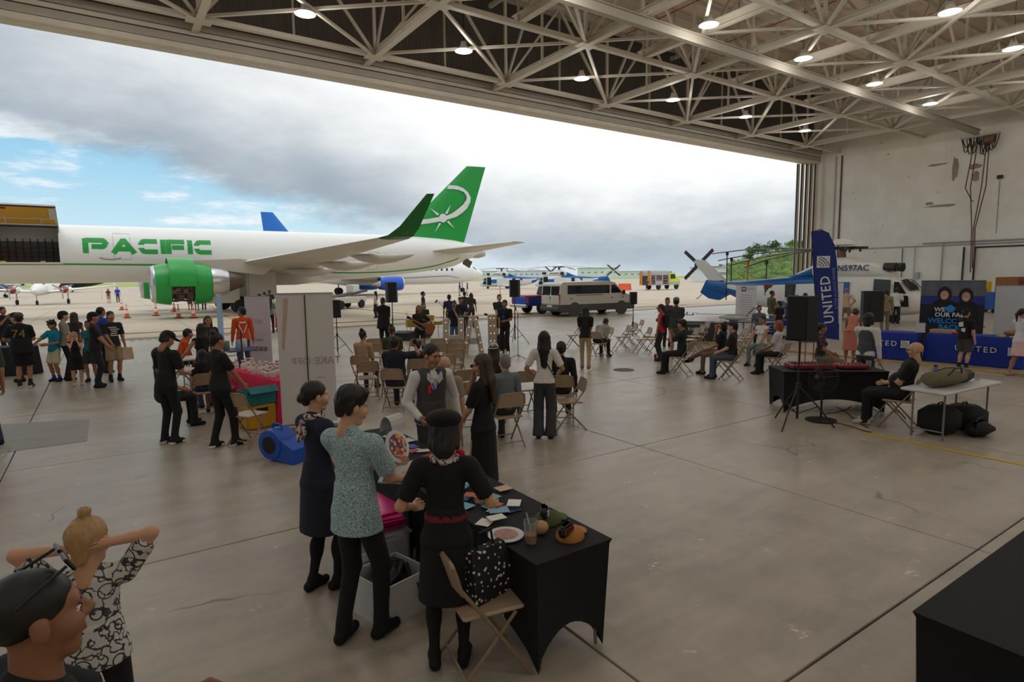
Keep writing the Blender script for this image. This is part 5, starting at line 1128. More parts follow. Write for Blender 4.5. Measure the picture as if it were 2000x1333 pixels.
person('woman with long dark hair in sleeveless top and white shorts behind the girl',pos=st(143,611,1.63),H=1.63,face=-25,fem=True,hair=('long','b'),top=(70,56,54),sleeve='n',bot='shorts',botc=(214,212,206),sock=WH)
person('dark-haired woman in teal top standing behind the little girl',pos=st(171,627,1.5),H=1.5,face=200,fem=True,hair=('short','k'),top=(34,110,120),sleeve='n',bot='shorts',botc=(60,60,64))
i=person('man in plain black tee and navy trousers in profile beside the girl',193,757,1.74,95,False,'m',('short','k'),(26,27,30),'s','pants',(26,30,46),(24,24,26),arms=('low','low')); acc_cap(i,(24,24,26))
i=person('man in black graphic tee and khaki shorts holding a pale bag',226,745,1.72,160,False,'m',('short','k'),(32,32,34),'s','shorts',(158,140,112),(26,26,28),arms=('down','low'),sock=(26,26,28))
b=MB()
for k in range(5): b.box((random.uniform(-.03,.03),.12,1.36-.05*k),(random.uniform(.12,.22),.012,.03))
acc(i,b,'shirt_print',cloth((190,190,186)))
held('tote_bag','pale cloth bag held by the man in khaki shorts','bag',MB().prism([(-.16,-.16),(.16,-.16),(.13,.14),(-.1,.16)],-.05,.05),cloth((196,176,150)),i['hands'][0]+Vector((0,0,-.12)),.6)
person('man in royal blue tee behind the graphic tee man',pos=st(196,601,1.76),H=1.76,face=60,top=(32,66,170))
# ---- booth at the left
i=person('man in black polo and black cap writing on a pad while standing',333,866,1.69,48,False,'m',('short','k'),BK,'s','pants',(24,24,26),(22,22,24),WH,arms=('fwd','fwd'),head=(10,-28),lean=6,res=.014); acc_cap(i,(24,24,28))
held('note_pad','white note pad in the hands of the man in black cap','notepad',MB().box((0,0,0),(.16,.22,.015)),m_plate,(i['hands'][0]+i['hands'][1])/2+Vector((0,0,.03)),i['rz'],.4)
person('seated man in black partly hidden behind the standing man with the pad',pos=(*onz(322,838)[:2],0),H=1.72,face=80,sit=1,top=BK,botc=(28,28,30),arms=('lap','lap'),res=.016)
person('woman in black polo with her hand on a folding chair back',437,873,1.68,62,True,'m',('topbun','k'),BK,'s','pants',(22,22,24),(24,24,26),WH,arms=('down',(.16,.34,.86)),fat=1.12,res=.014,legs=((-.08,-.1,.085),(.1,.14,.085)))
person('man in bright orange long-sleeved shirt sitting behind the writing man',pos=se(343,643,1.7,22),H=1.7,face=82,sit=1,lean=22,top=(214,84,26),sleeve='l',botc=BK,arms=('lapw','lapw'))
person('woman with long black hair in black sleeveless top and jeans seen from behind',pos=st(392,633,1.62),H=1.62,face=-25,fem=True,hair=('long','k'),top=BK,sleeve='n',botc=JN,arms=('side','down'))
person('woman with reddish brown hair facing us between the booth tables',pos=st(405,618,1.62),H=1.62,face=170,fem=True,hair=('long','b'),top=(40,40,60))
person('girl with long black hair sitting beside the booth table',pos=se(394,684,1.4),H=1.4,face=-10,fem=True,hair=('long','k'),sit=1,top=(30,28,30),bot='shorts',botc=JN)
i=person('man in orange jacket with reflective stripes and jeans standing by the banners',pos=st(471,601,1.73),H=1.73,face=-8,top=(210,80,24),sleeve='l',botc=JN,head=(-50,0)); acc(i,MB().box((0,-.115,1.36),(.17,.01,.04)).box((.06,-.118,1.2),(.02,.01,.24),0,RY(.35)).box((-.06,-.118,1.2),(.02,.01,.24),0,RY(-.35)),'reflective_stripe',m_wt)
# ---- apron strollers
for px,py,H,a,tp,sl,bt,bc,lab in((213,592,1.62,170,(110,40,40),'s','shorts',KH,'woman in maroon top and shorts standing out on the apron'),(231,591,1.76,180,(50,70,190),'s','pants',(44,46,60),'man in royal blue shirt standing out on the apron'),
 (372,606,1.7,0,GY,'s','shorts',(120,90,70),'person in shorts standing behind the jet engine'),(385,607,1.7,10,(90,110,150),'s','shorts',(140,150,160),'person in pale shorts beside the jet engine cowl'),(399,606,1.74,0,BK,'s','pants',(34,34,38),'person in dark trousers under the jet wing'),
 (530,651,1.64,0,(96,128,138),'s','pants',(26,26,30),'woman in teal blouse and black trousers walking toward the jet'),(546,648,1.66,12,(226,212,200),'l','skirt',(214,50,136),'woman in cream top and bright pink skirt walking toward the jet'),
 (735,621,1.64,-70,(214,200,190),'s','pants',(30,30,34),'woman in pale print blouse and black trousers crossing the apron'),(898,578,1.75,-70,(44,60,130),'s','shorts',(190,190,190),'person in blue shirt walking by the airliner nose wheel'),(913,578,1.72,-80,(60,70,110),'s','shorts',(200,196,190),'person in slate shirt following along by the airliner nose wheel'),
 (1263,567,1.78,160,(54,58,84),'s','pants',(40,42,60),'firefighter in navy uniform beside the fire engine')):
    person(lab,px,py,H,a,'woman' in lab,'l' if 'woman' in lab else 'm',('long','k') if 'woman' in lab else ('short','k'),tp,sl,bt,bc,res=.024,skirtlen=.2)
for px,yt,H,a,tp,lab in((506,574,1.72,-60,(40,44,60),'man in slate shirt pointing under the wing'),(516,570,1.72,0,BK,'man in black tee under the wing near the main gear'),(526,567,1.78,15,NV,'tall man in navy tee under the wing'),(826,570,1.75,90,(50,50,56),'man in charcoal tee on the apron behind the drummer'),(877,576,1.72,10,(30,44,88),'man in navy shirt carrying a yellow case behind the singer'),(907,570,1.74,0,(54,52,54),'man in charcoal shirt with his back turned on the apron'),(920,573,1.68,0,(62,60,62),'woman in dark grey dress with her back turned on the apron')):
    person(lab,pos=st(px,yt,H),H=H,face=a,top=tp,botc=(46,44,48),res=.022,fem='woman' in lab,hair=('long','b') if 'woman' in lab else ('short','k'))
# ---- band
person('big man in black shirt with tied back hair by the loudspeaker stand',751,683,1.78,15,False,'m',('pony','k'),(22,22,24),'l','pants',(30,32,40),fat=1.3,arms=('low','low'),hem=.72,res=.018)
DR=person('drummer in dark green tee sitting behind the drum kit',pos=(*st(813,590,1.35)[:2],0),H=1.7,face=175,sit=1,top=(36,62,44),arms=('lapw','fwd'),seat=.52)
GU=person('guitarist with long orange hair in black printed tee',pos=st(818,597,1.62),H=1.62,face=165,fem=True,skin='t',hair=('long','a'),top=(24,28,28),botc=(26,26,28),arms=((.34,.3,1.2),(.06,.24,1.02)),res=.017)
SI=person('singer in black tee and blue jeans holding a microphone to her mouth',pos=st(887,590,1.64),H=1.64,face=192,fem=True,skin='m',hair=('topbun','k'),top=(22,24,26),botc=(70,92,128),arms=('mic','down'),res=.017)
KB=person('keyboard player in navy tee with dark curls',pos=st(900,581,1.7),H=1.7,face=175,hair=('curly','k'),skin='t',top=(26,32,52),arms=('fwd','fwd'),res=.018)
BS=person('bassist in dark green printed tee behind the lanyard man',pos=st(975,576,1.78),H=1.78,face=168,skin='l',hair=('short','b'),top=(30,50,42),bot='shorts',botc=(30,36,36),arms=('low','low'),res=.018)
EM=person('man in black with blue lanyard standing at a microphone stand',987,692,1.72,-160,False,'t',('short','k'),(18,18,20),'s','pants',(20,20,22),WH,WH,arms=('fwd','low'),res=.016)
acc(EM,MB().tube([(-.05,.09,1.48),(0,.16,1.3),(.05,.09,1.48)],.008,6).box((0,.165,1.22),(.07,.01,.1)),'lanyard',mat('lanyard_blue',(30,60,190),.6))
# ---- audience, left block
person('woman with hair bun in tan blouse sitting in the audience',pos=se(708,646,1.66),H=1.66,face=22,fem=True,hair=('topbun','k'),sit=1,top=(176,148,124),sleeve='l',botc=(60,50,48),arms=('lap','lap'),res=.016)
person('person with bun in olive green sitting ahead of the man in navy',pos=se(765,637,1.7),H=1.7,face=8,hair=('topbun','b'),sit=1,top=(62,72,48),arms=('lap','lap'),res=.017)
i=person('broad man in navy tee sitting and raising a phone',pos=se(770,658,1.76),H=1.76,face=18,sit=1,skin='t',top=(26,32,46),fat=1.3,botc=(40,44,56),arms=('lap',(.28,.4,1.5)),res=.016)
held('phone','smartphone raised by the seated man in navy','phone',MB().bevbox((0,0,0),(.075,.012,.15),.004),m_black,i['hands'][1]+Vector((0,0,.06)),i['rz'])
person('small child with curly dark hair sitting beside the man in navy',pos=se(815,668,1.25),H=1.25,face=0,sit=1,hair=('curly','k'),top=(34,30,34),headk=1.12,name='child',cat='child')
person('bald older man sitting in the audience chairs',pos=se(868,697,1.72),H=1.72,face=5,sit=1,skin='l',hair=('none','g'),top=(150,140,130),res=.015)
i=person('woman in pale grey mesh cap sitting in the audience',pos=se(964,672,1.64),H=1.64,face=5,fem=True,sit=1,hair=('long','b'),top=(60,44,40),res=.016); acc_cap(i,(190,188,184),True)
person('grey-haired person in slate blue shirt and glasses sitting in the audience',pos=se(986,694,1.66),H=1.66,face=-25,sit=1,skin='l',hair=('short','g'),top=(108,120,128),sleeve='l',botc=(50,52,58),res=.015)
i=person('woman in white tee and wide grey trousers standing behind the chairs',1064,856,1.63,4,True,'m',('longhair','k'),(226,220,214),'s','wide',(62,65,67),(30,30,32),arms=('rest','rest'),hem=.93,res=.013)
acc(i,MB().tube([(-.1,-.07,1.47),(.02,-.135,1.3),(.16,-.11,1.05),(.17,0,1.0)],.011,6),'crossbody_strap',m_black)
person('man in black jacket sitting beside the woman in white tee',pos=se(1096,668,1.7),H=1.7,face=0,sit=1,top=(26,26,28),sleeve='l',res=.015)
# ---- middle and right
person('woman in black tee and khaki trousers walking across the open floor',1143,722,1.66,2,True,'m',('long','k'),(22,22,24),'s','pants',(172,146,108),(110,96,82),arms=('low','low'),res=.015,legs=((-.09,.12,.085),(.1,-.2,.12)))
person('person in grey hooded top slumped forward on a folding chair',pos=(*onz(1168,700)[:2],0),H=1.68,face=30,sit=1,lean=42,top=(150,150,146),sleeve='l',botc=(30,30,34),arms=('lap','lap'),head=(0,-25),res=.016)
i=person('woman in red tank top with black backpack and sunglasses',pos=st(1291,595,1.62),H=1.62,face=-75,fem=True,skin='t',hair=('bun','k'),top=(190,34,48),sleeve='n',botc=(40,42,46),res=.017); acc(i,MB().bevbox((0,-.19,1.25),(.3,.16,.42),.05),'backpack',cloth((24,24,26))); acc_glasses(i)
person('woman in charcoal shirt facing us next to the man in grey cap',pos=st(1304,582,1.68),H=1.68,face=160,fem=True,skin='m',hair=('pony','b'),top=(56,56,58),res=.018)
i=person('man in grey cap and dark grey tee seen from behind at the drone table',pos=st(1321,582,1.78),H=1.78,face=8,skin='m',top=(58,60,62),bot='shorts',botc=(96,96,80),arms=('low','low'),fat=1.12,res=.018); acc_cap(i,(112,110,106),True)
i=person('young man in dark green tee holding up a phone on a folding chair',pos=se(1333,626,1.7),H=1.7,face=-72,sit=1,hair=('quiff','k'),top=(26,38,34),botc=(24,24,28),arms=('phone','phone'),res=.016)
held('phone','smartphone held up by the young man in dark green tee','phone',MB().bevbox((0,0,0),(.15,.012,.075),.004),m_black,(i['hands'][0]+i['hands'][1])/2+Vector((0,0,.05)),i['rz'])
i=person('man in pale cap and khaki trousers sitting with crossed legs and a drink',pos=se(1412,625,1.72),H=1.72,face=-80,sit=1,hair=('bob','k'),top=(24,28,36),botc=(128,104,82),arms=('lap','mic'),legs=((-.06,.45,.085),(-.12,.75,.36)),res=.015); acc_cap(i,(206,204,206))
held('iced_tea_cup','clear cup of orange iced tea held by the man in pale cap','cup',MB().lathe([(.03,-.07),(.042,.07),(.03,.08)],n=14),mat('iced_tea',(216,110,40),.15),i['hands'][1]+Vector((0,0,.03)))
i=person('man in dark cap and black shirt sitting behind the man with the drink',pos=se(1432,629,1.72),H=1.72,face=-80,sit=1,skin='l',top=(34,30,32),botc=(70,84,100),arms=('lap','lap'),res=.016); acc_cap(i,(48,40,56))
person('woman in white tank top sitting behind the drone display table',pos=se(1489,618,1.64),H=1.64,face=-150,fem=True,skin='m',hair=('bun','k'),sit=1,top=(220,220,216),sleeve='n',botc=(110,130,130),arms=('lapw','lapw'),res=.018)
person('person in denim shirt behind the woman in white tank top',pos=st(1483,597,1.5),H=1.5,face=170,fem=True,hair=('short','k'),top=(84,100,118),res=.02)
person('red-haired woman in white tee sitting apart by the blue lettered table',pos=se(1521,627,1.66),H=1.66,face=-72,fem=True,skin='m',hair=('bob','a'),sit=1,top=(206,202,206),botc=(26,30,38),arms=('lap','lap'),res=.015)
person('bald man in olive tee standing by the helicopter cabin',pos=st(1508,568,1.78),H=1.78,face=60,skin='t',hair=('buzz','k'),top=(86,90,52),botc=(120,118,96),res=.02)
person('boy in black tee beside the prize wheel',pos=st(1523,589,1.45),H=1.45,face=-50,hair=('curly','k'),top=BK,res=.02,name='child',cat='child')
person('woman with long black hair at the blue booth table near the prize wheel',pos=st(1541,578,1.62),H=1.62,face=-110,fem=True,hair=('long','k'),top=(40,70,76),res=.02)
person('person with short black hair just behind the large loudspeaker',pos=st(1556,577,1.66),H=1.66,face=0,top=(52,52,56),res=.022)
person('person in tan shirt beside the feather flag',pos=st(1573,573,1.7),H=1.7,face=0,top=(150,134,116),res=.022)
person('woman in dark floral blouse sitting on the ledge with one arm out',pos=se(1605,632,1.66),H=1.66,face=75,fem=True,skin='t',hair=('bun','k'),sit=1,topm=print_mat('floral_print',(24,24,26),[(150,60,50),(60,60,64)],18),botc=(110,110,90),arms=('lap','side'),res=.016)
person('woman in coral sleeveless dress bending over a booth table',1658,712,1.62,14,True,'t',('bun','b'),(190,118,96),'n','dress',(190,118,96),(150,110,90),arms=('reach','reach'),lean=38,res=.016,skirtlen=.42)
person('man in beige shirt and khaki trousers with a hand on his hip by the helicopter',1650,640,1.78,8,False,'m',('buzz','g'),(196,164,138),'s','pants',(136,110,72),(150,120,84),arms=('down','hip'),res=.018,legs=((-.2,0,.085),(.16,0,.085)))
person('man in camouflage fatigues standing behind the black loudspeaker',1727,652,1.78,-15,False,'m',('short','k'),sleeve='l',topm=print_mat('camo_print',(132,116,92),[(88,84,62),(160,146,120)],9),botc=(122,108,86),shoe=(120,96,72),res=.018)
person('man in white tee and dark trousers looking into the helicopter cockpit',1748,637,1.76,6,False,'t',('short','k'),(216,216,210),'s','pants',(30,30,38),WH,WH,arms=('low','fwd'),res=.018)
i=person('person in grey waistcoat and white sleeves standing behind the sound desk',pos=st(1694,612,1.68),H=1.68,face=25,lean=6,skin='m',hair=('bob','k'),top=(214,212,208),sleeve='l',botc=(60,60,64),arms=('reach','down'),res=.015)
s=SDF(); s.rc((0,0,1.1),(0,0,1.33),.143,.158,0,.02,((0,1,0),.71)); s.cc((0,0,.9),(0,0,1.14),.172,.145,0,.01,((0,1,0),.8)); s.sub((-.2,0,1.36),(.075,.2,.13)); s.sub((.2,0,1.36),(.075,.2,.13)); V,Q,M=s.mesh(.014); o=obj('waistcoat',fin('waistcoat',[(V,Q,M)],[cloth((74,74,76))]),i['body']); o.matrix_local=Matrix.Scale(i['sc'],4)@i['T']@Matrix.Translation((0,0,-.94))
DJ=person('bald sound engineer in glasses and black shirt leaning back in a folding chair',pos=se(1765,668,1.78,-14),H=1.78,face=-82,sit=1,lean=-14,skin='l',hair=('none','g'),top=(20,20,22),botc=(20,20,22),shoe=(190,186,180),arms=('clasp','clasp'),fat=1.18,res=.013,head=(0,-6)); acc_glasses(DJ,0,False)
i=person('teenager in black tee with white back print, grey shorts and cap at the blue table',1879,722,1.52,32,False,'l',('short','k'),(20,20,22),'s','shorts',(70,70,70),(24,24,26),WH,arms=('low','down'),res=.014,sock=(24,24,26),fat=1.08); acc_cap(i,(20,20,22))
acc(i,MB().prism([(-.1,1.36),(.02,1.4),(.04,1.26),(-.08,1.24)],-.135,-.125).prism([(-.02,1.2),(.1,1.22),(.09,1.1),(-.0,1.12)],-.14,-.13),'back_print',cloth((215,215,212)))
i=person('woman in white top and pleated pink skirt carrying a black bag',1987,736,1.58,48,True,'m',('pony','k'),(214,210,216),'s','skirt',(226,186,184),(170,140,120),arms=('low','fwd'),res=.014,skirtlen=.55,legs=((-.16,-.1,.085),(.14,.12,.085)))
acc(i,MB().bevbox((.05,.16,1.08),(.34,.12,.22),.03),'waist_bag',cloth((30,28,32)))
import re
# ================================================================ furniture and equipment
m_cf=mat('chair_frame',(150,128,104),.4,.2); m_cs=mat('chair_seat',(172,150,126),.38,.1); m_gf=mat('grey_frame',(120,120,122),.4,.4); m_bf=mat('black_vinyl',(24,24,26),.5)
def chair_meshes(fr,st_):
    d={}
    d['seat']=MB().bevbox((0,.0,.445),(.39,.40,.03),.012).mesh('seat',st_)
    b=MB(); rings=[]
    for z,w in((.60,.40),(.62,.405),(.72,.405),(.78,.38),(.80,.33)): rings.append([(-w/2,-.205-(z-.6)*.28,z),(0,-.225-(z-.6)*.28,z),(w/2,-.205-(z-.6)*.28,z),(w/2,-.19-(z-.6)*.28,z),(0,-.21-(z-.6)*.28,z),(-w/2,-.19-(z-.6)*.28,z)])
    d['backrest']=b.loft(rings).mesh('backrest',st_)
    d['front_leg']={}
    for q in(-1,1):
        d['front_leg'][q]=MB().tube([(q*.14,-.262,.805),(q*.19,-.255,.78),(q*.212,-.225,.66),(q*.212,-.05,.42),(q*.212,.24,.0)],.0125,6).mesh('front_leg',fr)
    d['rear_leg']={q:MB().tube([(q*.19,.14,.43),(q*.2,-.05,.22),(q*.2,-.25,0)],.0115,6).mesh('rear_leg',fr) for q in(-1,1)}
    d['stretcher']=[MB().cyl(a,b_,r,n=6).mesh('stretcher',fr) for a,b_,r in(((-.212,.17,.1),(.212,.17,.1),.009),((-.2,-.19,.08),(.2,-.19,.08),.009),((-.2,.05,.425),(.2,.05,.425),.009),((-.14,-.262,.805),(.14,-.262,.805),.0125))]
    return d
CHM=chair_meshes(m_cf,m_cs); CHB=chair_meshes(m_gf,m_bf)
def chair(pos,rz,label,group=None,ms=CHM):
    t=thing('folding_chair',label,'chair',(pos[0],pos[1],pos[2] if len(pos)>2 else 0),rz,group)
    obj('seat',ms['seat'],t); obj('backrest',ms['backrest'],t); [obj('stretcher',e,t) for e in ms['stretcher']]
    for q in(-1,1): obj('leg',ms['front_leg'][q],t); obj('leg',ms['rear_leg'][q],t)
    return t
GL='empty tan folding chairs facing the band'; GR='tan folding chairs in rows beside the drone table'
seated=[o for o in bpy.data.objects if o.get('category') in('person','child') and 'sit' in o.get('label','') or o.get('label','').find('chair')>=0 and o.get('category')=='person' or 'slumped' in o.get('label','')]
occ=[]
for o in seated:
    l=o['label']
    if any(w in l for w in('drummer','ledge','standing','hand on a folding','walking','behind the chairs')): continue
    s_='a folding chair under the '+l
    short=re.split(' sitting| slumped| holding up| leaning| partly| and raising| with crossed| ahead',l)[0]; occ.append(o.location.copy())
    r=o.rotation_euler.z; off=Vector((math.sin(r),-math.cos(r),0))*-.02
    chair((o.location.x+off.x,o.location.y+off.y,0),r,'tan folding chair occupied by the '+short)
def free(p,dmin=.42): return all((Vector((p[0],p[1],0))-q).length>dmin for q in occ)
k=0
for px,py in((716,704),(767,704),(806,704),(775,722),(727,661),(735,670),(812,661),(851,661),(886,661),(855,670),(889,670),(884,680),(852,682),(866,692),(901,720),(911,743),(1018,722),(996,757),(1093,724)):
    q=onz(px,py,.80)
    if free(q): chair((q[0],q[1],0),-.25,'empty tan folding chair in the audience rows facing the band',GL); occ.append(Vector((q[0],q[1],0)))
q=onz(1110,800,.3); chair((q[0],q[1],0),1.1,'tan folding chair turned sideways behind the woman in white tee')
for px,py in((1119,680),(1180,690),(1197,689),(1213,684),(1228,677),(1241,668),(1254,690),(1277,690),(1298,690),(1345,692),(1357,684),(1368,674),(1440,694),(1452,688),(1515,694)):
    q=onz(px,py)
    if free(q,.36): chair((q[0],q[1],0),1.05,'tan folding chair in the rows beside the drone table',GR); occ.append(Vector((q[0],q[1],0)))
for px,py,rz,lab in((489,866,-.95,'tan folding chair with pale seat in front of the yellow bin'),(455,800,-.9,'tan folding chair tucked behind the one by the yellow bin')):
    q=onz(px,py); chair((q[0],q[1],0),rz,lab)
fch=chair((1.84,3.04,0),-1.75,'tan folding chair pushed against the near black table')
q=onz(1728,812); chair((q[0],q[1],0),.75,'grey-framed folding chair with black seat behind the sound desk',None,CHB)
# ---- tables
m_lin=cloth((20,20,22),12.); m_bluec=cloth((26,52,150),10.); m_pink=cloth((222,40,84),10.); m_wtop=mat('white_plastic',(205,205,205),.4); m_leg=mat('table_leg',(130,130,132),.4,.4)
def stretch_table(label,cx,cy,lx,ly,rz,h=.74,mt=None,name='covered_table'):
    t=thing(name,label,'table',(cx,cy,0),rz); b=MB(); n=12; per=[]
    for (x0,y0),(x1,y1) in(((-1,-1),(1,-1)),((1,-1),(1,1)),((1,1),(-1,1)),((-1,1),(-1,-1))):
        for i in range(n): f=i/n; per.append((x0+(x1-x0)*f,y0+(y1-y0)*f,f))
    rings=[]
    for r in(1.,.96,.85,.65,.4,.18,0.):
        ring=[]
        for X,Y,f in per:
            arch=math.sin(math.pi*f)**.7; ins=(.012+.045*math.sin(math.pi*(1-r))*arch+.02*(1-r)*arch) if r<1 else 0.
            zb=.42*h*arch**1.4*.0+ .32*h*arch; z=zb+(h-zb)*r; inn=.05*(1-r)
            x=X*(lx/2-(ins if abs(Y)<1 or abs(X)==1 else 0)-inn*.6); y=Y*(ly/2-(ins if abs(X)<1 or abs(Y)==1 else 0)-inn*.6); ring.append((x,y,z))
        rings.append(ring)
    b.loft(rings[::-1],0,True,False); b.add([(x,y,z) for x,y,z in rings[0]],[tuple(range(len(per)))]); b.build('stretch_cover',mt or m_lin,t,50)
    for sx in(-1,1):
        for sy in(-1,1): MB().cyl((sx*(lx/2-.075),sy*(ly/2-.075),0),(sx*(lx/2-.1),sy*(ly/2-.1),h-.05),.012,n=8).build('leg',m_leg,t)
    return t
def cloth_table(label,cx,cy,lx,ly,rz,mt,h=.75,z0=0.):
    t=thing('draped_table',label,'table',(cx,cy,z0),rz); b=MB(); rings=[]; n=16; per=[]
    for (x0,y0),(x1,y1) in(((-1,-1),(1,-1)),((1,-1),(1,1)),((1,1),(-1,1)),((-1,1),(-1,-1))):
        for i in range(n): per.append((x0+(x1-x0)*i/n,y0+(y1-y0)*i/n,i))
    for r in(1.,.97,.6,.02):
        ring=[]
        for X,Y,i in per:
            w=.012*math.sin(i*2.2)*(1-r)*2; e=.012+.05*(1-r)+w if r<1 else 0; ring.append((X*(lx/2+e),Y*(ly/2+e),h*r+.003))
        rings.append(ring)
    b.loft(rings[::-1],0,True,False); b.add(rings[0],[tuple(range(len(per)))]); b.build('table_cloth',mt,t,60)
    for sx in(-1,1):
        for sy in(-1,1): MB().cyl((sx*(lx/2-.09),sy*(ly/2-.09),0),(sx*(lx/2-.09),sy*(ly/2-.09),h-.02),.016,n=8).build('leg',m_leg,t)
    return t
def plain_table(label,cx,cy,lx,ly,rz,h=.74,mt=None):
    t=thing('folding_table',label,'table',(cx,cy,0),rz); MB().bevbox((0,0,h-.02),(lx,ly,.045),.015).build('table_top',mt or m_wtop,t)
    for sx in(-1,1):
        for sy in(-1,1): MB().cyl((sx*(lx/2-.2),sy*(ly/2-.1),0),(sx*(lx/2-.2),sy*(ly/2-.1),h-.04),.014,n=8).build('leg',m_leg,t)
        MB().cyl((sx*(lx/2-.2),-ly/2+.1,.12),(sx*(lx/2-.2),ly/2-.1,.12),.01,n=6).build('brace',m_leg,t)
    return t
stretch_table('black stretch-covered table spread with cards and caps',2.33,3.63,.62,1.82,0)
stretch_table('black stretch-covered table with acrylic stand beyond the spread of cards',2.33,5.48,.62,1.82,0)
stretch_table('bare black stretch-covered table with nothing on it',4.35,.72,2.15,1.0,0)
TZ=.742
# ---- things on the near table
rd=random.Random(5); cols=[(222,222,220),(60,140,180),(190,90,50),(230,226,214),(40,60,90),(200,170,140),(120,170,190),(240,240,238)]
for k in range(46):
    u=rd.uniform(2.08,2.56); v=rd.uniform(3.35,4.5); a=rd.uniform(0,3.1); c=cols[k%8]
    o=MB().bevbox((0,0,0),(rd.uniform(.07,.12),rd.uniform(.09,.15),.003),.001).build('card',mat('card_%d'%(k%8),c,.5,var=.25,scale=25),None,loc=(u,v,TZ+.004+.0032*k*.25),rot=(rd.uniform(-.03,.03),0,a)); tag(o,'loose %s card in the spread on the near black table'%('white','blue','rust orange','cream','navy','tan','pale teal','bright white')[k%8],'card','cards spread on the near table')
for k in range(9):
    o=MB().tube([(0,0,0),(.1,.02,.006),(.22,0,.002)],.003,5).build('reed_stick',mat('reed',(170,140,90),.7),None,loc=(2.1+rd.random()*.4,3.9+rd.random()*.7,TZ+.05),rot=(0,0,rd.uniform(0,3))); tag(o,'thin brown reed stick lying over the cards','stick','sticks on the cards')
def cap_thing(label,loc,rgb,rz):
    s=SDF(); s.el((0,0,.0),(.095,.11,.075)); s.sub((0,0,-.14),(.3,.3,.14)); V,Q,M=s.mesh(.008); t=thing('baseball_cap',label,'cap',loc,rz); obj('crown',fin('crown',[(V,Q,M)],[cloth(rgb)]),t)
    pts=[(.09*math.cos(a),.07+.12*math.sin(a),.006+.012*math.sin(a)*-1) for a in np.linspace(0,math.pi,11)]; b=MB().add(pts+[(x,y,z+.006) for x,y,z in pts],[tuple(range(10,-1,-1)),tuple(range(11,22))]+[(i,i+1,12+i,11+i) for i in range(10)]); b.build('brim',cloth(rgb),t); MB().sphere((0,0,.075),.008,6).build('button',cloth(rgb),t); return t
cap_thing('tan canvas cap at the end of the near table',(2.43,2.9,TZ+.004),(176,116,58),-1.0)
cap_thing('olive green cap behind the tan cap',(2.46,3.18,TZ+.004),(74,84,46),-1.3)
t=thing('goggles','goggles with mirrored lens lying on the tan cap','goggles',(2.36,2.86,TZ+.085),.4); MB().bevbox((0,0,0),(.15,.05,.075),.02).build('frame',m_bf,t); MB().bevbox((0,-.024,0),(.12,.02,.055),.008).build('lens',mat('mirror_lens',(120,70,60),.08,.6),t)
t=thing('goggles','goggles with clear lens lying on the olive cap','goggles',(2.42,3.17,TZ+.09),1.); MB().bevbox((0,0,0),(.14,.05,.07),.02).build('frame',m_bf,t); MB().bevbox((0,-.024,0),(.115,.02,.05),.008).build('lens',mat('clear_lens2',(190,196,196),.08),t)
m_clear=mat('clear_plastic',(235,238,238),.08,trans=.85,var=.02); m_fruit=mat('fruit_mix',(224,140,50),.4,var=.5,scale=40)
t=thing('fruit_cup','clear plastic cup of cut fruit with spoon on the near table','cup',(2.17,2.98,TZ)); MB().lathe([(.036,.0),(.048,.15),(.046,.15),(.034,.004)],n=20).build('cup',m_clear,t,40); MB().lathe([(.001,.004),(.034,.004),(.04,.06),(.001,.062)],n=16).build('fruit',m_fruit,t); MB().cyl((.01,0,.05),(-.02,.02,.2),.004,n=6).build('spoon',m_wtop,t)
t=thing('hand_fan','round white paper hand fan hanging over the edge of the near table','fan',(2.09,3.15,TZ+.012),.3); MB().lathe([(.001,0),(.12,0),(.12,.006),(.001,.006)],n=28).build('fan_leaf',m_wtop,t); MB().lathe([(.001,.0065),(.08,.0065),(.08,.0085),(.001,.0085)],n=24).build('fan_print',mat('fan_print',(170,120,100),.5,var=.6,scale=22),t)
tag(MB().sphere((0,0,.045),(.06,.05,.045),14).build('beige_pouch',cloth((190,150,110)),None,True,loc=(2.3,3.05,TZ)),'round beige pouch beside the fruit cup','pouch')
# ---- far near-table: stand, brochures, phone in the hands
t=thing('brochure_stand','clear acrylic stand with curled white sheet on the table','stand',(2.33,5.55,TZ),.5); MB().prism([(-.12,0),(.12,0),(.1,.3),(-.1,.3)],-.004,.004).build('back_panel',m_clear,t); MB().box((0,-.06,.02),(.22,.12,.006)).build('foot_plate',m_clear,t)
b=MB(); b.loft([[(-.11,.0-.08*math.sin(a)*1,.18+.16*math.cos(a)),(.11,.0-.08*math.sin(a),.18+.16*math.cos(a))] for a in np.linspace(-1.6,1.5,9)],0,False,False); b.build('curled_sheet',m_wtop,t)
for k in range(16):
    o=MB().bevbox((0,0,0),(.09,.14,.004),.001).build('leaflet',mat('leaflet_%d'%(k%4),[(228,228,226),(40,70,180),(210,206,200),(180,60,60)][k%4],.5,var=.2),None,loc=(2.1+rd.random()*.45,4.75+rd.random()*1.3,TZ+.004+.001*k),rot=(0,0,rd.uniform(0,3))); tag(o,'small %s leaflet lying on the black table around the acrylic stand'%('white','blue','grey','red')[k%4],'leaflet','leaflets around the acrylic stand')
h=P2['hands'][1]; t=thing('booklet','white booklet with blue square held open by the man in floral shirt','booklet',h+Vector((.0,.06,.03)),P2['rz']+.3); MB().box((0,.0,0),(.3,.21,.012),0,RX(.5)).build('cover',m_wtop,t); MB().box((-.09,-.075,-.03),(.05,.04,.004),0,RX(.5)).build('printed_square',m_blue,t)
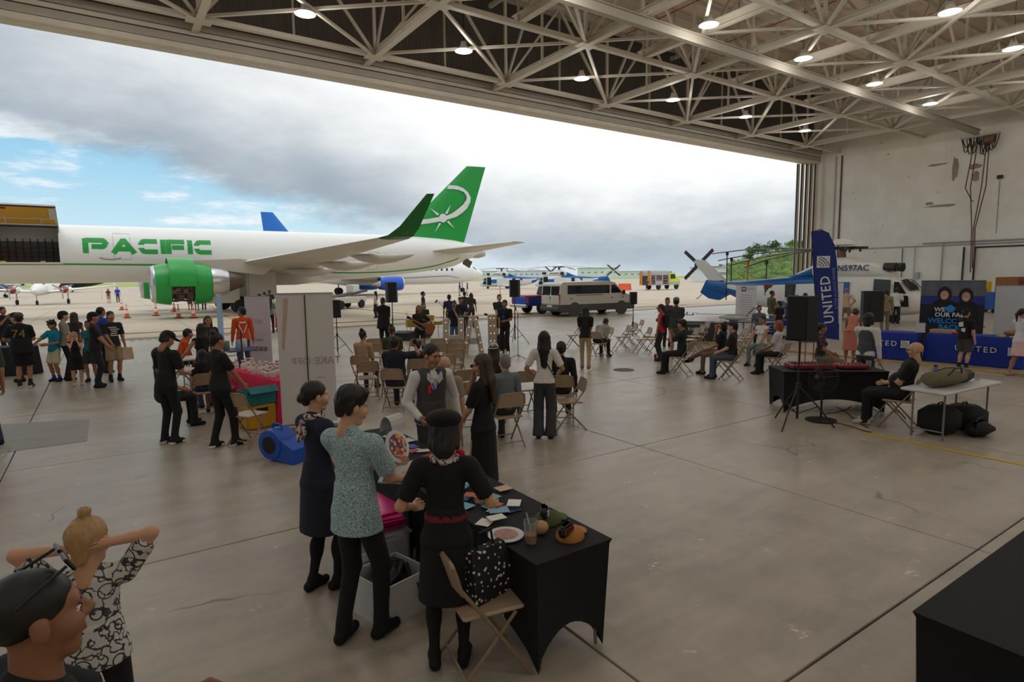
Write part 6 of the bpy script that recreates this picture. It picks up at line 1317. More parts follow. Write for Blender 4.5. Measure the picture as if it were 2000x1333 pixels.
h=P2['hands'][0]; t=thing('hand_fan','white round fan with sunset print held by the man in floral shirt','fan',h+Vector((.02,.03,.1)),.5); MB().lathe([(.001,-.003),(.12,-.003),(.12,.003),(.001,.003)],(0,0,0),28,0,RX(1.2)).build('fan_leaf',m_wtop,t); MB().lathe([(.001,.0035),(.09,.0035),(.09,.005),(.001,.005)],(0,0,0),24,0,RX(1.2)).build('fan_print',print_mat('sunset_print',(120,60,110),[(226,120,60),(60,90,150),(236,180,90)],14,.7),t)
# ---- below: bins, bags, box
q=onz(775,1150); bu,bv=1.72,4.62
t=thing('storage_bin','clear plastic storage bin on the floor beside the near table','bin',(bu,bv,0)); MB().bevbox((0,0,.2),(.42,.62,.4),.03).build('bin_body',mat('bin_plastic',(190,190,200),.25,trans=.35),t); MB().bevbox((0,0,.41),(.45,.65,.03),.01).build('lid',m_clear,t); MB().box((-.2,-.32,.3),(.12,.02,.06)).build('latch',m_wtop,t)
m_foil=mat('pink_foil',(216,30,128),.25,.4,var=.3,scale=40)
for k in range(6):
    o=MB().bevbox((0,0,0),(.40,.50,.022),.008).build('foil_mailer',m_foil,None,loc=(bu+rd.uniform(-.02,.02),bv+rd.uniform(-.03,.03),.44+.024*k),rot=(0,0,rd.uniform(-.12,.12))); tag(o,'bright pink foil bubble mailer in the stack on the clear bin','mailer','pink foil mailers stacked on the bin')
t=thing('cardboard_box','white cardboard box holding black cables on the floor','box',(1.62,4.0,0),.25); b=MB()
for c,d in(((0,-.2,.15),(.42,.012,.3)),((0,.2,.15),(.42,.012,.3)),((-.205,0,.15),(.012,.4,.3)),((.205,0,.15),(.012,.4,.3)),((0,0,.006),(.41,.4,.012))): b.box(c,d)
b.build('box_shell',m_wtop,t); b=MB()
for k in range(9): b.tube([(rd.uniform(-.15,.15),rd.uniform(-.15,.15),.28+.05*math.sin(i)) if 0 else (.15*math.cos(i*.9+k),.14*math.sin(i*.9+k*1.3),.25+.06*math.sin(i+k)) for i in range(8)],.02,6)
b.build('black_bag',m_bf,t); MB().tube([(.08,-.215,.24),(.1,-.24,.12),(.17,-.24,.1),(.19,-.215,.2)],.008,6).build('handle',m_bf,t)
t=thing('tote_bag','black tote bag with white spots standing on the folding chair','bag',(fch.location.x+.02,fch.location.y,.462),.2); m_spot=print_mat('spot_print',(24,24,26),[(216,214,206)],30,.5); MB().loft([[(x*w,y*d,z) for x,y in((-1,-1),(1,-1),(1,1),(-1,1))] for z,w,d in((0,.15,.07),(.15,.16,.08),(.32,.14,.03))]).build('bag_body',m_spot,t); MB().tube([(-.07,0,.31),(-.05,0,.42),(.05,0,.42),(.07,0,.31)],.008,6).build('bag_handle',m_bf,t)
# ---- banners
m_bgrey=mat('banner_back_grey',(214,212,208),.7,var=.05); m_bwhite=mat('banner_white',(222,220,222),.6,var=.04); m_sil2=mat('banner_base',(170,170,172),.35,.6)
def banner(label,px,py,w,h,face,mt,z0=0.,pos=None):
    q=onz(px,py,z0) if pos is None else pos; v=np.array(q[:2])/np.linalg.norm(q[:2]); rz=math.atan2(v[1],v[0])-math.pi/2-math.radians(face)
    t=thing('roll_up_banner',label,'banner',(q[0],q[1],z0),rz); MB().box((0,0,h/2+.06),(w,.008,h-.08)).build('banner_sheet',mt,t); MB().bevbox((0,0,.04),(w+.04,.1,.08),.02).build('base_cassette',m_sil2,t); MB().cyl((0,.03,.05),(0,.03,h),.01,n=6).build('support_pole',m_bf,t); MB().box((0,0,h+.02),(w+.02,.02,.025)).build('top_bar',m_sil2,t)
    return t      # its front (printed side) faces local -y
def onb(t,body,x,z,size,rgb,front=True,**k):
    return text_on(body,size,mat('print_%d_%d_%d'%rgb,rgb,.6),t,(x,-.009 if front else .009,z),(1 if front else -1,0,0),(0,0,1),extrude=.001,**k)
bb=banner('large roll-up banner with TAKE OFF print seen from its grey back',607,838,.86,2.2,0,m_bgrey)
o=onb(bb,'TAKE OFF',.14,1.12,.17,(172,170,168),bold=.01); o.scale=(-1,1,1); o=onb(bb,'www',.2,.85,.06,(186,160,152)); 
MB().add([(-.32,-.006,2.15),(-.24,-.006,2.15),(-.34,-.006,1.3),(-.38,-.006,1.35)],[(0,1,2,3)]).build('orange_print',mat('faint_orange',(196,170,158),.7),bb)
MB().cyl((0,-.02,.05),(0,-.02,2.2),.008,n=6).build('rear_pole',m_bf,bb)
b2=banner('white and lilac roll-up banner beside the orange jacket man',509,720,.8,1.98,38,mat('lilac_banner',(206,198,208),.6,var=.12,scale=3)); onb(b2,'000',0,1.3,.18,(206,170,180)); onb(b2,'News',0,.8,.13,(150,146,160)); b=MB()
for i in range(4): b.box((-.22+.14*i,-.009,.55),(.11,.004,.12))
b.build('photo_print',mat('photo_grey',(130,124,130),.6,var=.5,scale=14),b2)
banner('narrow blue and white roll-up banner seen nearly edge-on by the booth',434,690,.8,1.95,78,mat('sky_banner',(150,178,206),.6,var=.4,scale=3))
b4=banner('white roll-up banner with a purple M logo in front of the helicopter tail',1455,657,.8,2.0,18,m_bwhite); MB().bevbox((-.1,-.012,1.86),(.17,.012,.17),.004).build('logo_square',mat('logo_purple',(60,52,110),.5),b4); onb(b4,'M',-.1,1.86,.15,(240,240,240),bold=.02).location.y=-.02; onb(b4,'ENZIES',.17,1.86,.09,(170,168,178)); b=MB()
for i in range(14): b.box((0,-.007,1.62-.09*i),(rd.uniform(.3,.62),.003,.018))
b.build('text_lines',mat('text_grey',(160,158,170),.6),b4)
b5=banner('narrow white roll-up banner with text lines beside the feather flag',1627,668,.5,2.1,10,m_bwhite); b=MB()
for i in range(12): b.box((0,-.007,1.75-.085*i),(rd.uniform(.2,.36),.003,.02))
b.build('text_lines',mat('text_dark',(90,88,96),.6),b5); MB().box((0,-.007,.45),(.36,.004,.4)).build('photo_print',mat('photo_dark',(96,96,100),.6,var=.8,scale=12),b5); MB().box((-.02,-.007,1.93),(.1,.004,.13)).build('logo_print',mat('logo_red',(150,60,70),.5),b5)
b6=banner('dark photo banner of two smiling women reading WELCOME BACK',1852,693,1.5,2.12,4,mat('photo_banner_dark',(24,28,40),.5,var=.2,scale=2),.06)
MB().box((0,-.006,1.9),(1.5,.004,.42)).build('photo_ceiling',mat('photo_cabin',(96,100,112),.5,var=.6,scale=5),b6); MB().box((0,-.0065,1.58),(1.5,.004,.24)).build('photo_band',mat('photo_blue',(34,52,130),.5,var=.4,scale=5),b6)
for x,z,hc in((-.18,1.72,1),(.32,1.68,1)):
    b=MB().add([(x+.17*math.cos(a),-.010,z+.03+.22*math.sin(a)) for a in np.linspace(0,6.283,19)[:-1]],[tuple(range(18))]); b.build('printed_hair',mat('photo_hair',(26,20,20),.6),b6)
    b=MB().add([(x+.1*math.cos(a),-.012,z+.135*math.sin(a)) for a in np.linspace(0,6.283,19)[:-1]],[tuple(range(18))]); b.build('printed_face',mat('photo_face',(196,150,132),.6,var=.2,scale=12),b6)
    MB().add([(x+.05*math.cos(a),-.014,z-.05+.025*math.sin(a)) for a in np.linspace(3.14,6.283,9)],[tuple(range(9))]).build('printed_smile',m_plate,b6)
    MB().add([(x-.34,-.0095,z-.75),(x+.34,-.0095,z-.75),(x+.26,-.0095,z-.2),(x+.08,-.0095,z-.1),(x-.08,-.0095,z-.1),(x-.26,-.0095,z-.2)],[(0,1,2,3,4,5)]).build('printed_jacket',mat('photo_jacket',(16,18,26),.6),b6)
MB().add([(-.02+.12*math.cos(a)*(1+.12*math.sin(5*a)),-.016,1.33+.1*math.sin(a)*(1+.12*math.cos(4*a))) for a in np.linspace(0,6.283,25)[:-1]],[tuple(range(24))]).build('blue_shape',mat('sky_blue_print',(40,140,220),.5),b6)
onb(b6,'WE',-.27,1.3,.17,(235,235,240),bold=.02).location.y=-.017; onb(b6,'OUR FAs',-.05,1.15,.17,(235,235,240),bold=.02).location.y=-.017; onb(b6,'WELCOME',-.05,.97,.2,(30,140,220),bold=.025).location.y=-.017; onb(b6,'BACK',-.02,.79,.2,(30,140,220),bold=.025).location.y=-.017
q=onz(1985,690,.06); b7=banner('plain pale grey roll-up panel beside the pink-skirted woman',0,0,1.15,1.95,2,mat('pale_panel',(196,200,206),.5,var=.04),.06,pos=q)
# ---- feather flag
q=onz(1606,693,.06); v=np.array(q[:2])/np.linalg.norm(q[:2]); t=thing('feather_flag','tall navy feather flag lettered UNITED beside the booth tables','flag',(q[0],q[1],.06),math.atan2(v[1],v[0])-math.pi/2)
pts_l=[(-.1,.5),(-.2,1.2),(-.27,1.9),(-.34,2.7),(-.42,3.62)]; pts_r=[(-.14,3.63),(.05,3.5),(.19,3.2),(.27,2.7),(.33,1.9),(.38,1.0),(.42,.45)]
MB().prism(pts_l+pts_r,-.005,.005).build('flag_sheet',mat('flag_navy',(26,44,120),.7,var=.06),t); MB().tube([(-.1,0,0),(-.12,0,.5),(-.27,0,1.9),(-.42,0,3.6),(-.2,0,3.66),(.05,0,3.52)],.014,6).build('flag_pole',m_bf,t); MB().lathe([(.25,0),(.25,.03),(.04,.06)],n=16).build('flag_base',m_bf,t)
text_on('UNITED',.36,m_plate,t,(.07,-.008,1.62),(-.13,0,1),(-1,0,-.13),extrude=.001,bold=.012,spacing=1.12); text_on('A STAR ALLIANCE MEMBER',.1,mat('print_pale_blue',(130,150,200),.6),t,(.25,-.008,1.95),(-.1,0,1),(-1,0,-.1),extrude=.001)
def globe(parent,x,y,z,s,rx=0):
    g=MB().box((x,y,z),(s,.004,s)).build('globe_logo',m_plate,parent); b=MB()
    for k in range(4): r=s*(.35+.2*k); b.tube([(x-s/2+r*math.cos(a),y-.004,z-s/2+r*math.sin(a)) for a in np.linspace(.15,1.4,8) if r*math.cos(a)<s*.98 and r*math.sin(a)<s*.98],s*.03,5)
    b.build('globe_line',mat('print_navy',(40,56,120),.6),g)
globe(t,-.08,-.009,2.72,.34)
# ---- draped booth tables
def face_table(px0,py0,px1,py1,dep,label,mt,z0=0.,h=.75):
    a,b_=onz(px0,py0,z0),onz(px1,py1,z0); d=np.array(b_[:2])-np.array(a[:2]); L=np.linalg.norm(d); d/=L; n=np.array([-d[1],d[0]]); n=n if n@np.array(a[:2])>0 else -n; c=(np.array(a[:2])+np.array(b_[:2]))/2+n*dep/2
    return cloth_table(label,c[0],c[1],L,dep,math.atan2(d[1],d[0]),mt,h,z0),L
t2,L=face_table(1808,705,1992,722,.72,'long blue-draped table lettered UNITED with pastry boxes on top',m_bluec,.06)
text_on('UNITED',.2,m_plate,t2,(.1,-.44,.42),(1,0,0),(0,0,1),extrude=.001,bold=.01,spacing=1.35); globe(t2,.86,-.44,.42,.2)
t1,L1=face_table(1702,700,1786,706,.7,'blue-draped table with a code card on top behind the sound engineer',m_bluec,.06)
text_on('UNITED',.2,m_plate,t1,(-.35,-.43,.45),(1,0,0),(0,0,1),extrude=.001,bold=.01,spacing=1.35); globe(t1,.28,-.43,.45,.2)
t3,L3=face_table(1475,663,1562,668,.7,'blue-draped table lettered MENZIES in front of the helicopter',mat('menzies_blue',(30,56,140),.8),0.)
text_on('MENZIES',.36,m_plate,t3,(.1,-.42,.42),(1,0,0),(0,0,1),extrude=.001,bold=-.002)
def on_table(t,x,y,name,label,cat,mb,mats,z=.757,rz=0,smooth=False):
    o=mb.build(name,mats,None,smooth); o.matrix_world=Matrix.Translation(t.location)@Matrix.Rotation(t.rotation_euler.z,4,'Z')@Matrix.Translation((x,y,z))@Matrix.Rotation(rz,4,'Z'); return tag(o,label,cat)
on_table(t2,-.75,-.05,'pastry_box','open cardboard pastry box at the end of the lettered blue table','box',MB().box((0,0,.01),(.5,.35,.02)).box((0,-.17,.05),(.5,.01,.08)).box((0,.17,.05),(.5,.01,.08)).box((-.25,0,.05),(.01,.35,.08)).box((.25,0,.05),(.01,.35,.08)),mat('card_brown',(190,160,130),.8))
on_table(t2,-.3,-.1,'red_tray','red tray on the lettered blue table','tray',MB().bevbox((0,0,.02),(.4,.25,.04),.01),m_redp)
for x in(.55,.8): on_table(t2,x,-.2,'yellow_plate','round yellow plate on the lettered blue table','plate',MB().lathe([(.09,0),(.09,.025),(.07,.03)],n=16),m_yel)['group']='yellow plates'
on_table(t2,.8,.1,'brown_sack','crumpled brown paper sack on the lettered blue table','sack',MB().sphere((0,0,.08),(.3,.13,.09),12),mat('sack_brown',(150,110,86),.9),smooth=True)
on_table(t1,.55,.0,'code_card','white framed card standing on the blue table','card',MB().box((0,0,.13),(.22,.01,.26)).box((0,.03,.01),(.22,.1,.02)),m_wtop)
# ---- drone table
a,b_=onz(1338,668),onz(1452,672); t4=thing('drone_table','dark-covered display table with RWA hexagon print and drones on top','table',((a[0]+b_[0])/2,(a[1]+b_[1])/2+.3,0),math.atan2(b_[1]-a[1],b_[0]-a[0])); L=float(np.hypot(*(b_-a)[:2])); MB().bevbox((0,0,.37),(L,.6,.74),.02).build('table_cover',mat('slate_cover',(58,62,66),.8),t4); text_on('RWA',.16,m_plate,t4,(-L*.22,-.305,.48),(1,0,0),(0,0,1),extrude=.001); b=MB()
hx=[(-L*.45,.4),(-L*.42,.68),(-.02*L,.68),(.02*L,.4),(-.02*L-.1,.12),(-L*.36,.12)]
for i in range(6): (x0,z0),(x1,z1)=hx[i],hx[(i+1)%6]; b.cyl((x0,-.304,z0),(x1,-.304,z1),.008,n=5)
b.build('hexagon_print',m_plate,t4); MB().box((L*.3,-.306,.42),(.42,.006,.5)).build('white_poster',m_wtop,t4)
q=t4.location; R4=t4.rotation_euler.z; dd=Vector((math.cos(R4),math.sin(R4),0))
t=thing('fixed_wing_drone','long slender white fixed-wing drone on the display table','drone',q+dd*.9+Vector((0,0,.745)),R4); MB().loft([ell(x,.17,r,r,10) for x,r in((-.5,.03),(-.2,.1),(.2,.11),(.5,.05))]).build('fuselage',m_wtop,t,40); MB().box((0,0,.28),(2.6,.14,.025)).build('wing',m_wtop,t); MB().box((.55,0,.38),(.05,.03,.4),0,RY(.7)).box((.85,0,.38),(.05,.03,.4),0,RY(-.7)).build('v_tail',m_gf,t); MB().box((0,0,.04),(.3,.15,.08)).build('skid',m_gf,t)
t=thing('multirotor_drone','black and red multirotor drone on the display table','drone',q-dd*1.1+Vector((0,0,.745)),R4); MB().bevbox((0,0,.22),(.3,.2,.1),.03).build('body',m_redp,t); b=MB()
for i in range(6):
    a=i*math.pi/3; b.cyl((0,0,.22),(.6*math.cos(a),.6*math.sin(a),.24),.012,n=6); b.cyl((.6*math.cos(a),.6*math.sin(a),.22),(.6*math.cos(a),.6*math.sin(a),.3),.02,n=8); b.box((.6*math.cos(a),.6*math.sin(a),.31),(.4,.03,.006),0,RZ(a+.6))
b.build('rotor_arm',m_bf,t); MB().cyl((-.2,.15,0),(-.12,.1,.2),.01,n=6).cyl((.2,.15,0),(.12,.1,.2),.01,n=6).cyl((-.2,-.15,0),(-.12,-.1,.2),.01,n=6).cyl((.2,-.15,0),(.12,-.1,.2),.01,n=6).build('landing_leg',m_bf,t)
a=onz(1503,672); plain_table('grey folding table of small parts beside the drone display',a[0]+.3,a[1]+.6,1.5,.7,R4,mt=m_gf)
# prize wheel
q=onz(1523,652); t=thing('prize_wheel','multicoloured prize wheel on a stand at the blue booth','prize wheel',(q[0],q[1],0),-.6); MB().cyl((0,.05,0),(0,.05,1.0),.02,n=8).box((0,.05,.02),(.5,.4,.04)).build('stand',m_bf,t)
for k in range(12):
    a0,a1=k*math.pi/6,(k+1)*math.pi/6; MB().prism([(0,1.05),(.3*math.cos(a0),1.05+.3*math.sin(a0)),(.3*math.cos((a0+a1)/2),1.05+.3*math.sin((a0+a1)/2)),(.3*math.cos(a1),1.05+.3*math.sin(a1))],-.01,.01).build('wheel_segment',mat('seg_%d'%(k%4),[(225,60,70),(40,170,120),(60,120,220),(210,90,190)][k%4],.5),t)
# ---- loudspeakers on tripod stands
m_spk=mat('speaker_black',(26,26,28),.6,var=.15,scale=60,bump=.1); m_grl=mat('speaker_grille',(34,34,36),.5,.3,var=.3,scale=200)
def speaker(label,px,pyb,ytop,w,h,face,lab2,d=.34,back=False):
    q=onz(px,pyb); s_=thing('speaker_stand',lab2,'stand',(q[0],q[1],0),random.random()*2)
    dist=(q-CAM)@FW; zt=CAMH-((ytop-540)/FPX*dist); zb=zt-h
    MB().cyl((0,0,.12),(0,0,max(.6,zb-.5)),.02,n=8).build('lower_tube',m_bf,s_); MB().cyl((0,0,max(.6,zb-.55)),(0,0,zb),.015,n=8).build('pole',m_bf,s_); MB().cyl((0,0,.62),(0,0,.7),.035,n=8).build('collar',m_bf,s_)
    for k in range(3): a=2.1*k; MB().tube([(0,0,.66),(.3*math.cos(a),.3*math.sin(a),.33),(.55*math.cos(a),.55*math.sin(a),.0)],.012,6).cyl((0,0,.2),(.3*math.cos(a),.3*math.sin(a),.33),.008,n=6).build('leg',m_bf,s_)
    v=np.array(q[:2])/np.linalg.norm(q[:2]); rz=math.atan2(v[1],v[0])-math.pi/2-math.radians(face); t=thing('loudspeaker',label,'speaker',(q[0],q[1],zb+.001),rz)
    MB().prism([(-w/2,-d*.3),(-w*.36,-d*.5),(w*.36,-d*.5),(w/2,-d*.3),(w*.34,d*.5),(-w*.34,d*.5)],0,h,0,Matrix(((1,0,0),(0,0,1),(0,1,0)))).build('cabinet',m_spk,t)
    MB().bevbox((0,d*.5+.008,h/2),(w*.64,.02,h*.94),.008).build('grille',m_grl,t); MB().bevbox((0,-d*.5-.004,h*.45),(w*.5,.012,h*.35),.004).build('rear_panel',m_bf,t); MB().box((-w*.3,-d*.45,h*.62),(.05,.05,.14)).build('handle',m_bf,t)
    return t
speaker('black loudspeaker on a stand behind the big man in black',769,688,548,.40,.66,175,'black tripod stand behind the big man in black')
speaker('black loudspeaker above the man with lanyard',1006,672,546,.40,.62,185,'black tripod stand beside the man with lanyard')
speaker('small black loudspeaker beside the large grey banner',660,694,581,.34,.56,170,'black tripod stand beside the large grey banner')
speaker('small black loudspeaker beside the silver van',1236,664,572,.3,.46,180,'black tripod stand behind the chair rows by the drone table')
speaker('large black loudspeaker in front of the feather flag',1556,832,583,.45,.70,-160,'tripod stand with cables beside the sound desk')
speaker('large black loudspeaker turned sideways beside the narrow white banner',1695,728,575,.5,.75,-30,'tripod stand behind the sound desk')
# ---- sound desk
a=onz(1538,724,.74); c_=onz(1700,722,.74); dj=stretch_table('black stretch-covered sound desk table beside the large loudspeaker',a[0]+.75,a[1]-.3,1.8,.76,math.radians(-38)); Rd=dj.rotation_euler.z
def on_dj(x,y,*a,**k): return on_table(dj,x,y,*a,z=.744,**k)
b=MB().bevbox((0,0,.05),(.75,.42,.08),.015); 
for i in range(12):
    for j in range(4): b.cyl((-.32+.058*i,-.15+.09*j,.09),(-.32+.058*i,-.15+.09*j,.11),.012,n=6,mi=1)
on_dj(-.3,0,'mixing_desk','red-edged audio mixing desk with rows of knobs','mixer',b,[mat('mixer_red',(130,30,40),.5),m_bf])
b=MB().bevbox((0,0,.045),(.5,.36,.07),.015)
for i in range(7): b.cyl((-.2+.065*i,-.06,.08),(-.2+.065*i,-.06,.1),.012,n=6,mi=1)
on_dj(.42,0,'mixing_desk','second small red mixer at the end of the sound desk','mixer',b,[mat('mixer_red',(130,30,40),.5),m_bf])
on_dj(.78,.1,'drinking_cup','empty clear plastic cup on the sound desk','cup',MB().lathe([(.035,0),(.045,.12),(.043,.12),(.033,.004)],n=14),m_clear)
q=onz(1632,742); t=thing('laptop_stand','red-legged stand with an open black laptop','laptop stand',(q[0]+1.0,q[1]+1.2,0),-.5); MB().box((0,0,.72),(.5,.36,.03)).build('shelf',m_gf,t)
for sx in(-1,1):
    for sy in(-1,1): MB().cyl((sx*.2,sy*.14,0),(sx*.2,sy*.14,.71),.014,n=6).build('leg',m_redp,t)
lp=thing('laptop','open black laptop on the red-legged stand','laptop',t.location+Vector((0,0,.736)),-.5+2.); MB().box((0,0,.01),(.34,.24,.018)).build('keyboard_deck',m_bf,lp); MB().box((0,.15,.13),(.34,.012,.24),0,RX(-.25)).build('screen',m_bf,lp)
q=onz(1603,822); t=thing('pedestal_fan','black pedestal fan with round wire cage on the floor','fan',(q[0],q[1],0),math.atan2(q[1],q[0])-math.pi/2+.5); MB().lathe([(.24,0),(.24,.02),(.1,.04),(.03,.06)],n=24).build('base',m_bf,t); MB().cyl((0,0,.04),(0,0,.62),.018,n=8).build('pole',m_bf,t); b=MB()
for k in range(28): a=2*math.pi*k/28; b.tube([(.04*math.cos(a),-.11,.7+.04*math.sin(a)),(.2*math.cos(a),-.1,.7+.2*math.sin(a)),(.26*math.cos(a),-.03,.7+.26*math.sin(a)),(.2*math.cos(a),.05,.7+.2*math.sin(a)),(.04*math.cos(a),.06,.7+.04*math.sin(a))],.0025,4)
for r in(.12,.2,.26): b.tube([(r*math.cos(a),-.03 if r>.25 else -.1,.7+r*math.sin(a)) for a in np.linspace(0,6.283,25)],.004,4)
b.build('cage',m_bf,t); b=MB().sphere((0,-.02,.7),(.05,.05,.05),10)
for k in range(3): a=2.1*k; b.box((.12*math.cos(a),-.02,.7+.12*math.sin(a)),(.2,.012,.11),0,RY(-a)@RX(.4))
b.build('fan_blade',m_bf,t); MB().cyl((0,.02,.7),(0,.16,.7),.06,.05,12).build('motor',m_bf,t)
pt=plain_table('grey plastic folding table holding a duffel bag, with black bags beneath',10.62,3.62,1.75,.62,math.radians(-4)); Rp=pt.rotation_euler.z
def on_pt(x,y,*a,**k): return on_table(pt,x,y,*a,z=.744,**k)
b=MB(); b.loft([ell(x,.13,r*.17,r*.12,14) for x,r in((-.42,.35),(-.38,.9),(0,1.05),(.38,.9),(.42,.4))]); o=on_pt(-.25,.0,'duffel_bag','olive canvas duffel bag lying on the plastic table','bag',b,cloth((112,104,78)),smooth=True); MB().tube([(-.2,-.14,.2),(-.1,-.17,.29),(.1,-.17,.29),(.2,-.14,.2)],.012,6).tube([(-.3,0,.25),(0,.0,.27),(.3,0,.25)],.008,6).build('strap',m_bf,o)
on_pt(.35,.05,'black_bag','soft black camera bag on the plastic table','bag',MB().bevbox((0,0,.1),(.4,.28,.2),.06),m_bf)
o=on_pt(.1,.28,'water_bottle','lilac metal water bottle with dark cap on the plastic table','bottle',MB().lathe([(.042,0),(.045,.01),(.045,.19),(.03,.22)],n=16),mat('lilac_metal',(120,124,196),.35,.2),smooth=40); MB().cyl((0,0,.22),(0,0,.25),.028,n=12).build('cap',m_bf,o)
on_pt(.7,-.05,'drinking_cup','clear plastic cup at the end of the plastic table','cup',MB().lathe([(.035,0),(.045,.11),(.043,.11),(.033,.004)],n=14),m_clear)
for x,y,sx,sy,sz,lab in((-.2,.05,.55,.45,.42,'large black equipment bag under the plastic table'),(.45,.0,.6,.5,.36,'black hard case under the plastic table'),(.1,-.35,.5,.3,.22,'black cable bag lying at the front of the plastic table')):
    o=MB().bevbox((0,0,sz/2),(sx,sy,sz),.09).build('equipment_bag',cloth((26,26,28)),None,50); o.matrix_world=Matrix.Translation(pt.location)@Matrix.Rotation(Rp,4,'Z')@Matrix.Translation((x,y,0)); tag(o,lab,'bag'); MB().tube([(-.1,0,sz),(-.06,0,sz+.05),(.06,0,sz+.05),(.1,0,sz)],.012,6).build('handle',m_bf,o)
b=MB(); q=onz(1660,838)
for k,(c0,c1) in enumerate((((1600,826),(1700,842)),((1640,800),(1690,835)),((1615,815),(1650,795)))):
    p0,p1=onz(*c0),onz(*c1); b.tube([tuple(p0*(1-f)+p1*f+np.array([.12*math.sin(5*f+k),.1*math.cos(4*f),.012])) for f in np.linspace(0,1,12)],.008,5,k%2)
tag(b.build('floor_cable',[m_rc,m_cab]),'tangled red and black cables on the floor by the fan','cable')
# ---- band gear
m_gold=mat('drum_gold',(190,150,40),.35,.3); m_skinw=mat('drum_head',(214,212,204),.5); m_cym=mat('cymbal_brass',(190,160,90),.3,.8)
q=onz(843,662); dk=thing('drum_kit','gold drum kit with dark bass drum and brass cymbals','drum kit',(q[0],q[1]+.5,0),math.radians(-20))
b=MB().lathe([(.29,-.2),(.30,-.19),(.30,.19),(.29,.2)],(0,0,.3),24,0,RX(math.pi/2)); b.lathe([(.001,.201),(.28,.201)],(0,0,.3),24,1,RX(math.pi/2),False); b.build('bass_drum',[m_gold,mat('bass_front',(54,58,66),.4)],dk,40)
for x,y,z,r,hh in((-.2,.05,.7,.16,.2),(.18,.05,.7,.17,.22),(-.6,.2,.45,.2,.3),(.55,.3,.5,.18,.14)):
    MB().cyl((x,y,z),(x,y,z+hh),r,n=20).cyl((x,y,z+hh),(x,y,z+hh+.006),r*.96,n=20,mi=1).build('drum',[m_gold,m_skinw],dk,40); MB().cyl((x,y,0),(x,y,z),.014,n=6).build('drum_stand',m_sil2,dk)
for x,y,z in((-.75,0,1.05),(.75,.1,1.1),(.95,.4,.95)): MB().lathe([(.22,0),(.05,.03),(.01,.04)],(x,y,z),22).build('cymbal',m_cym,dk); MB().cyl((x,y,0),(x,y,z+.05),.01,n=6).build('cymbal_stand',m_sil2,dk)
MB().lathe([(.18,0),(.18,.06),(.02,.07)],(0,.75,.46),16).cyl((0,.75,0),(0,.75,.46),.025,n=8).build('drum_stool',m_bf,dk)
p=DR['root']; p.location=dk.location+Vector((math.sin(.35)*.75,math.cos(.35)*.75,0)); p.rotation_euler.z=math.radians(-20)+math.pi
q=KB['root'].location; r=KB['root'].rotation_euler.z; fw=Vector((-math.sin(r),math.cos(r),0)); t=thing('keyboard','black stage keyboard on a cross-legged stand','keyboard',q+fw*.42,r); MB().bevbox((0,0,.95),(1.2,.3,.1),.02).build('case',m_bf,t); b=MB()
for k in range(26): b.box((-.54+.043*k,-.05,1.003),(.038,.14,.012))
b.build('white_keys',m_plate,t); MB().cyl((-.4,0,0),(.4,0,.9),.018,n=6).cyl((.4,0.04,0),(-.4,0.04,.9),.018,n=6).build('stand_leg',m_bf,t)
def guitar(label,I,col,ang):
    h=(I['hands'][0]+I['hands'][1])/2; t=thing('electric_guitar',label,'guitar',h+Vector((0,0,-.03)),I['rz']); R=RY(ang); b=MB().prism([(.12*1.3*math.cos(a)*(1-.15*math.cos(2*a))-.1,.17*math.sin(a)) for a in np.linspace(0,6.283,20)[:-1]],.05,.09,0,R); b.build('guitar_body',col,t); MB().box((.3,.07,0),(.55,.025,.05),0,None).build('neck',mat('neck_wood',(140,96,60),.5),t).rotation_euler=(0,ang,0); MB().box((.62,.07,0),(.14,.02,.08)).build('headstock',m_bf,t).rotation_euler=(0,ang,0); return t
guitar('brown electric guitar held by the orange-haired guitarist',GU,mat('guitar_brown',(150,80,40),.3),-.5); guitar('pink electric bass held by the bassist in green tee',BS,mat('guitar_pink',(214,120,130),.3),-.3)
tag(MB().cyl((0,0,-.1),(0,0,.08),.016,n=8).sphere((0,0,.1),.028,8).build('microphone',m_bf,None,loc=SI['hands'][0]+Vector((0,0,.02))),'black hand microphone held by the singer','microphone')
for px,py,hh,lab,boom in((1012,700,1.35,'microphone stand in front of the man with lanyard',-.35),(868,690,1.55,'boom microphone stand over the drum kit',-.7)):
    q=onz(px,py); t=thing('microphone_stand',lab,'mic stand',(q[0],q[1],0),.8); MB().cyl((0,0,.02),(0,0,hh),.011,n=6).build('pole',m_bf,t); MB().cyl((.15,0,hh-.1),(boom,0,hh+.2),.008,n=6).cyl((boom,0,hh+.2),(boom-.12,0,hh+.14),.025,n=8).build('boom_arm',m_bf,t)
    for k in range(3): a=2.1*k; MB().cyl((0,0,.1),(.3*math.cos(a),.3*math.sin(a),.0),.009,n=6).build('leg',m_bf,t)
# marquee letters
m_let=mat('letter_white',(206,200,194),.6); m_face=mat('letter_face',(178,170,162),.7); m_bulb=mat('warm_bulb',(255,190,120),.3,emit=.7)
def letter(label,px,py,bars,bulbs,w):
    q=onz(px,py); t=thing('marquee_letter',label,'letter sign',(q[0],q[1],0),math.radians(-28)); b=MB()
    for poly in bars: b.prism(poly,-.1,.1)
    b.build('letter_shell',m_let,t); b=MB()
    for poly in bars: c=np.mean(poly,0); b.prism([tuple(c+(np.array(p)-c)*.96) for p in poly],-.104,-.1)
    b.build('letter_face',m_face,t); bm=MB().sphere((0,0,0),.022,8).mesh('bulb',m_bulb)
    for x,z in bulbs: obj('bulb',bm,t,(x,-.115,z))
A=[[(-.34,0),(-.18,0),(.02,1.22),(-.12,1.22)],[(.34,0),(.18,0),(-.02,1.22),(.12,1.22)],[(-.2,.3),(.2,.3),(.16,.5),(-.16,.5)]]
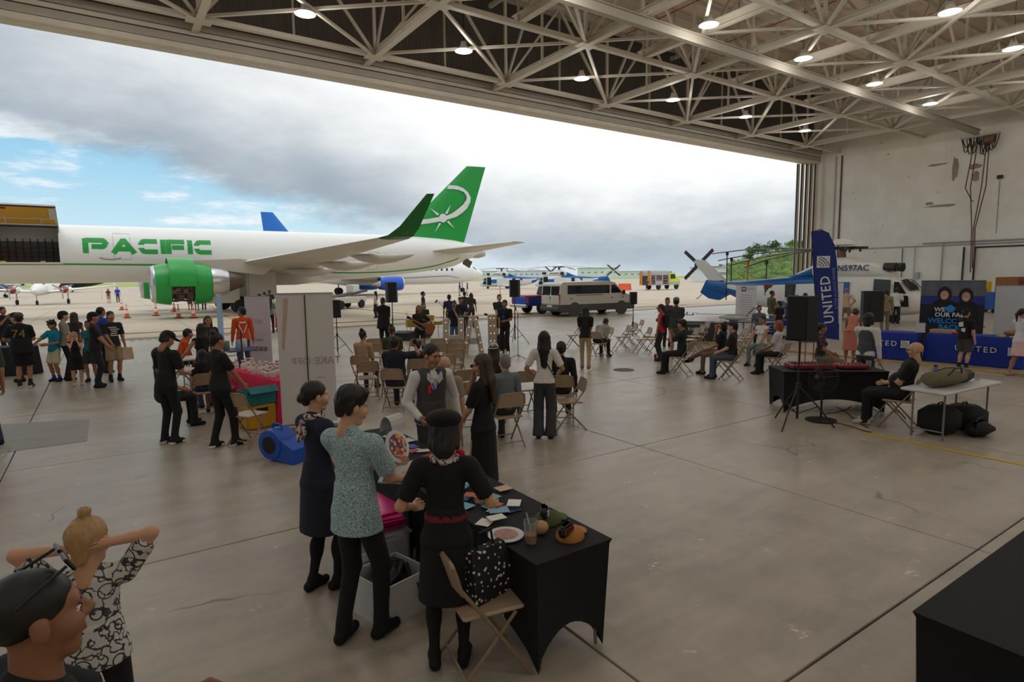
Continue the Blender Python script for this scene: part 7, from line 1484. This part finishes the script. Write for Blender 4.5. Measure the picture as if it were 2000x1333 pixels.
letter('tall light-bulb letter A standing before the band',925,690,A,[(s*(.28-.21*z/1.22),z) for z in(.12,.35,.6,.85,1.1) for s in(-1,1)],.7)
letter('tall light-bulb letter I standing beside the letter A',962,686,[[(-.14,0),(.14,0),(.14,1.22),(-.14,1.22)]],[(s*.06,z) for z in(.12,.35,.6,.85,1.1) for s in(-1,1)],.3)
letter('tall light-bulb letter H standing behind the singer',887,700,[[(-.32,0),(-.14,0),(-.14,1.22),(-.32,1.22)],[(.32,0),(.14,0),(.14,1.22),(.32,1.22)],[(-.14,.5),(.14,.5),(.14,.7),(-.14,.7)]],[(s*.23,z) for z in(.12,.35,.6,.85,1.1) for s in(-1,1)],.7)
q=onz(990,688); tag(MB().bevbox((0,0,.25),(.5,.4,.5),.04).bevbox((0,-.205,.25),(.42,.01,.42),.004).build('stage_monitor',m_spk,None,loc=(q[0]+.3,q[1]+.9,0),rot=(0,0,-.4)),'black stage amplifier box behind the letter I','amplifier')
tag(MB().prism([(-.3,0),(.3,0),(.2,.35),(-.3,.3)],-.4,.4).build('stage_monitor',m_spk,None,loc=(DR['root'].location.x-1.3,DR['root'].location.y-.9,0),rot=(0,0,.6)),'black wedge monitor lying beside the drum kit','monitor')
# ---- left booth: pink table with gift bags, bins, blower
a=onz(545,770,.74); pk_=cloth_table('pink-draped table crowded with small gift bags',2.48,11.5,.75,2.1,math.radians(12),m_pink); m_gb=mat('gift_white',(226,222,220),.6,var=.2,scale=20)
for k in range(54):
    x=rd.uniform(-.32,.32); y=rd.uniform(-.9,1.0); hgt=rd.uniform(.1,.17); b=MB().loft([[(sx*w,sy*w*.7,z) for sx,sy in((-1,-1),(1,-1),(1,1),(-1,1))] for z,w in((0,.035),(hgt*.6,.04),(hgt,.012),(hgt*1.25,.03))]); b.box((0,0,hgt),(.035,.035,.012),1)
    o=b.build('gift_bag',[m_gb,[m_pink,mat('tie_green',(90,130,100),.6),m_redp][k%3]]); o.matrix_world=Matrix.Translation(pk_.location)@Matrix.Rotation(pk_.rotation_euler.z,4,'Z')@Matrix.Translation((x,y,.757)); tag(o,'small white gift bag with a %s tie crowded on the pink table'%('pink','green','red')[k%3],'gift bag','gift bags on the pink table')
q=onz(523,835); t=thing('yellow_bin','yellow plastic crate below the pink table','crate',(q[0]-.12,q[1]+.15,0),.2); MB().bevbox((0,0,.2),(.5,.4,.4),.03).build('crate_body',mat('crate_yellow',(206,150,30),.5),t); MB().bevbox((0,-.2,.32),(.2,.02,.06),.005).build('handle',m_bf,t)
t2b=thing('teal_box','open teal cardboard box on the yellow crate','box',t.location+Vector((0,0,.402)),.25); b=MB()
for c,d in(((0,-.19,.12),(.48,.012,.24)),((0,.19,.12),(.48,.012,.24)),((-.235,0,.12),(.012,.38,.24)),((.235,0,.12),(.012,.38,.24)),((0,0,.006),(.47,.38,.012))): b.box(c,d)
b.build('box_shell',mat('teal_card',(30,120,124),.6,var=.25),t2b); MB().box((0,-.26,.26),(.48,.16,.01),0,RX(.6)).build('flap',mat('teal_card',(30,120,124),.6),t2b)
q=onz(548,900); t=thing('air_blower','blue plastic carpet blower on the floor','blower',(q[0],q[1]+.1,0),math.radians(-60)); MB().lathe([(.1,-.16),(.2,-.15),(.22,0),(.2,.15),(.1,.16)],(0,0,.23),24,0,RX(math.pi/2)).build('housing',mat('blower_blue',(20,84,190),.4),t,40); MB().prism([(-.1,.05),(.42,.0),(.42,.2),(-.05,.42)],-.14,.14).build('outlet',mat('blower_blue',(20,84,190),.4),t); MB().lathe([(.001,.161),(.12,.161)],(0,0,.23),20,0,RX(math.pi/2),False).build('intake_grille',m_black,t); MB().tube([(-.1,0,.42),(-.05,0,.5),(.08,0,.48),(.12,0,.38)],.016,6).build('handle',mat('blower_blue',(20,84,190),.4),t); MB().box((-.15,.1,.03),(.12,.1,.06)).build('foot',m_redp,t)
a=onz(456,752); tb=plain_table('small folding table with jars beside the pink-draped table',a[0]+.1,a[1]+.9,1.2,.7,.15,mt=mat('table_purple',(96,90,120),.6))
for x,y,nm,lab,mt in((-.1,-.1,'jar','green glass jar on the small booth table',mat('jar_green',(96,130,112),.3)),(.2,-.1,'jar','clear blue jar on the small booth table',mat('jar_blue',(150,170,196),.2)),(.4,.15,'cup','white paper cup on the small booth table',m_wtop)): on_table(tb,x,y,nm,lab,nm,MB().lathe([(.07,0),(.08,.02),(.08,.2),(.06,.23)],n=16),mt,z=.745,smooth=40)
a=onz(410,775); tb=plain_table('white-topped folding table between the seated booth visitors',a[0]+.1,a[1]+1.2,1.2,.6,.2); on_table(tb,.1,-.1,'plastic_bag','white plastic carrier bag on the white-topped table','bag',MB().sphere((0,0,.11),(.16,.13,.12),10),mat('bag_white',(222,222,220),.5,trans=.2),z=.745,smooth=True)
q=onz(477,763); t=thing('tripod','black camera tripod standing at the small booth table','tripod',(q[0],q[1],0)); MB().cyl((0,0,.5),(0,0,1.35),.015,n=6).build('column',m_bf,t)
for k in range(3): a=2.1*k; MB().cyl((0,0,.75),(.35*math.cos(a),.35*math.sin(a),0),.012,n=6).build('leg',m_bf,t)
# left tables
a=onz(48,742); lt=cloth_table('black-draped display table with model aircraft beside the man in jersey 74',a[0]-.9,a[1]+1.3,2.2,.75,math.radians(8),cloth((34,36,44)))
for x,lab,c in((-.5,'grey model jet on the black-draped table',(150,156,166)),(.1,'white model propeller plane on the black-draped table',(214,214,212)),(.7,'small blue model plane on the black-draped table',(60,90,160))):
    mt=mat('model_%d'%c[0],c,.4); b=MB().loft([ell(u_,.12,r,r,10) for u_,r in((-.22,.01),(-.1,.03),(.1,.035),(.22,.008))]); b.box((0,0,.12),(.09,.42,.012)); b.box((-.2,0,.17),(.06,.012,.1)); b.box((-.2,0,.14),(.05,.16,.008)); b.cyl((0,0,0),(0,0,.1),.008,n=6); b.cyl((0,0,0),(0,0,.01),.06,n=12); on_table(lt,x,0,'model_plane',lab,'model plane',b,mt,z=.756,rz=.6)
# ---- gear along the right wall
q=onz(1922,612,.06); t=thing('equipment_cabinet','yellow steel equipment cabinet against the hangar wall','cabinet',(q[0]+1.2,q[1]+.9,.06),math.radians(-30)); MB().bevbox((0,0,.95),(1.4,.8,1.7),.03).build('cabinet_body',mat('cabinet_yellow',(230,180,20),.5),t); MB().box((.1,-.42,1.1),(.5,.04,.5)).build('gauge_panel',m_mech,t)
for sx in(-.5,.5): b=MB(); wheel(b,(sx,-.3,.12),.12,.08); b.build('caster',[m_tyre,m_hub],t)
t=thing('service_cart','blue steel service cart with orange jack in front of the yellow cabinet','cart',(q[0]+.9,q[1]-.35,.06),math.radians(-30)); MB().bevbox((0,0,.7),(1.2,.7,1.0),.03).build('cart_body',mat('cart_blue',(24,84,160),.5),t); MB().box((.1,-.42,.2),(.6,.1,.1)).box((.1,-.42,.45),(.06,.06,.5)).build('jack',mat('jack_orange',(200,110,40),.5),t)
for sx in(-.45,.45): b=MB(); wheel(b,(sx,-.2,.12),.12,.08); b.build('caster',[m_tyre,m_hub],t)
q=onz(1985,600,.06); t=thing('packing_crate','brown wooden packing crate behind the pale panel','crate',(50.2,float(onu(1978,575,50.2)[1]),.06),0.); b=MB().box((0,0,1.),(2.6,1.2,2.0)); b.build('crate_body',mat('crate_wood',(150,96,60),.8,var=.25),t)
for z in(.3,1.,1.7): MB().box((0,-.62,z),(2.6,.04,.14)).build('batten',mat('crate_wood2',(130,80,50),.8),t)
q=onz(1948,590,.06); t=thing('tail_section','dark navy model tail fin beside the wooden crate','tail fin',(49.,12.2,.06),math.radians(-35)); MB().prism([(-.3,0),(.6,0),(.9,2.3),(.6,2.3)],-.04,.04).build('fin_panel',mat('tail_navy',(22,28,56),.5),t); MB().box((.1,0,.02),(1.,.5,.04)).build('foot_plate',m_bf,t)
# drinks by the chairs
q=onz(1280,703); tag(MB().lathe([(.035,0),(.045,.16),(.03,.17)],n=14).cyl((.01,0,.16),(.02,0,.26),.004,n=5).build('drink_cup',mat('red_drink',(190,40,44),.3),None,loc=(q[0],q[1],0)),'red drink in a tall cup with straw on the floor by the chairs','cup')
